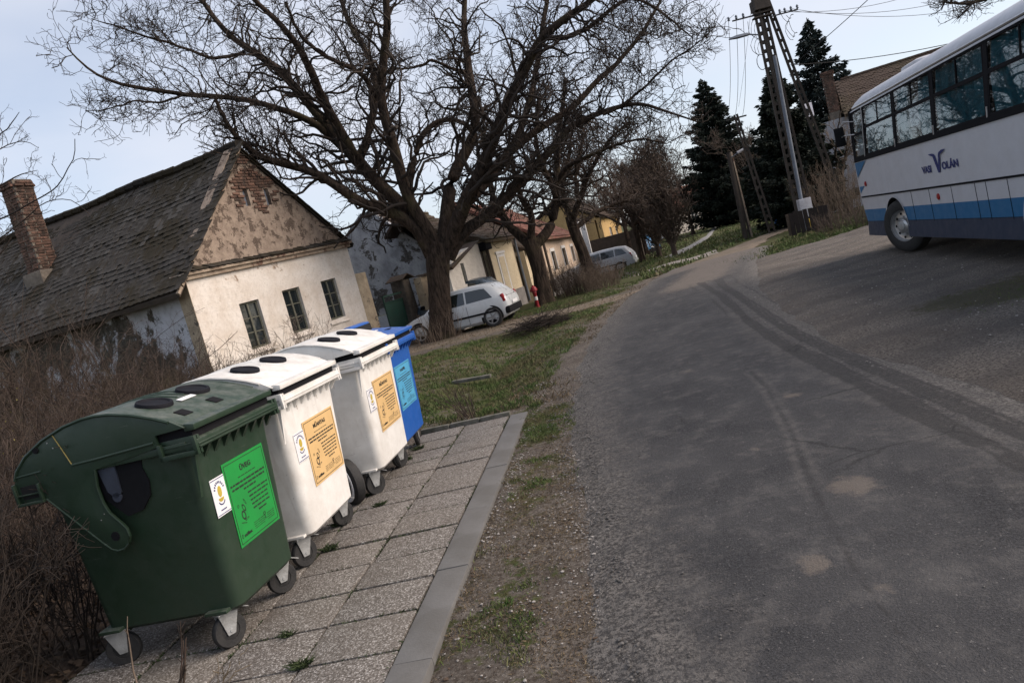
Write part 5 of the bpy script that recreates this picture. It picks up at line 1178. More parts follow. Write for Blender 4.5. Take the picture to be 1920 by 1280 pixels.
# lettering and winged V emblem
rt_ = (rad(90), 0, rad(180))
text('lettering', 'VASI', (-1.84, .004, 1.43), .155, M['ink_blue'], BUS, rot=rt_, width=.38)
text('lettering', 'OLÁN', (-2.74, .004, 1.44), .155, M['ink_blue'], BUS, rot=rt_, width=.58)
b = MB()
P = [(-2.06, 1.72), (-2.10, 1.76), (-2.22, 1.76), (-2.33, 1.44), (-2.44, 1.76), (-2.52, 1.80), (-2.78, 1.80), (-2.74, 1.76), (-2.56, 1.74), (-2.50, 1.70), (-2.38, 1.30), (-2.27, 1.30), (-2.14, 1.72)]
b.prism([(x, z) for x, z in P[:4]+P[4:]], 'y', .001, .005)
em = MB()
em.prism([(-2.16, 1.62), (-2.25, 1.62), (-2.35, 1.355), (-2.28, 1.355)], 'y', .001, .005); em.prism([(-2.28, 1.355), (-2.36, 1.355), (-2.45, 1.62), (-2.39, 1.62)], 'y', .0055, .0085)
em.prism([(-2.00, 1.665), (-2.07, 1.64), (-2.16, 1.619), (-2.25, 1.619), (-2.21, 1.65), (-2.14, 1.665)], 'y', .001, .005); em.prism([(-2.39, 1.61), (-2.45, 1.62), (-2.62, 1.665), (-2.67, 1.69), (-2.54, 1.69), (-2.42, 1.655)], 'y', .009, .012)
em.build('winged_emblem', M['ink_blue'], BUS)

# ------------------------------------------------------------------ cars
def car(name, loc, az, L_, Wd, Hh, m, label, style='hatch', wb=2.47, fo=.75, front_left=True, group=None):
    """origin: left rear wheel contact point, +x forward, body towards -y"""
    rt = empty(name, (loc[0], loc[1], loc[2]), rad(90-az), label, 'car', group); ro = L_-wb-fo; x0 = -ro; hw = Wd/2; R_ = .295
    def X(t): return x0+t*L_
    if style == 'hatch':   # t, zlow, zbelt, zroof, hwlow, hwbelt, hwroof
        S = [(0, .42, .70, .72, .80, .78, .70), (.015, .30, .84, .90, .90, .90, .72), (.05, .24, .90, 1.08, .96, .95, .74), (.12, .20, .93, 1.34, .985, .965, .76), (.20, .19, .92, 1.41, 1, .97, .77), (.40, .18, .90, 1.44, 1, .98, .78), (.56, .18, .88, 1.41, 1, .98, .77), (.66, .18, .86, 1.20, 1, .98, .76), (.745, .18, .88, .92, 1, .97, .80), (.86, .20, .80, .83, .97, .92, .72), (.95, .24, .68, .70, .90, .84, .64), (1, .36, .54, .56, .74, .70, .55)]
        gl_ = (3, 7)
    else:
        S = [(0, .40, .66, .68, .82, .80, .70), (.012, .30, .84, .92, .92, .92, .72), (.04, .24, .92, 1.12, .97, .95, .73), (.10, .20, .95, 1.38, .99, .965, .75), (.20, .19, .94, 1.45, 1, .97, .77), (.40, .18, .92, 1.47, 1, .98, .78), (.56, .18, .90, 1.44, 1, .98, .77), (.655, .18, .88, 1.22, 1, .98, .76), (.735, .18, .90, .94, 1, .97, .80), (.86, .20, .82, .85, .97, .92, .72), (.95, .24, .70, .72, .90, .84, .64), (1, .36, .54, .56, .76, .72, .55)]
        gl_ = (3, 7)
    secs = []; kz = Hh/1.44
    for t, zl, zb, zr, wl, wb_, wr in S:
        x = X(t); zl, zb, zr = zl*kz, zb*kz, zr*kz; a, b_, c = wl*hw, wb_*hw, wr*hw; zm = (zl+zb)/2
        half = [(0, zl-.02), (a*.86, zl-.02), (a*.97, zl+.06), (a, zm), (b_+(a-b_)*.4, zb-.05), (b_*.985, zb), (c+.03, zb+(zr-zb)*.80), (c*.94, zr-.015), (c*.6, zr+.012), (0, zr+.02)]
        ring = [(x, -hw+y, z) for y, z in half]+[(x, -hw-y, z) for y, z in reversed(half[1:-1])]; secs.append(ring)
    MB().loft(secs).build('body', m, rt, smooth_=True)
    def skin(t, f, side, off=.006):    # point on the greenhouse side between belt (0) and roof edge (1)
        k = np.interp(t, [s[0] for s in S], range(len(S))); i = int(min(k, len(S)-2)); u = k-i
        def P(j, q): r = secs[j]; return Vector(r[q])
        qb, qr = (5, 6); pb = P(i, qb).lerp(P(i+1, qb), u); pr = P(i, qr).lerp(P(i+1, qr), u); p = pb.lerp(pr, f); p.y += off
        if side: p.y = -2*hw-p.y
        return p
    for side in (0, 1):
        for (ta, tb, tc, td) in (((.115, .345, .345, .175),) if style == 'hatch' else ((.07, .22, .22, .13), (.235, .40, .40, .235)))+(((.36, .50, .50, .36) if style == 'hatch' else (.415, .55, .55, .415)),)+(((.515, .70, .60, .515) if style == 'hatch' else (.565, .70, .61, .565)),):
            n_ = 5; V = []
            for k in range(n_): V.append(skin(ta+(tb-ta)*k/(n_-1), .06, side)); V.append(skin(td+(tc-td)*k/(n_-1), .97, side))
            b = MB(); b.add(V, [(2*k, 2*k+2, 2*k+3, 2*k+1) for k in range(n_-1)]); b.build('side_window', M['carglass'], rt, smooth_=True)
        ys_ = .002 if side == 0 else -2*hw-.002; sg = 1 if side == 0 else -1
        b = MB(); b.bb(X(.10), X(.70), ys_-.012, ys_+.012, .47*kz, .53*kz); b.build('rub_strip', M['trimblack'], rt)
        b = MB()
        for t in (.352, .505, .70): b.bb(X(t)-.004, X(t)+.004, ys_-.006*sg-.004, ys_-.006*sg+.004, .24*kz, .84*kz)
        b.build('door_seams', M['trimblack'], rt)
        MB().bb(X(.47), X(.50), ys_-.02, ys_+.01, .74*kz, .78*kz).build('door_handle', M['trimblack'], rt)
        MB().box((X(.66), ys_+.05*sg, .93*kz), (.12, .16, .12)).build('mirror', M['trimblack'], rt, .03)
    # glass of tailgate and windscreen
    def ends(i, j, nm):
        a, b2 = secs[i], secs[j]; q = [5, 6, 7, 8]; A = [Vector(a[k]) for k in (6, 7, 8)]; b = MB()
        V = []
        for s_, sec in ((0, secs[i]), (1, secs[j])):
            L1, R1 = Vector(sec[7]), Vector(sec[len(sec)-7]); up_ = Vector(((-.012 if nm == 'rear_window' else .012), 0, .006)); V += [L1.lerp(R1, .06)+up_, L1.lerp(R1, .94)+up_]
        b.add(V, [(0, 1, 3, 2)]); b.build(nm, M['carglass'], rt)
    ends(1, 3, 'rear_window'); ends(6, 8, 'windscreen')
    for s_ in (0, 1):
        y = -.10 if s_ == 0 else -2*hw+.10
        o = MB().box((X(.032), y-.015 if s_ == 0 else y+.015, .86*kz), (.10, .13, .24), M=Matrix.Rotation(.22, 3, 'Y')).build('tail_lamp', M['redlamp'], rt, .03)
        MB().box((X(.955), y-.04+.08*s_, .62*kz), (.14, .24, .13)).build('headlight', M['zinc'], rt, .03)
    secs_b = MB(); secs_b.bb(X(0)-.03, X(.04), -2*hw+.06, -.06, .32*kz, .56*kz); secs_b.build('rear_bumper', M['trimblack'] if style == 'hatch' else m, rt, .05)
    MB().bb(X(.96), X(1)+.02, -2*hw+.12, -.12, .28*kz, .50*kz).build('front_bumper', M['trimblack'], rt, .05)
    MB().bb(X(0)-.035, X(0)-.028, -hw-.26, -hw+.26, .60*kz, .70*kz).build('number_plate', M['stk_white'], rt)
    for xw in (0, wb):
        for s_ in (0, 1):
            wh = bpy.data.objects.new('wheel', None); COL.objects.link(wh); wh.parent = rt; wh.location = (xw, -.085 if s_ == 0 else -2*hw+.085, R_); wh.rotation_euler = (0, 0, math.pi if s_ else 0)
            MB().lathe([(.20, .085), (.27, .09), (R_, .06), (R_, -.08), (.2, -.09), (.2, .085)], 28, (0, 0, 0), 'y', False).build('tyre', M['rubber'], wh, smooth_=True)
            b = MB(); b.lathe([(.205, .08), (.195, .06), (.18, .045), (.001, .04)], 28, (0, 0, 0), 'y', False); b.build('rim_barrel', M['trimblack'], wh, smooth_=True)
            b = MB(); b.lathe([(.205, .086), (.205, .092), (.178, .092), (.178, .07), (.205, .086)], 28, (0, 0, 0), 'y', False)
            for k in range(5): a = rad(72*k); b.box((.11*math.cos(a), .078, .11*math.sin(a)), (.17, .02, .042), M=Matrix.Rotation(-a, 3, 'Y'))
            b.lathe([(.045, .06), (.045, .095)], 12, (0, 0, 0), 'y'); b.build('spokes', M['alloy'], wh)
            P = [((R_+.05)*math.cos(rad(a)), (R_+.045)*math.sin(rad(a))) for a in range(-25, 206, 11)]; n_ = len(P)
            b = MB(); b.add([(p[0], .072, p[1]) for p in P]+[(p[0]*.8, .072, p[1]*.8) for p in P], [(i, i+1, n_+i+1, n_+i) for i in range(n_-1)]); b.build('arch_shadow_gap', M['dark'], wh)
    return rt
q = gnd(928, 611)
car('parked_hatchback', (q[0], q[1], -.02), -73, 3.60, 1.55, 1.30, M['silver'], 'silver hatchback half hidden by the walnut trunk, its tailgate towards the road', 'hatch', 2.36, .70)
q = at(903, 600, 24.0); car('parked_dark_car', (q[0], q[1], -.02), -73, 4.0, 1.66, 1.5, M['darkcar'], 'dark car whose roof shows behind the silver hatchback', 'hatch', 2.5, .75)
q = gnd(1166, 510, -.33)
car('parked_estate', (q[0], q[1], -.33), -72, 4.3, 1.66, 1.34, M['silver2'], 'silver estate car parked farther up the street by the ivy covered trees', 'estate', 2.65, .85)
q = at(1196, 490, 46)
car('parked_blue_car', (q[0], q[1], -.3), -40, 4.1, 1.7, 1.45, M['busblue'], 'blue vehicle barely showing behind the silver estate car', 'hatch', 2.5, .8)
# hydrant
q = gnd(1009, 576); HY = empty('fire_hydrant', (q[0], q[1], -.02), 0, 'red fire hydrant with a white band left of the second tree', 'hydrant'); HY.scale = (.78, .78, .78)
MB().lathe([(.11, 0), (.11, .04), (.075, .05), (.075, .62), (.09, .64), (.09, .70), (.075, .72)], 20).build('barrel', M['hydrant'], HY, smooth_=True)
MB().lathe([(.078, .34), (.078, .50)], 20).build('white_band', M['trim'], HY, smooth_=True)
MB().lathe([(.085, .70), (.14, .74), (.14, .84), (.10, .92), (.04, .96), (.04, 1.0), (.001, 1.0)], 20).build('bonnet', M['hydrant'], HY, smooth_=True)
b = MB(); b.tube([(-.17, 0, .78), (.17, 0, .78)], .045, 10); b.tube([(0, -.17, .78), (0, 0, .78)], .045, 10); b.build('outlet', M['hydrant'], HY, smooth_=True)

# ------------------------------------------------------------------ poles and wires
def lattice(name, p0, p1, w0, w1, d, m, parent, step=.42):
    """flat concrete lattice pole: two flanges joined by rungs"""
    p0, p1 = Vector(p0), Vector(p1); ax = (p1-p0); Ln = ax.length; ax.normalize(); side = Vector((math.cos(rad(15)), -math.sin(rad(15)), 0)); side = (side-ax*side.dot(ax)).normalized(); dp = ax.cross(side)
    R_ = Matrix((side, dp, ax)).transposed(); b = MB()
    n = int(Ln/step)
    for s in (-1, 1):
        secs = []
        for k in range(13):
            t = k/12; wv = w0+(w1-w0)*t; c = p0+ax*Ln*t+side*s*(wv/2-.035); secs.append([tuple(c+side*a+dp*bb) for a, bb in ((-.04, -d/2), (.04, -d/2), (.04, d/2), (-.04, d/2))])
        b.loft(secs)
    for k in range(n):
        t = (k+.5)/n; wv = w0+(w1-w0)*t; b.box(p0+ax*Ln*t, (wv-.08, d*.8, .13), M=R_)
    return b.build(name, m, parent)
q = gnd(1512, 428); PB = np.array([q[0], q[1]]); D = PB[1]
T = at(1452, 0, D); T2 = at(1436, -90, D)
PO = empty('lattice_pole', (PB[0], PB[1], 0), 0, 'tall twin lattice concrete power pole with slanting strut, street lamp and crossarms', 'power pole')
hT = T2[2]; topx = 0.0
lattice('shaft', (-.14, 0, -.3), (-.12, 0, hT), .30, .22, .20, M['pole'], PO, .34)
lattice('shaft', (.30, .15, -.3), (.16, .1, hT-.2), .28, .20, .20, M['pole'], PO, .34)
sb = gnd(1572, 407); lattice('strut', (sb[0]-PB[0], min(sb[1]-PB[1], 1.2), -.3), (.3, .15, hT-1.0), .28, .20, .18, M['pole'], PO)
b = MB(); zc = at(1455, 25, D)[2]
for dz_ in (0, .14): b.box((.05, -.02, zc+dz_), (.75, .30, .05))
b.box((.05, 0, zc+.45), (.62, .5, .40)); b.build('clamp', M['pole'], PO)
b = MB(); b.box((-.6, -.1, zc+.10), (1.15, .045, .05)); b.box((.85, -.1, zc-.1), (1.1, .045, .045)); b.build('crossarm', M['wire'], PO)
ins = MB().lathe([(.03, 0), (.055, .03), (.03, .07), (.055, .1), (.02, .16)], 10).mesh('insulator', M['greysteel'])
for x_ in (-1.3, -1.0, -.72, .7, .9, 1.15, 1.4): link('insulator', ins, None, PO).location = (x_, -.1, zc+(.13 if x_ < 0 else -.07))
b = MB(); r_ = random.Random(4)
for k in range(6):
    P = []; x0_, z0_ = (.55+.1*k, zc-.1) if k > 2 else (-.35-.1*k, zc-.2)
    for j in range(12): a = j*.9+k; P.append((x0_+.16*math.cos(a)*(.5+.5*r_.random()), -.15, z0_-.1*j+.14*math.sin(a)))
    MB().tube(P, .010, 4).build('cable_loop', M['wire'], PO)
P = [(-.42+.18*math.cos(rad(a)), -.15, at(1448, 95, D)[2]-.35+.30*math.sin(rad(a))) for a in range(0, 760, 30)]; b = MB(); b.tube(P, .014, 4); b.build('cable_loop', M['wire'], PO)
lampz = at(1430, 62, D)[2]
SL = bpy.data.objects.new('street_lamp_arm', None); COL.objects.link(SL); SL.parent = PO
b = MB(); b.tube([(-.3, -.1, lampz-.05), (-.7, -.15, lampz+.05)], .03, 8); b.build('arm', M['greysteel'], SL)
b = MB(); b.loft([[(x, -.15+y*w_, lampz+.05+z*h_) for y, z in ((-1, -.3), (-.6, .6), (0, 1), (.6, .6), (1, -.3), (0, -.7))] for x, w_, h_ in ((-.65, .06, .05), (-.75, .11, .08), (-1.15, .13, .09), (-1.42, .08, .05), (-1.48, .03, .02))]); b.build('lamp_head', M['greysteel'], SL, smooth_=True)
# grey conduit pole with meter box in front of it
q2 = gnd(1500, 432); GP = empty('conduit_pole', (q2[0]-.15, q2[1]-.4, 0), 0, 'slim galvanised grey pole rising from a grey cabinet against the lattice pole', 'pole')
zt = at(1452, 105, q2[1]-.4); zb_ = at(1502, 375, q2[1]-.4); o0 = Vector((q2[0]-.15, q2[1]-.4, 0))
b = MB(); b.tube([Vector(zb_)-o0, Vector(zt)-o0], [.075, .065], 12); b.build('tube', M['greysteel'], GP, smooth_=True)
c0 = Vector(at(1505, 393, q2[1]-.4))-o0; MB().box((c0.x, c0.y-.25, c0.z+.05), (.48, .25, .72)).build('meter_box', M['palewall'], GP, .01); MB().bb(c0.x-.1, c0.x+.1, c0.y-.08, c0.y+.08, -.2, c0.z-.3).build('box_post', M['greysteel'], GP)
# twin wooden/concrete pole with lamp, and slim lattice pole beyond
q3 = gnd(1404, 447); P2 = empty('twin_pole', (q3[0], q3[1], 0), 0, 'pair of joined dark poles with a small lamp in front of the big fir', 'power pole'); D3 = q3[1]
t3 = at(1371, 285, D3); h3_ = t3[2]
for k, (dx_, w_) in enumerate(((-.13, .12), (.17, .085))):
    b = MB(); b.tube([(dx_, .1*k, -.3), (dx_*.45, .1*k, h3_)], [w_, w_*.75], 10); b.build('shaft', M['pole'] if k == 0 else M['cornice'], P2, smooth_=True)
lattice('brace', (.02, .05, -.3), (0, .05, h3_-.3), .22, .14, .1, M['pole'], P2)
b = MB(); b.tube([(0, 0, h3_-.25), (.35, -.1, h3_-.1)], .025, 6); b.build('lamp_arm', M['greysteel'], P2); b = MB(); b.tube([(.3, -.1, h3_-.12), (.62, -.12, h3_-.02)], [.07, .05], 8); b.build('lamp_head', M['palewall'], P2)
q4 = gnd(1450, 437); P4 = empty('slim_lattice_pole', (q4[0], q4[1], 0), 0, 'slim lattice pole standing right of the pair with the lamp', 'power pole'); h4 = at(1379, 215, q4[1])[2]; xt = at(1379, 215, q4[1])[0]-q4[0]
lattice('shaft', (0, 0, -.3), (xt, 0, h4), .30, .18, .14, M['pole'], P4)
b = MB(); b.box((xt, 0, h4-.15), (.9, .06, .06)); b.build('crossarm', M['wire'], P4)
def wire(a, c, sag, label, r=.008, n=14):
    a, c = Vector(a), Vector(c); P = []
    for i in range(n+1):
        t = i/n; p = a.lerp(c, t)-a; p.z -= sag*4*t*(1-t); P.append(p)
    b = MB(); b.tube(P, r, 4); o = b.build('power_line', M['wire']); o.location = a; tag(o, label, 'power line', 'overhead wires')
base = Vector((PB[0], PB[1]-.1, zc+.25)); top4 = Vector((q4[0]+xt, q4[1], h4-.1))
for i, x_ in enumerate((-1.3, -1.0, -.72)):
    wire(base+Vector((x_, 0, 0)), top4+Vector((-.4+.35*i, 0, 0)), .5, ('outermost left', 'middle', 'inner')[i]+' of the three wires falling from the tall pole to the slim lattice pole', .009)
for i, (x_, px, py, Y_) in enumerate(((.7, 1850, -70, 30), (.9, 1900, -40, 30), (1.15, 1930, -15, 30))):
    c = at(px, py, Y_); wire(base+Vector((x_, 0, -.25)), c, .6, ('topmost', 'second', 'third')[i]+' of the thin wires running right from the tall pole across the sky', .009)
a = at(1484, 124, D); c = at(1720, -90, 24); wire(a, c, .1, 'dark service cable rising steeply from the tall pole across the spruce top', .014)
a = at(1482, 122, D); c = at(2000, 22, 26); wire(a, c, .35, 'long cable from the tall pole past the spruce to the branches above the coach', .014)
a = at(1410, 0, 30); c = at(1385, 200, 34); wire(a, c, .1, 'thin drop wire left of the tall pole in front of the sky', .006)

# fence, blue frame, yellow box
def fence(name, a, c, h, label, bw=.16):
    a, c = Vector((a[0], a[1], 0)), Vector((c[0], c[1], 0)); d = c-a; n = int(d.length/bw); ang = math.atan2(d.y, d.x); rt = empty(name, a, 0, label, 'fence')
    me = MB().bb(-bw*.47, bw*.47, -.012, .012, 0, h).mesh('board', M['fencewood'])
    for i in range(n):
        o = link('board', me, None, rt); o.location = (d.x*(i+.5)/n, d.y*(i+.5)/n, .05+random.gauss(0, .015)); o.rotation_euler = (random.gauss(0, .01), random.gauss(0, .01), ang)
    for t in (0, .33, .66, 1): MB().box((d.x*t+.0, d.y*t+.08, h/2), (.1, .1, h+.05)).build('post', M['wood_dark'], rt)
a, c = gnd(1497, 443), gnd(1562, 428); fence('board_fence', (a[0], a[1]+.5), (c[0]+.2, c[1]+.5), .8, 'low dark brown board fence behind the foot of the tall pole')
q = at(1517, 418, D-.55); YB = empty('gas_marker', (q[0], q[1], q[2]), 0, 'small yellow meter cap in front of the dark fence', 'gas meter')
b = MB(); b.lathe([(.09, 0), (.13, .08), (.09, .2), (.03, .22)], 12, (0, 0, -.05)); b.lathe([(.1, -.2), (.1, -.05)], 12); b.build('cap', M['yellowpaint'], YB, smooth_=True); MB().bb(-.03, .03, -.03, .03, -q[2]-.1, -.18).build('stem', M['wood_dark'], YB)
q = gnd(1457, 424); BL = empty('blue_stand', (q[0], q[1], 0), rad(-10), 'blue painted metal post with a short arm beside the slim lattice pole', 'post')
MB().bb(-.08, .08, -.06, .06, -.1, 1.05).build('post', M['bluepaint'], BL); MB().bb(.08, .75, -.05, .05, .42, .55).build('arm', M['bluepaint'], BL); MB().bb(.68, .78, -.05, .05, -.1, .42).build('arm_leg', M['bluepaint'], BL)

# ------------------------------------------------------------------ trees: vectorised tubes
def tubes(P, R, n=3):
    """P (N,K,3) polylines, R (N,K) radii -> verts, quads"""
    N, K, _ = P.shape; T = np.gradient(P, axis=1); T /= np.linalg.norm(T, axis=2, keepdims=True)+1e-9
    a = np.where(np.abs(T[..., 2:3]) < .85, np.array([0, 0, 1.]), np.array([1., 0, 0])); U_ = np.cross(T, a); U_ /= np.linalg.norm(U_, axis=2, keepdims=True)+1e-9; W_ = np.cross(T, U_)
    q = 2*np.pi*np.arange(n)/n
    V = P[:, :, None]+(U_[:, :, None]*np.cos(q)[None, None, :, None]+W_[:, :, None]*np.sin(q)[None, None, :, None])*R[:, :, None, None]
    b = (np.arange(N)[:, None, None]*K*n+np.arange(K-1)[None, :, None]*n+np.arange(n)[None, None, :]); nx = (np.arange(N)[:, None, None]*K*n+np.arange(K-1)[None, :, None]*n+((np.arange(n)+1) % n)[None, None, :])
    return V.reshape(-1, 3), np.stack([b, nx, nx+n, b+n], -1).reshape(-1, 4)
def join(parts):
    V, Fq, k = [], [], 0
    for v, f in parts: V.append(v); Fq.append(f+k); k += len(v)
    return np.concatenate(V), np.concatenate(Fq)
def unit(v): return v/(np.linalg.norm(v, axis=-1, keepdims=True)+1e-9)
def grow(P, R, per, lmin, lmax, K, g, spread=(.6, 1.2), up=.25, wob=.25, r0=.5, tip=.35, t0=.15, bow=0.0, lprop=None, kr=False):
    """children of polylines P (N,Kp,3) with radii R; returns polylines"""
    N, Kp, _ = P.shape; cnt = np.maximum(1, g.poisson(per, N)) if np.isscalar(per) else g.poisson(per); idx = np.repeat(np.arange(N), cnt); t = t0+(1-t0)*g.random(len(idx))**.85
    f = t*(Kp-1); i = np.minimum(f.astype(int), Kp-2); u = (f-i)[:, None]; S = P[idx, i]*(1-u)+P[idx, i+1]*u; T = unit(P[idx, i+1]-P[idx, i]); rr = R[idx, i]*(1-u[:, 0])+R[idx, i+1]*u[:, 0]
    rv = unit(g.normal(size=S.shape)); side = unit(np.cross(T, rv)); an = g.uniform(*spread, len(idx))[:, None]
    d = unit(T*np.cos(an)+side*np.sin(an)+np.array([0, 0, up])); L_ = g.uniform(lmin, lmax, len(idx))*(1-.45*t)
    if lprop is not None: L_ = L_*lprop(S)
    L_ = L_*np.clip(.16+rr/.10, .25, 1) if kr else L_; out = np.zeros((len(idx), K, 3)); out[:, 0] = S; cur = S; dd = d
    for k in range(1, K):
        dd = unit(dd+g.normal(size=dd.shape)*wob+np.array([0, 0, bow])); cur = cur+dd*(L_/(K-1))[:, None]; out[:, k] = cur
    rad0 = np.minimum(rr*.85, np.maximum(r0*rr, .004)); ta = np.linspace(1, tip, K)[None]; return out, rad0[:, None]*ta
def resample(pts, radii, K):
    pts = np.array(pts, float); d = np.r_[0, np.cumsum(np.linalg.norm(np.diff(pts, axis=0), axis=1))]; s = np.linspace(0, d[-1], K)
    # Catmull-like smoothing by dense linear then average
    P = np.stack([np.interp(s, d, pts[:, k]) for k in range(3)], -1)
    for _ in range(2): P[1:-1] = (P[:-2]+2*P[1:-1]+P[2:])/4
    return P, np.interp(s, d, radii)
def limb_tree(name, base, trunk, limbs, label, seed, dens=1.0, mats=('bark', 'twig'), group=None, l1=(1.2, 3.0), l2=(.6, 1.4), l3=(.25, .6), per=(1.9, 4.5, 3.6), cat='tree', lv3=True, up1=.3, minr=.006, kr=False, lr=1.0, rr1=.42, rr2=.55, wb=(.22, .28, .30)):
    """trunk: list of (x,y,z,r); limbs: lists of (x,y,z,r) in world metres"""
    g = np.random.default_rng(seed); rt = empty(name, tuple(base), 0, label, cat, group); B0 = np.array(base, float)
    t = np.array(trunk); secs = []
    tp, tr_ = resample(t[:, :3], t[:, 3], 16); n = 22; vs = []
    fl = 1+.10*np.array([math.sin(3*q*2*math.pi/n+1)+.7*math.sin(5*q*2*math.pi/n) for q in range(n)])
    V, Fq = tubes((tp-B0)[None], tr_[None], n); V = V.reshape(16, n, 3); c = (tp-B0)[:, None]
    amp = (1+(fl[None, :, None]-1)*(.6+1.6*np.exp(-np.arange(16)/2.5))[:, None, None]); V = c+(V-c)*amp
    npmesh('trunk', V.reshape(-1, 3), Fq, M[mats[0]], rt)
    LP = []; LR = []
    for L_ in limbs:
        a = np.array(L_); p, r = resample(a[:, :3], a[:, 3], 26); p = p+np.concatenate([np.zeros((1, 3)), g.normal(size=(25, 3)).cumsum(0)*.012])*1.0-B0; LP.append(p); LR.append(r*lr)
    LP = np.array(LP); LR = np.array(LR)
    V, Fq = tubes(LP, LR, 9); npmesh('limbs', V, Fq, M[mats[0]], rt)
    ln = np.linalg.norm(np.diff(LP, axis=1), axis=2).sum(1)
    p1, r1 = grow(LP, LR, per[0]*ln*dens, *l1, 10, g, (.5, 1.15), up1, wb[0], rr1, .3, .14, .03, None, kr); r1 = np.maximum(r1, minr*1.6)
    p2, r2 = grow(p1, r1, per[1], *l2, 7, g, (.5, 1.25), .16, wb[1], rr2, .4, .10, .04); r2 = np.maximum(r2, minr)
    parts = [tubes(p1, r1, 5), tubes(p2, r2, 3)]
    if lv3:
        p3, r3 = grow(p2, r2, per[2], *l3, 5, g, (.4, 1.15), .2, wb[2], .6, .5, .15, .08); r3 = np.maximum(r3*.8, minr*.8); parts.append(tubes(p3, r3, 3))
    V, Fq = join(parts); npmesh('branches', V, Fq, M[mats[1]], rt); return rt
def W(pts, Y0, dY, r0, r1):
    """photo-traced limb: (px,py) list, distance starting at Y0 and drifting by dY"""
    n = len(pts); o = []
    for i, (x, y) in enumerate(pts):
        t = i/(n-1); p = at(x, y, Y0+dY*t); o.append((p[0], p[1], p[2], r0+(r1-r0)*t))
    return o
TY = 21.7
tb = gnd(828, 640); base = (tb[0], TY, -.1)
trunk = [(tb[0]+.02, TY, -.15, .50)]+[tuple(at(x, y, TY))+(r*.78,) for x, y, r in ((828, 630, .52), (827, 600, .44), (825, 560, .41), (822, 520, .42), (820, 485, .46), (826, 455, .42))]
trunk = [tuple(map(float, p)) for p in trunk]
LB = [W([(808, 480), (785, 430), (740, 397), (690, 386), (650, 357), (600, 322), (545, 305), (490, 300), (455, 268), (425, 235), (405, 185)], TY, -2.2, .25, .05),
      W([(812, 480), (790, 430), (753, 388), (705, 345), (667, 309), (640, 270), (609, 237), (570, 190), (530, 144), (495, 117), (461, 100), (409, 58), (368, 0), (340, -60)], TY, 1.6, .30, .06),
      W([(645, 280), (598, 237), (555, 218), (512, 203), (444, 186), (341, 179), (255, 168), (203, 158), (151, 127), (127, 96)], TY+.8, -2.4, .15, .02),
      W([(680, 310), (664, 289), (640, 250), (616, 206), (595, 172), (581, 137), (560, 95), (547, 76), (512, 34), (471, 0), (430, -60)], TY+.3, -2.6, .22, .06),
      W([(672, 300), (681, 285), (692, 240), (698, 192), (698, 144), (684, 103), (650, 52), (629, 0), (620, -70)], TY+.2, 2.4, .19, .06),
      W([(822, 470), (800, 430), (773, 394), (755, 350), (740, 290), (722, 233), (707, 182), (715, 120), (724, 60), (722, 0), (715, -80)], TY, -1.5, .26, .10),
      W([(766, 380), (766, 346), (775, 310), (787, 277), (800, 250), (820, 233), (845, 226), (864, 226), (885, 240), (900, 262)], TY+.2, 1.0, .13, .07),
      W([(832, 470), (836, 420), (842, 365), (857, 317), (880, 280), (897, 250), (895, 204), (886, 138), (880, 100), (875, 73), (878, 20), (880, -70)], TY, 2.2, .28, .09),
      W([(838, 480), (850, 430), (870, 385), (890, 346), (908, 306), (930, 250), (950, 200), (977, 146), (1010, 73), (1040, 45), (1065, 29), (1112, 0), (1150, -40)], TY, -2.8, .30, .07),
      W([(842, 485), (864, 440), (890, 420), (919, 405), (950, 370), (984, 335), (1015, 300), (1040, 262), (1075, 235), (1130, 215), (1170, 197), (1210, 200), (1247, 215), (1302, 233)], TY, -1.0, .24, .025),
      W([(900, 330), (933, 310), (975, 270), (1028, 233), (1080, 200), (1125, 150), (1170, 110), (1210, 60), (1240, 10), (1260, -30)], TY-.3, 2.4, .18, .04),
      W([(1130, 215), (1170, 197), (1210, 157), (1250, 120), (1298, 91), (1330, 68)], TY-.8, -.8, .06, .015),
      W([(1010, 73), (1060, 75), (1110, 50), (1148, 15), (1190, -10), (1240, 20), (1275, 45), (1300, 70)], TY-1, -1.5, .10, .02),
      W([(886, 138), (850, 125), (815, 110), (775, 130), (740, 125)], TY+1.5, -1, .07, .03),
      W([(870, 385), (905, 350), (935, 310), (960, 280), (990, 180), (1000, 120), (1015, 20), (1030, -60)], TY+.3, 3.0, .2, .08),
      W([(707, 182), (680, 140), (620, 110), (560, 60), (540, 0)], TY-.8, -2, .10, .04),
      W([(461, 100), (400, 108), (330, 80), (260, 60), (200, 40), (172, 30)], TY+1.2, -1.4, .07, .012),
      W([(341, 179), (300, 195), (250, 190), (200, 205), (165, 205)], TY-.5, -.8, .045, .012),
      W([(545, 305), (500, 280), (465, 270), (430, 290), (410, 315)], TY-1.2, -.6, .05, .02)]
limb_tree('walnut_tree', base, trunk, LB, 'big spreading bare walnut tree with thick forked trunk, filling the upper middle', 11, 1.0, per=(4.6, 6.0, 4.0), minr=.0074, kr=True, lr=.80, rr1=.36, rr2=.50, l1=(1.5, 3.7), l2=(.6, 1.5), l3=(.25, .65), up1=.12, wb=(.36, .40, .42))
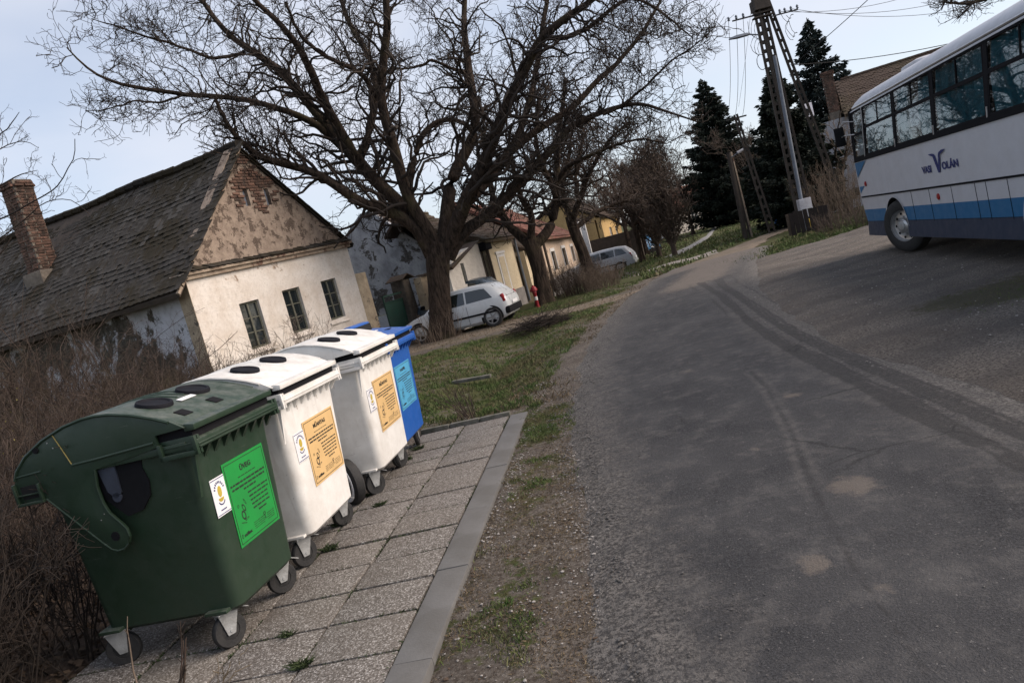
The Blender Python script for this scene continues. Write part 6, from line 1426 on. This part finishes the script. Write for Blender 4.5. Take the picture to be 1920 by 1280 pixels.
# suckers round the trunk foot
def stems(name, cx, cy, n, h, spread, m, label, seed, r=.007, K=7, wob=.10, lean=(0, 0), per=4, ch=.35, kind=None, cat='shrub', z0=-.05, area=.2, group=None, up=1.0, lvl2=0):
    g = np.random.default_rng(seed); a = g.random(n)*2*np.pi; rr = area*np.sqrt(g.random(n)); S = np.stack([cx+rr*np.cos(a), cy+rr*np.sin(a), np.full(n, z0)], -1)
    d = unit(np.stack([np.cos(a)*spread*g.random(n)+lean[0], np.sin(a)*spread*g.random(n)+lean[1], np.full(n, up)], -1)); Lh = h*g.uniform(.5, 1, n)
    P = np.zeros((n, K, 3)); P[:, 0] = S; cur = S
    for k in range(1, K): d = unit(d+g.normal(size=d.shape)*wob); cur = cur+d*(Lh/(K-1))[:, None]; P[:, k] = cur
    R_ = (r*g.uniform(.6, 1.3, n))[:, None]*np.linspace(1, .35, K)[None]
    parts = [tubes(P, R_, 4)]
    if per:
        p2, r2 = grow(P, R_, per, ch*.4, ch, 5, g, (.4, 1.0), .35, .2, .6, .5, .15, .03); parts.append(tubes(p2, np.maximum(r2, .0022), 3))
        if lvl2: p3, r3 = grow(p2, r2, lvl2, ch*.15, ch*.45, 4, g, (.4, 1.1), .2, .25, .7, .5, .15, .03); parts.append(tubes(p3, np.maximum(r3, .0018), 3))
    V, Fq = join(parts); o0 = np.array([cx, cy, 0.]); o = npmesh(name, V-o0, Fq, M[m], None, kind); o.location = o0; return tag(o, label, cat, group)
stems('trunk_suckers', tb[0]-.1, TY-.5, 60, 1.0, .35, 'twig_pale', 'thin pale suckers sprouting round the foot of the walnut trunk', 21, .006, area=.7, per=4, ch=.3)
stems('verge_sapling', *gnd(885, 783)[:2], 16, .55, .55, 'twig_brown', 'small bare sapling with slanting stems just beyond the pavement end', 22, .006, area=.06, per=4, ch=.22, lean=(-.25, 0))
stems('verge_sapling', *gnd(868, 775)[:2], 7, .75, .35, 'twig_brown', 'taller thin sapling leaning left beside the small bare sapling', 23, .005, area=.08, per=3, ch=.2, lean=(-.35, 0))
q = gnd(1012, 612)
g_ = np.random.default_rng(5); n = 420; a = g_.random(n)*2*np.pi; rr = np.sqrt(g_.random(n)); S = np.stack([q[0]+rr*np.cos(a)*.75, q[1]+rr*np.sin(a)*.45, .02+.24*g_.random(n)*(1-rr**2)], -1)
dr_ = unit(np.stack([g_.normal(size=n), g_.normal(size=n)*.5, g_.normal(size=n)*.22], -1)); Lb = g_.uniform(.2, .55, n); P = np.stack([S+dr_*(k/4*Lb)[:, None]+g_.normal(size=(n, 3))*.012 for k in range(5)], 1)
V, Fq = tubes(P, np.full((n, 5), .007)*np.linspace(1, .5, 5)[None], 4); o = npmesh('brush_pile', V-np.array([q[0], q[1], 0]), Fq, M['twig'], None, 'stuff'); o.location = (q[0], q[1], 0); tag(o, 'dark heap of cut branches on the grass near the hatchback', 'brush pile')

# second and third street trees
T2b = gnd(1018, 570); Y2_ = float(T2b[1]) if T2b[1] < 28 else 27
tr2 = [tuple(map(float, p)) for p in [tuple(at(1022, 572, Y2_))+(.36,), tuple(at(1018, 550, Y2_))+(.28,), tuple(at(1012, 510, Y2_))+(.25,), tuple(at(1000, 468, Y2_))+(.27,), tuple(at(992, 448, Y2_))+(.24,)]]
l2_ = [W([(996, 462), (975, 442), (955, 425), (940, 400), (925, 370), (915, 330), (905, 280), (900, 240)], Y2_, 1.5, .19, .05),
       W([(996, 455), (997, 430), (995, 400), (975, 372), (962, 340), (955, 300), (950, 260)], Y2_, -1, .15, .04),
       W([(1002, 460), (1022, 440), (1035, 415), (1040, 385), (1044, 350), (1045, 300), (1046, 250), (1055, 200), (1060, 150)], Y2_, .8, .2, .06),
       W([(1044, 340), (1070, 310), (1110, 290), (1160, 270), (1200, 262), (1250, 270)], Y2_, -1.5, .09, .02),
       W([(1042, 370), (1025, 330), (1005, 290), (1000, 240), (1010, 190)], Y2_, -1.2, .10, .04),
       W([(940, 400), (915, 400), (885, 385), (860, 370)], Y2_, -1, .09, .03)]
limb_tree('forked_tree', (T2b[0], Y2_, -.1), tr2, l2_, 'second bare street tree, leaning trunk forked into two, beside the red hydrant', 12, 1.2, l1=(.8, 2.4), l2=(.5, 1.2), wb=(.32, .38, .4), per=(3.6, 6, 4.0), minr=.009)
T3b = gnd(1110, 543); Y3_ = 27.4
tr3 = [tuple(map(float, p)) for p in [tuple(at(1112, 545, Y3_))+(.30,), tuple(at(1106, 515, Y3_))+(.24,), tuple(at(1092, 470, Y3_))+(.2,), tuple(at(1075, 430, Y3_))+(.2,), tuple(at(1068, 405, Y3_))+(.18,)]]
l3_ = [W([(1070, 410), (1055, 380), (1050, 340), (1060, 300), (1065, 250)], Y3_, 1, .13, .04), W([(1072, 415), (1085, 380), (1100, 340), (1120, 300), (1150, 260), (1180, 235)], Y3_, -1.5, .13, .03),
       W([(1078, 430), (1110, 400), (1150, 385), (1190, 375), (1225, 350)], Y3_, 1.2, .10, .03), W([(1085, 370), (1080, 330), (1090, 290), (1100, 250)], Y3_, 1.2, .1, .03)]
limb_tree('rough_barked_tree', (T3b[0], Y3_, -.1), tr3, l3_, 'third bare street tree, slanting rough trunk rising from brown undergrowth', 13, 1.5, l1=(.8, 2.2), l2=(.5, 1.2), wb=(.32, .38, .4), per=(4.2, 6, 4.0), mats=('bark', 'twig_brown'), minr=.010)
stems('undergrowth', *gnd(1085, 548)[:2], 240, 1.25, .5, 'twig_brown', 'brown leafless undergrowth round the foot of the rough barked tree', 24, .008, area=.95, per=6, ch=.4, kind='stuff', lvl2=3)
stems('undergrowth', *gnd(1130, 540)[:2], 160, 1.0, .5, 'twig_pale', 'greyish brambles in front of the silver estate car', 25, .007, area=.6, per=6, ch=.35, kind='stuff', lvl2=2)
# smaller bare trees beyond, each its own crown
def small_tree(name, base, h, label, seed, crown=1.0, trunk_r=.16, mats=('bark', 'twig_brown'), group=None, dens=1.0, lean=0, minr=.012, nl=7, cut=.36):
    g = np.random.default_rng(seed); bx, by = base[:2]; bz = float(ground_z(np.array(bx), np.array(by)))-.05
    tr = [(bx+lean*t*h, by, bz+h*cut*t*1.3, trunk_r*(1.25 if t == 0 else 1-.35*t)) for t in (0, .12, .5, 1)]
    lm = []
    for k in range(nl):
        t = .55+.45*k/nl; sx = bx+lean*t*h; z = bz+h*cut*1.3*t; a = 2.4*k+g.random()*.8; el = g.uniform(.5, 1.25); L_ = h*(1-cut)*g.uniform(.7, 1.0)*crown
        P = []; d = np.array([math.cos(a)*math.cos(el), math.sin(a)*math.cos(el), math.sin(el)]); cur = np.array([sx, by, z])
        for j in range(7): P.append(tuple(cur)+(trunk_r*.55*(1-j/7.5),)); d = unit(d+g.normal(size=3)*.13+np.array([0, 0, .08])); cur = cur+d*L_/6
        lm.append(P)
    k_ = h/6
    return limb_tree(name, (bx, by, bz), tr, lm, label, seed+100, dens, l1=(.7*k_, 1.9*k_), l2=(.4*k_, 1.0*k_), l3=(.2, .5), per=(2.3/k_**.5, 4.6, 2.6), mats=mats, minr=minr, group=group)
GB = 'bare trees beyond the parked estate'
for i, (px, py, h, lab, dn) in enumerate(((1186, 486, 7.2, 'bare tree with a low crown just left of the silver estate car\'s tail', 1.5), (1150, 482, 7.6, 'bare tree with a broad brown crown hanging over the silver estate car', 1.5), (1205, 490, 6.2, 'bare tree with straight dark trunk right behind the silver estate car', 1.3), (1213, 478, 5.6, 'bare tree with reddish trunk at the estate car\'s tail, left of the dense bush', 1.2),
      (1163, 480, 6.8, 'bare tree behind the middle of the silver estate car', 1.2), (1140, 478, 6.0, 'bare tree nearest the white piers behind the estate car', 1.2), (1300, 440, 8.5, 'bare tree rising over the dense bushy trees beside the big fir', 1.0), (1255, 455, 9.0, 'tall bare tree directly behind the dense bushy trees', 1.0), (1228, 470, 6.5, 'bare tree by the dark shed', 1.1))):
    q = gnd(px, py); small_tree('bare_tree', q, h, lab, 200+i, .95, .15, group=GB, dens=dn)
# dense bushy dark trees
def leafy(name, base, w_, h, m, label, seed, n=14000, leaf=.07, trunk=.35, group=None, cat='tree', shape=1.0, n_tr=5):
    g = np.random.default_rng(seed); rt = empty(name, (base[0], base[1], -.05), 0, label, cat, group)
    nt_ = 90; a = g.random(nt_)*2*np.pi; el = g.uniform(.25, 1.5, nt_); S = np.zeros((nt_, 3)); S[:, 2] = trunk+.3*g.random(nt_)
    d = np.stack([np.cos(a)*np.cos(el)*w_/2, np.sin(a)*np.cos(el)*w_/2, np.sin(el)*(h-trunk)], -1); P = np.stack([S+d*(k/5)+g.normal(size=(nt_, 3))*.04*k for k in range(6)], 1)
    R6 = np.full((nt_, 6), .03)*np.linspace(1, .3, 6); pa, ra = grow(P, R6, 9, .5, 1.3, 5, g, (.3, 1.0), .3, .2, .6, .5, .2, .05); pb, rb_ = grow(pa, ra, 3, .2, .5, 3, g, (.4, 1), .2, .2, .7, .5); V, Fq = join([tubes(pa, np.maximum(ra, .009), 3), tubes(pb, np.maximum(rb_, .008), 3), tubes(P, R6, 4), tubes(np.array([[[0, 0, -.1], [0, 0, trunk], [0, 0, trunk+h*.3]]]), np.array([[.16, .13, .08]]), 8)]); npmesh('stem', V, Fq, M['twig_brown'], rt)
    # clumps on a lumpy ovoid
    nc = 130; u = g.normal(size=(nc, 3)); u = unit(u); rr = g.random(nc)**.35; C = u*rr[:, None]*np.array([w_/2, w_/2, (h-trunk)/2])*(1+.18*g.normal(size=(nc, 1))); C[:, 2] += trunk+(h-trunk)/2
    C[:, :2] *= np.clip(1.15-.5*shape*((C[:, 2:3]-trunk)/(h-trunk)), .3, 1.2)
    k = n//nc; Pp = np.repeat(C, k, 0)+g.normal(size=(nc*k, 3))*np.array([.16, .16, .18])*w_*.42; N = len(Pp)
    q1 = unit(g.normal(size=(N, 3)))*leaf*g.uniform(.6, 1.4, (N, 1)); q2_ = unit(np.cross(q1, g.normal(size=(N, 3))))*leaf*.45
    V = np.stack([Pp-q1, Pp+q2_, Pp+q1, Pp-q2_], 1).reshape(-1, 3); i = np.arange(N)[:, None]*4; npmesh('foliage', V, np.concatenate([i, i+1, i+2, i+3], 1), M[m], rt, smooth_=False); return rt
q = gnd(1237, 481); leafy('bushy_tree', (q[0], q[1]), 2.4, 5.2, 'yew', 'left one of the two dense dark bushy trees right of the estate car', 31, group='dense bushy trees', n=5000, leaf=.055)
q = gnd(1266, 479); leafy('bushy_tree', (q[0], q[1]), 2.3, 5.7, 'yew', 'right one of the two dense dark bushy trees, nearer the footpath', 32, group='dense bushy trees', n=5000, leaf=.055)
def conifer(name, base, h, w_, m, label, seed, whorls=34, z0=.6, dens=1.0, droop=.35, group=None):
    g = np.random.default_rng(seed); rt = empty(name, (base[0], base[1], -.1), 0, label, 'conifer', group)
    V, Fq = tubes(np.array([[[0, 0, -.2], [0, 0, h*.5], [0, 0, h]]]), np.array([[h*.016, h*.009, .02]]), 8); npmesh('trunk', V, Fq, M['bark'], rt)
    P_, N_ = [], []
    S, D_, L_ = [], [], []
    for k in range(whorls):
        t = k/whorls; z = z0+(h-z0)*t**.92; nb = int(7+3*(1-t)); a0 = g.random()*7
        for j in range(nb):
            a = a0+2*np.pi*j/nb+g.normal()*.15; L = w_/2*((1-t)**.85*.98+.02)*g.uniform(.5, 1.2)*(1-.3*max(0, .10-t)/.10); S.append((0, 0, max(.5, z+g.normal()*.28*(1-.7*t)))); D_.append((math.cos(a), math.sin(a))); L_.append(L)
    S = np.array(S); D_ = np.array(D_); L_ = np.array(L_); K = 7; t = np.linspace(0, 1, K)
    P = np.zeros((len(S), K, 3)); P[..., 0] = D_[:, :1]*L_[:, None]*t; P[..., 1] = D_[:, 1:]*L_[:, None]*t; P[..., 2] = S[:, 2:3]+L_[:, None]*(-droop*t+.28*t**2.2); 
    V, Fq = tubes(P, (np.maximum(L_*.010, .006))[:, None]*np.linspace(1, .3, K)[None], 4); npmesh('branches', V, Fq, M['bark'], rt)
    n = np.maximum((L_*46*dens*(h/10)**-.2).astype(int), 10); idx = np.repeat(np.arange(len(S)), n); tt = .08+.92*g.random(len(idx))**.8; f = tt*(K-1); i = np.minimum(f.astype(int), K-2); u = (f-i)[:, None]
    C = P[idx, i]*(1-u)+P[idx, i+1]*u; wd = (L_[idx]*.26*(1.15-tt))[:, None]
    perp = np.stack([-D_[idx, 1], D_[idx, 0], np.zeros(len(idx))], -1); s_ = g.uniform(-1, 1, (len(idx), 1)); C = C+perp*s_*wd+np.array([0, 0, 1.])*(-.10*np.abs(s_)*wd+(.22*g.normal(size=(len(idx), 1))-.15)*(.25+wd))
    ll = (.10+.13*g.random((len(idx), 1)))*(h/12)**.3; dd = unit(np.stack([D_[idx, 0], D_[idx, 1], np.zeros(len(idx))], -1)*.8+perp*s_*.9+g.normal(size=(len(idx), 3))*.25+np.array([0, 0, -.25]))
    q2_ = unit(np.cross(dd, g.normal(size=(len(idx), 3))))*ll*.30; V = np.stack([C-dd*ll*.2, C+q2_+dd*ll*.5, C+dd*ll*1.3, C-q2_+dd*ll*.5], 1).reshape(-1, 3); i = np.arange(len(idx))[:, None]*4
    npmesh('needles', V, np.concatenate([i, i+1, i+2, i+3], 1), M[m], rt, smooth_=False); return rt
q = at(1380, 418, 62); conifer('big_fir', (q[0]-.2, 62), 12.4, 9.0, 'fir', 'broad dark fir standing on the grass behind the pair of joined poles', 41, 46, .9, 2.4)
q = at(1588, 400, 42); conifer('blue_spruce', (q[0], 42), at(1512, 30, 42)[2], 6.2, 'fir_blue', 'open bluish spruce with its pointed top right of the tall pole', 42, 30, 1.2, 2.2, .25)
q = at(1502, 415, 33.5); conifer('dark_spruce', (q[0]+.1, 33.5), at(1452, 128, 33.5)[2]+.1, 5.0, 'fir', 'dense dark spruce close behind the tall pole on its left side', 43, 40, .8, 3.0, .3)
# bare trees between and behind
for i, (px, py, Y_, h, lab) in enumerate(((1430, 395, 58, 8.5, 'bare tree between the big fir and the dark spruce'), (1462, 400, 66, 8.0, 'bare tree behind the grey far road, left of the dark spruce'), (1590, 400, 33, 5.0, 'bare pinkish shrub tree against the wall beside the coach front'), (1400, 400, 75, 9, 'bare tree tucked behind the right edge of the big fir'))):
    q = at(px, py, Y_); small_tree('bare_tree', q, h, lab, 260+i, .9, .13, dens=1.1, group='bare trees on the far right side', mats=('bark', 'twig_brown' if i != 2 else 'twig_pale'), minr=.014 if i != 2 else .009)
# creeper clad shrub by the coach front
q = gnd(1600, 412); stems('wall_shrub', q[0]+.8, q[1]+2.5, 200, 2.6, .35, 'twig_pale', 'tangled leafless creeper and shrub between strut and coach front', 61, .009, area=1.3, per=6, ch=.6, kind='stuff', lvl2=2)
q = gnd(1610, 425); stems('bank_brush', q[0]+.2, q[1]+.6, 200, .8, .6, 'twig_brown', 'low brown brush along the bank beside the coach front', 62, .007, area=1.2, per=5, ch=.3, kind='stuff', lvl2=2)
# overhanging branches upper right, rooted in a tree behind the coach
def hang(name, base, pts, label, seed, mats=('bark', 'twig')):
    return limb_tree(name, base, [tuple(base)+(.3,), (base[0], base[1], 3, .25), (base[0], base[1], base[3] if len(base) > 3 else 8, .2)], pts, label, seed, 1.3, l1=(.6, 1.6), l2=(.3, .8), l3=(.15, .4), per=(3.0, 4, 3), mats=mats, minr=.006)
b0 = at(2060, 60, 24)
limb_tree('overhanging_tree', (b0[0], 24, -.1), [(b0[0], 24, -.1, .35), (b0[0], 24, 3, .28), (b0[0]-.1, 24, 6.5, .24), (b0[0]-.3, 24, 8.5, .18)],
          [W([(2020, -60), (1960, -50), (1900, -25), (1850, 0), (1810, 12), (1775, 5)], 24, -1.5, .14, .02), W([(2020, -60), (1930, -90), (1860, -70), (1800, -40), (1765, -30)], 24, -3, .12, .02), W([(1960, -50), (1900, -60), (1850, -40), (1800, -25), (1770, 0), (1765, 20)], 23.5, 1.5, .09, .015),
           W([(1930, -50), (1880, -20), (1835, 5), (1805, 30), (1790, 45)], 23.5, 1.0, .05, .01)], 'bare twigs hanging into the sky above the coach roof at the top right', 14, 1.5, l1=(.5, 1.4), l2=(.3, .8), l3=(.2, .4), per=(3.2, 4, 3), minr=.007)
# left edge: bare bush tree arching in from the left
b0 = at(-190, 640, 12)
limb_tree('arching_tree', (b0[0], 12, -.1), [(b0[0], 12, -.1, .16), (b0[0], 12, 1.2, .12), (b0[0]+.05, 12, 2.2, .1)],
          [W([(-150, 560), (-100, 470), (-50, 420), (0, 410), (40, 380), (80, 368), (110, 345), (132, 300), (133, 262)], 12, -1, .017, .005), W([(-160, 540), (-120, 420), (-70, 330), (-20, 260), (10, 225), (20, 210)], 12, -.5, .018, .004),
           W([(-150, 560), (-80, 500), (-20, 470), (20, 440), (50, 420), (110, 372), (150, 385), (180, 410)], 12, .5, .016, .004), W([(-150, 540), (-90, 380), (-40, 310), (0, 280), (40, 260), (70, 280)], 12, .7, .016, .004),
           W([(-140, 560), (-60, 520), (0, 480), (30, 430), (25, 390), (5, 370)], 12, .2, .02, .004), W([(-150, 560), (-60, 400), (0, 345), (40, 325), (60, 320)], 12, .2, .02, .004)], 'thin arching twigs reaching in from the left edge over the farmhouse roof', 15, 1.0, l1=(.3, 1.1), l2=(.15, .5), l3=(.08, .2), per=(2.6, 3, 2), mats=('twig', 'twig'), minr=.0028, cat='tree')

# ------------------------------------------------------------------ the thicket on the left
def thicket(name, x0, x1, y0, y1, n, h, m, label, seed, r=.006, per=6, ch=.5, lvl2=3, hf=None, wob=.13, spread=.45, z0=-.05):
    g = np.random.default_rng(seed); x = g.uniform(x0, x1, n); y = g.uniform(y0, y1, n); S = np.stack([x, y, np.full(n, z0)], -1); a = g.random(n)*2*np.pi; K = 9
    d = unit(np.stack([np.cos(a)*spread*g.random(n), np.sin(a)*spread*g.random(n), np.ones(n)], -1)); Lh = h*g.uniform(.55, 1.05, n)*(hf(x, y) if hf else 1)
    P = np.zeros((n, K, 3)); P[:, 0] = S; cur = S
    for k in range(1, K): d = unit(d+g.normal(size=d.shape)*wob); cur = cur+d*(Lh/(K-1))[:, None]; P[:, k] = cur
    R_ = (r*g.uniform(.6, 1.5, n))[:, None]*np.linspace(1, .3, K)[None]; p2, r2 = grow(P, R_, per, ch*.4, ch, 4, g, (.3, 1.0), .3, .26, .6, .4, .1, .02)
    parts = [tubes(P, R_, 4), tubes(p2, np.maximum(r2, .0025), 3)]
    if lvl2: p3, r3 = grow(p2, r2, lvl2, ch*.25, ch*.6, 3, g, (.4, 1.1), .15, .35, .7, .4, .1, 0); parts.append(tubes(p3, np.maximum(r3, .002), 3))
    V, Fq = join(parts); o = npmesh(name, V, Fq, M[m], None, 'stuff'); return tag(o, label, 'shrubs')
thicket('thicket', -7.2, -3.35, 3.4, 9.5, 780, 1.95, 'thicket', 'dense brown leafless thicket behind the row of containers', 71, .006, 6, .55, 2.6, hf=lambda x, y: 1-.25*smooth(-4.2, -3.3, x))
thicket('thicket_back', -11.0, -4.0, 9.5, 15.2, 720, 2.5, 'twig_red', 'taller reddish thicket before the farmhouse side wall', 72, .007, 6, .65, 2.4, hf=lambda x, y: .62+.5*smooth(-6.5, -9.5, x))
thicket('thicket_near', -4.4, -2.95, 2.2, 4.6, 260, 1.5, 'twig', 'dark tangled stems at the lower left beside the green container', 73, .006, 9, .4, 4)
thicket('roof_brambles', -10.3, -6.2, 11.0, 14.6, 380, 3.9, 'thicket', 'tall brambles climbing over the lower left of the farmhouse roof', 74, .010, 7, .85, 2.4, hf=lambda x, y: .50+.5*smooth(-6.4, -8.6, x), wob=.2, spread=.7)
thicket('facade_shrub', -4.9, -3.7, 12.5, 15.5, 60, 1.75, 'twig_pale', 'sparse pale shrub twigs in front of the farmhouse windows', 75, .006, 7, .5, 3)
thicket('facade_brush', -4.6, -2.6, 9.6, 12.5, 160, 1.25, 'twig_red', 'low reddish brush behind the white containers', 76, .006, 8, .4, 3)
g_ = np.random.default_rng(8); n = 700; C = np.stack([g_.uniform(-6.0, -4.2, n), g_.uniform(4.5, 7.5, n), g_.uniform(.9, 1.75, n)], -1); kk = fbm(C[:, 0], C[:, 2], 2.0, 3) > .52; C = C[kk]; n = len(C)
q1 = unit(g_.normal(size=(n, 3)))*.010; q2_ = unit(np.cross(q1, g_.normal(size=(n, 3))))*.007; V = np.stack([C-q1, C+q2_, C+q1, C-q2_], 1).reshape(-1, 3); i = np.arange(n)[:, None]*4
tag(npmesh('yellow_buds', V, np.concatenate([i, i+1, i+2, i+3], 1), M['bud'], None, 'stuff', False), 'small yellow buds among the thicket twigs at the left edge', 'buds')
n = 9000; x = g_.uniform(-6.5, -2.6, n); y = g_.uniform(2.0, 9, n); C = np.stack([x, y, ground_z(x, y)+.012+.02*g_.random(n)], -1); q1 = unit(g_.normal(size=(n, 3))*np.array([1, 1, .3]))*.03; q2_ = unit(np.cross(q1, g_.normal(size=(n, 3))*np.array([.3, .3, 1])))*.018
V = np.stack([C-q1, C+q2_, C+q1, C-q2_], 1).reshape(-1, 3); i = np.arange(n)[:, None]*4; tag(npmesh('leaf_litter', V, np.concatenate([i, i+1, i+2, i+3], 1), M['litter'], None, 'stuff', False), 'brown leaf litter under the thicket', 'leaves')
# a few near stems in front of the green container's side
for i, (px, py, n_, h, lean_, lab) in enumerate(((250, 1255, 1, .52, (-.12, 0), 'pale forked twig rising in front of the green container\'s side'), (318, 1262, 3, .45, (.25, 0), 'reddish thick stem slanting right before the green container\'s lower side'), (395, 1262, 5, .22, (.5, 0), 'low dry stalks leaning right under the green container'))):
    q = gnd(px, py); q = (q[0]*.93, q[1]*.93); stems('foreground_twig', q[0], q[1], n_, h, .15, ('twig_pale', 'twig_red', 'dryb')[i], lab, 90+i, (.006, .009, .003)[i], area=.02, per=2, ch=.18, lean=lean_, cat='twig')
# distant wood that reads as one mass
n = 330; x = g_.uniform(-120, 200, n); y = g_.uniform(120, 200, n); z0 = ground_z(x, y); P = np.zeros((n, 4, 3)); hh = g_.uniform(4, 8, n); lx = g_.normal(size=n)
for k in range(4): P[:, k] = np.stack([x+lx*.3*k, y, z0+hh*k/3], -1)
R_ = np.full((n, 4), .14)*np.linspace(1, .3, 4); p2, r2 = grow(P, R_, 12, 1.5, 4, 4, g_, (.4, 1.0), .5, .2, .6, .4, .25, .05); p3, r3 = grow(p2, r2, 2, .8, 2, 3, g_, (.4, 1), .4, .2, .7, .5, .1, 0)
V, Fq = join([tubes(P, R_, 4), tubes(p2, np.maximum(r2, .03), 3), tubes(p3, np.maximum(r3, .03), 3)]); tag(npmesh('far_wood', V, Fq, M['twig_brown'], None, 'stuff'), 'distant leafless brown wood along the horizon', 'wood')
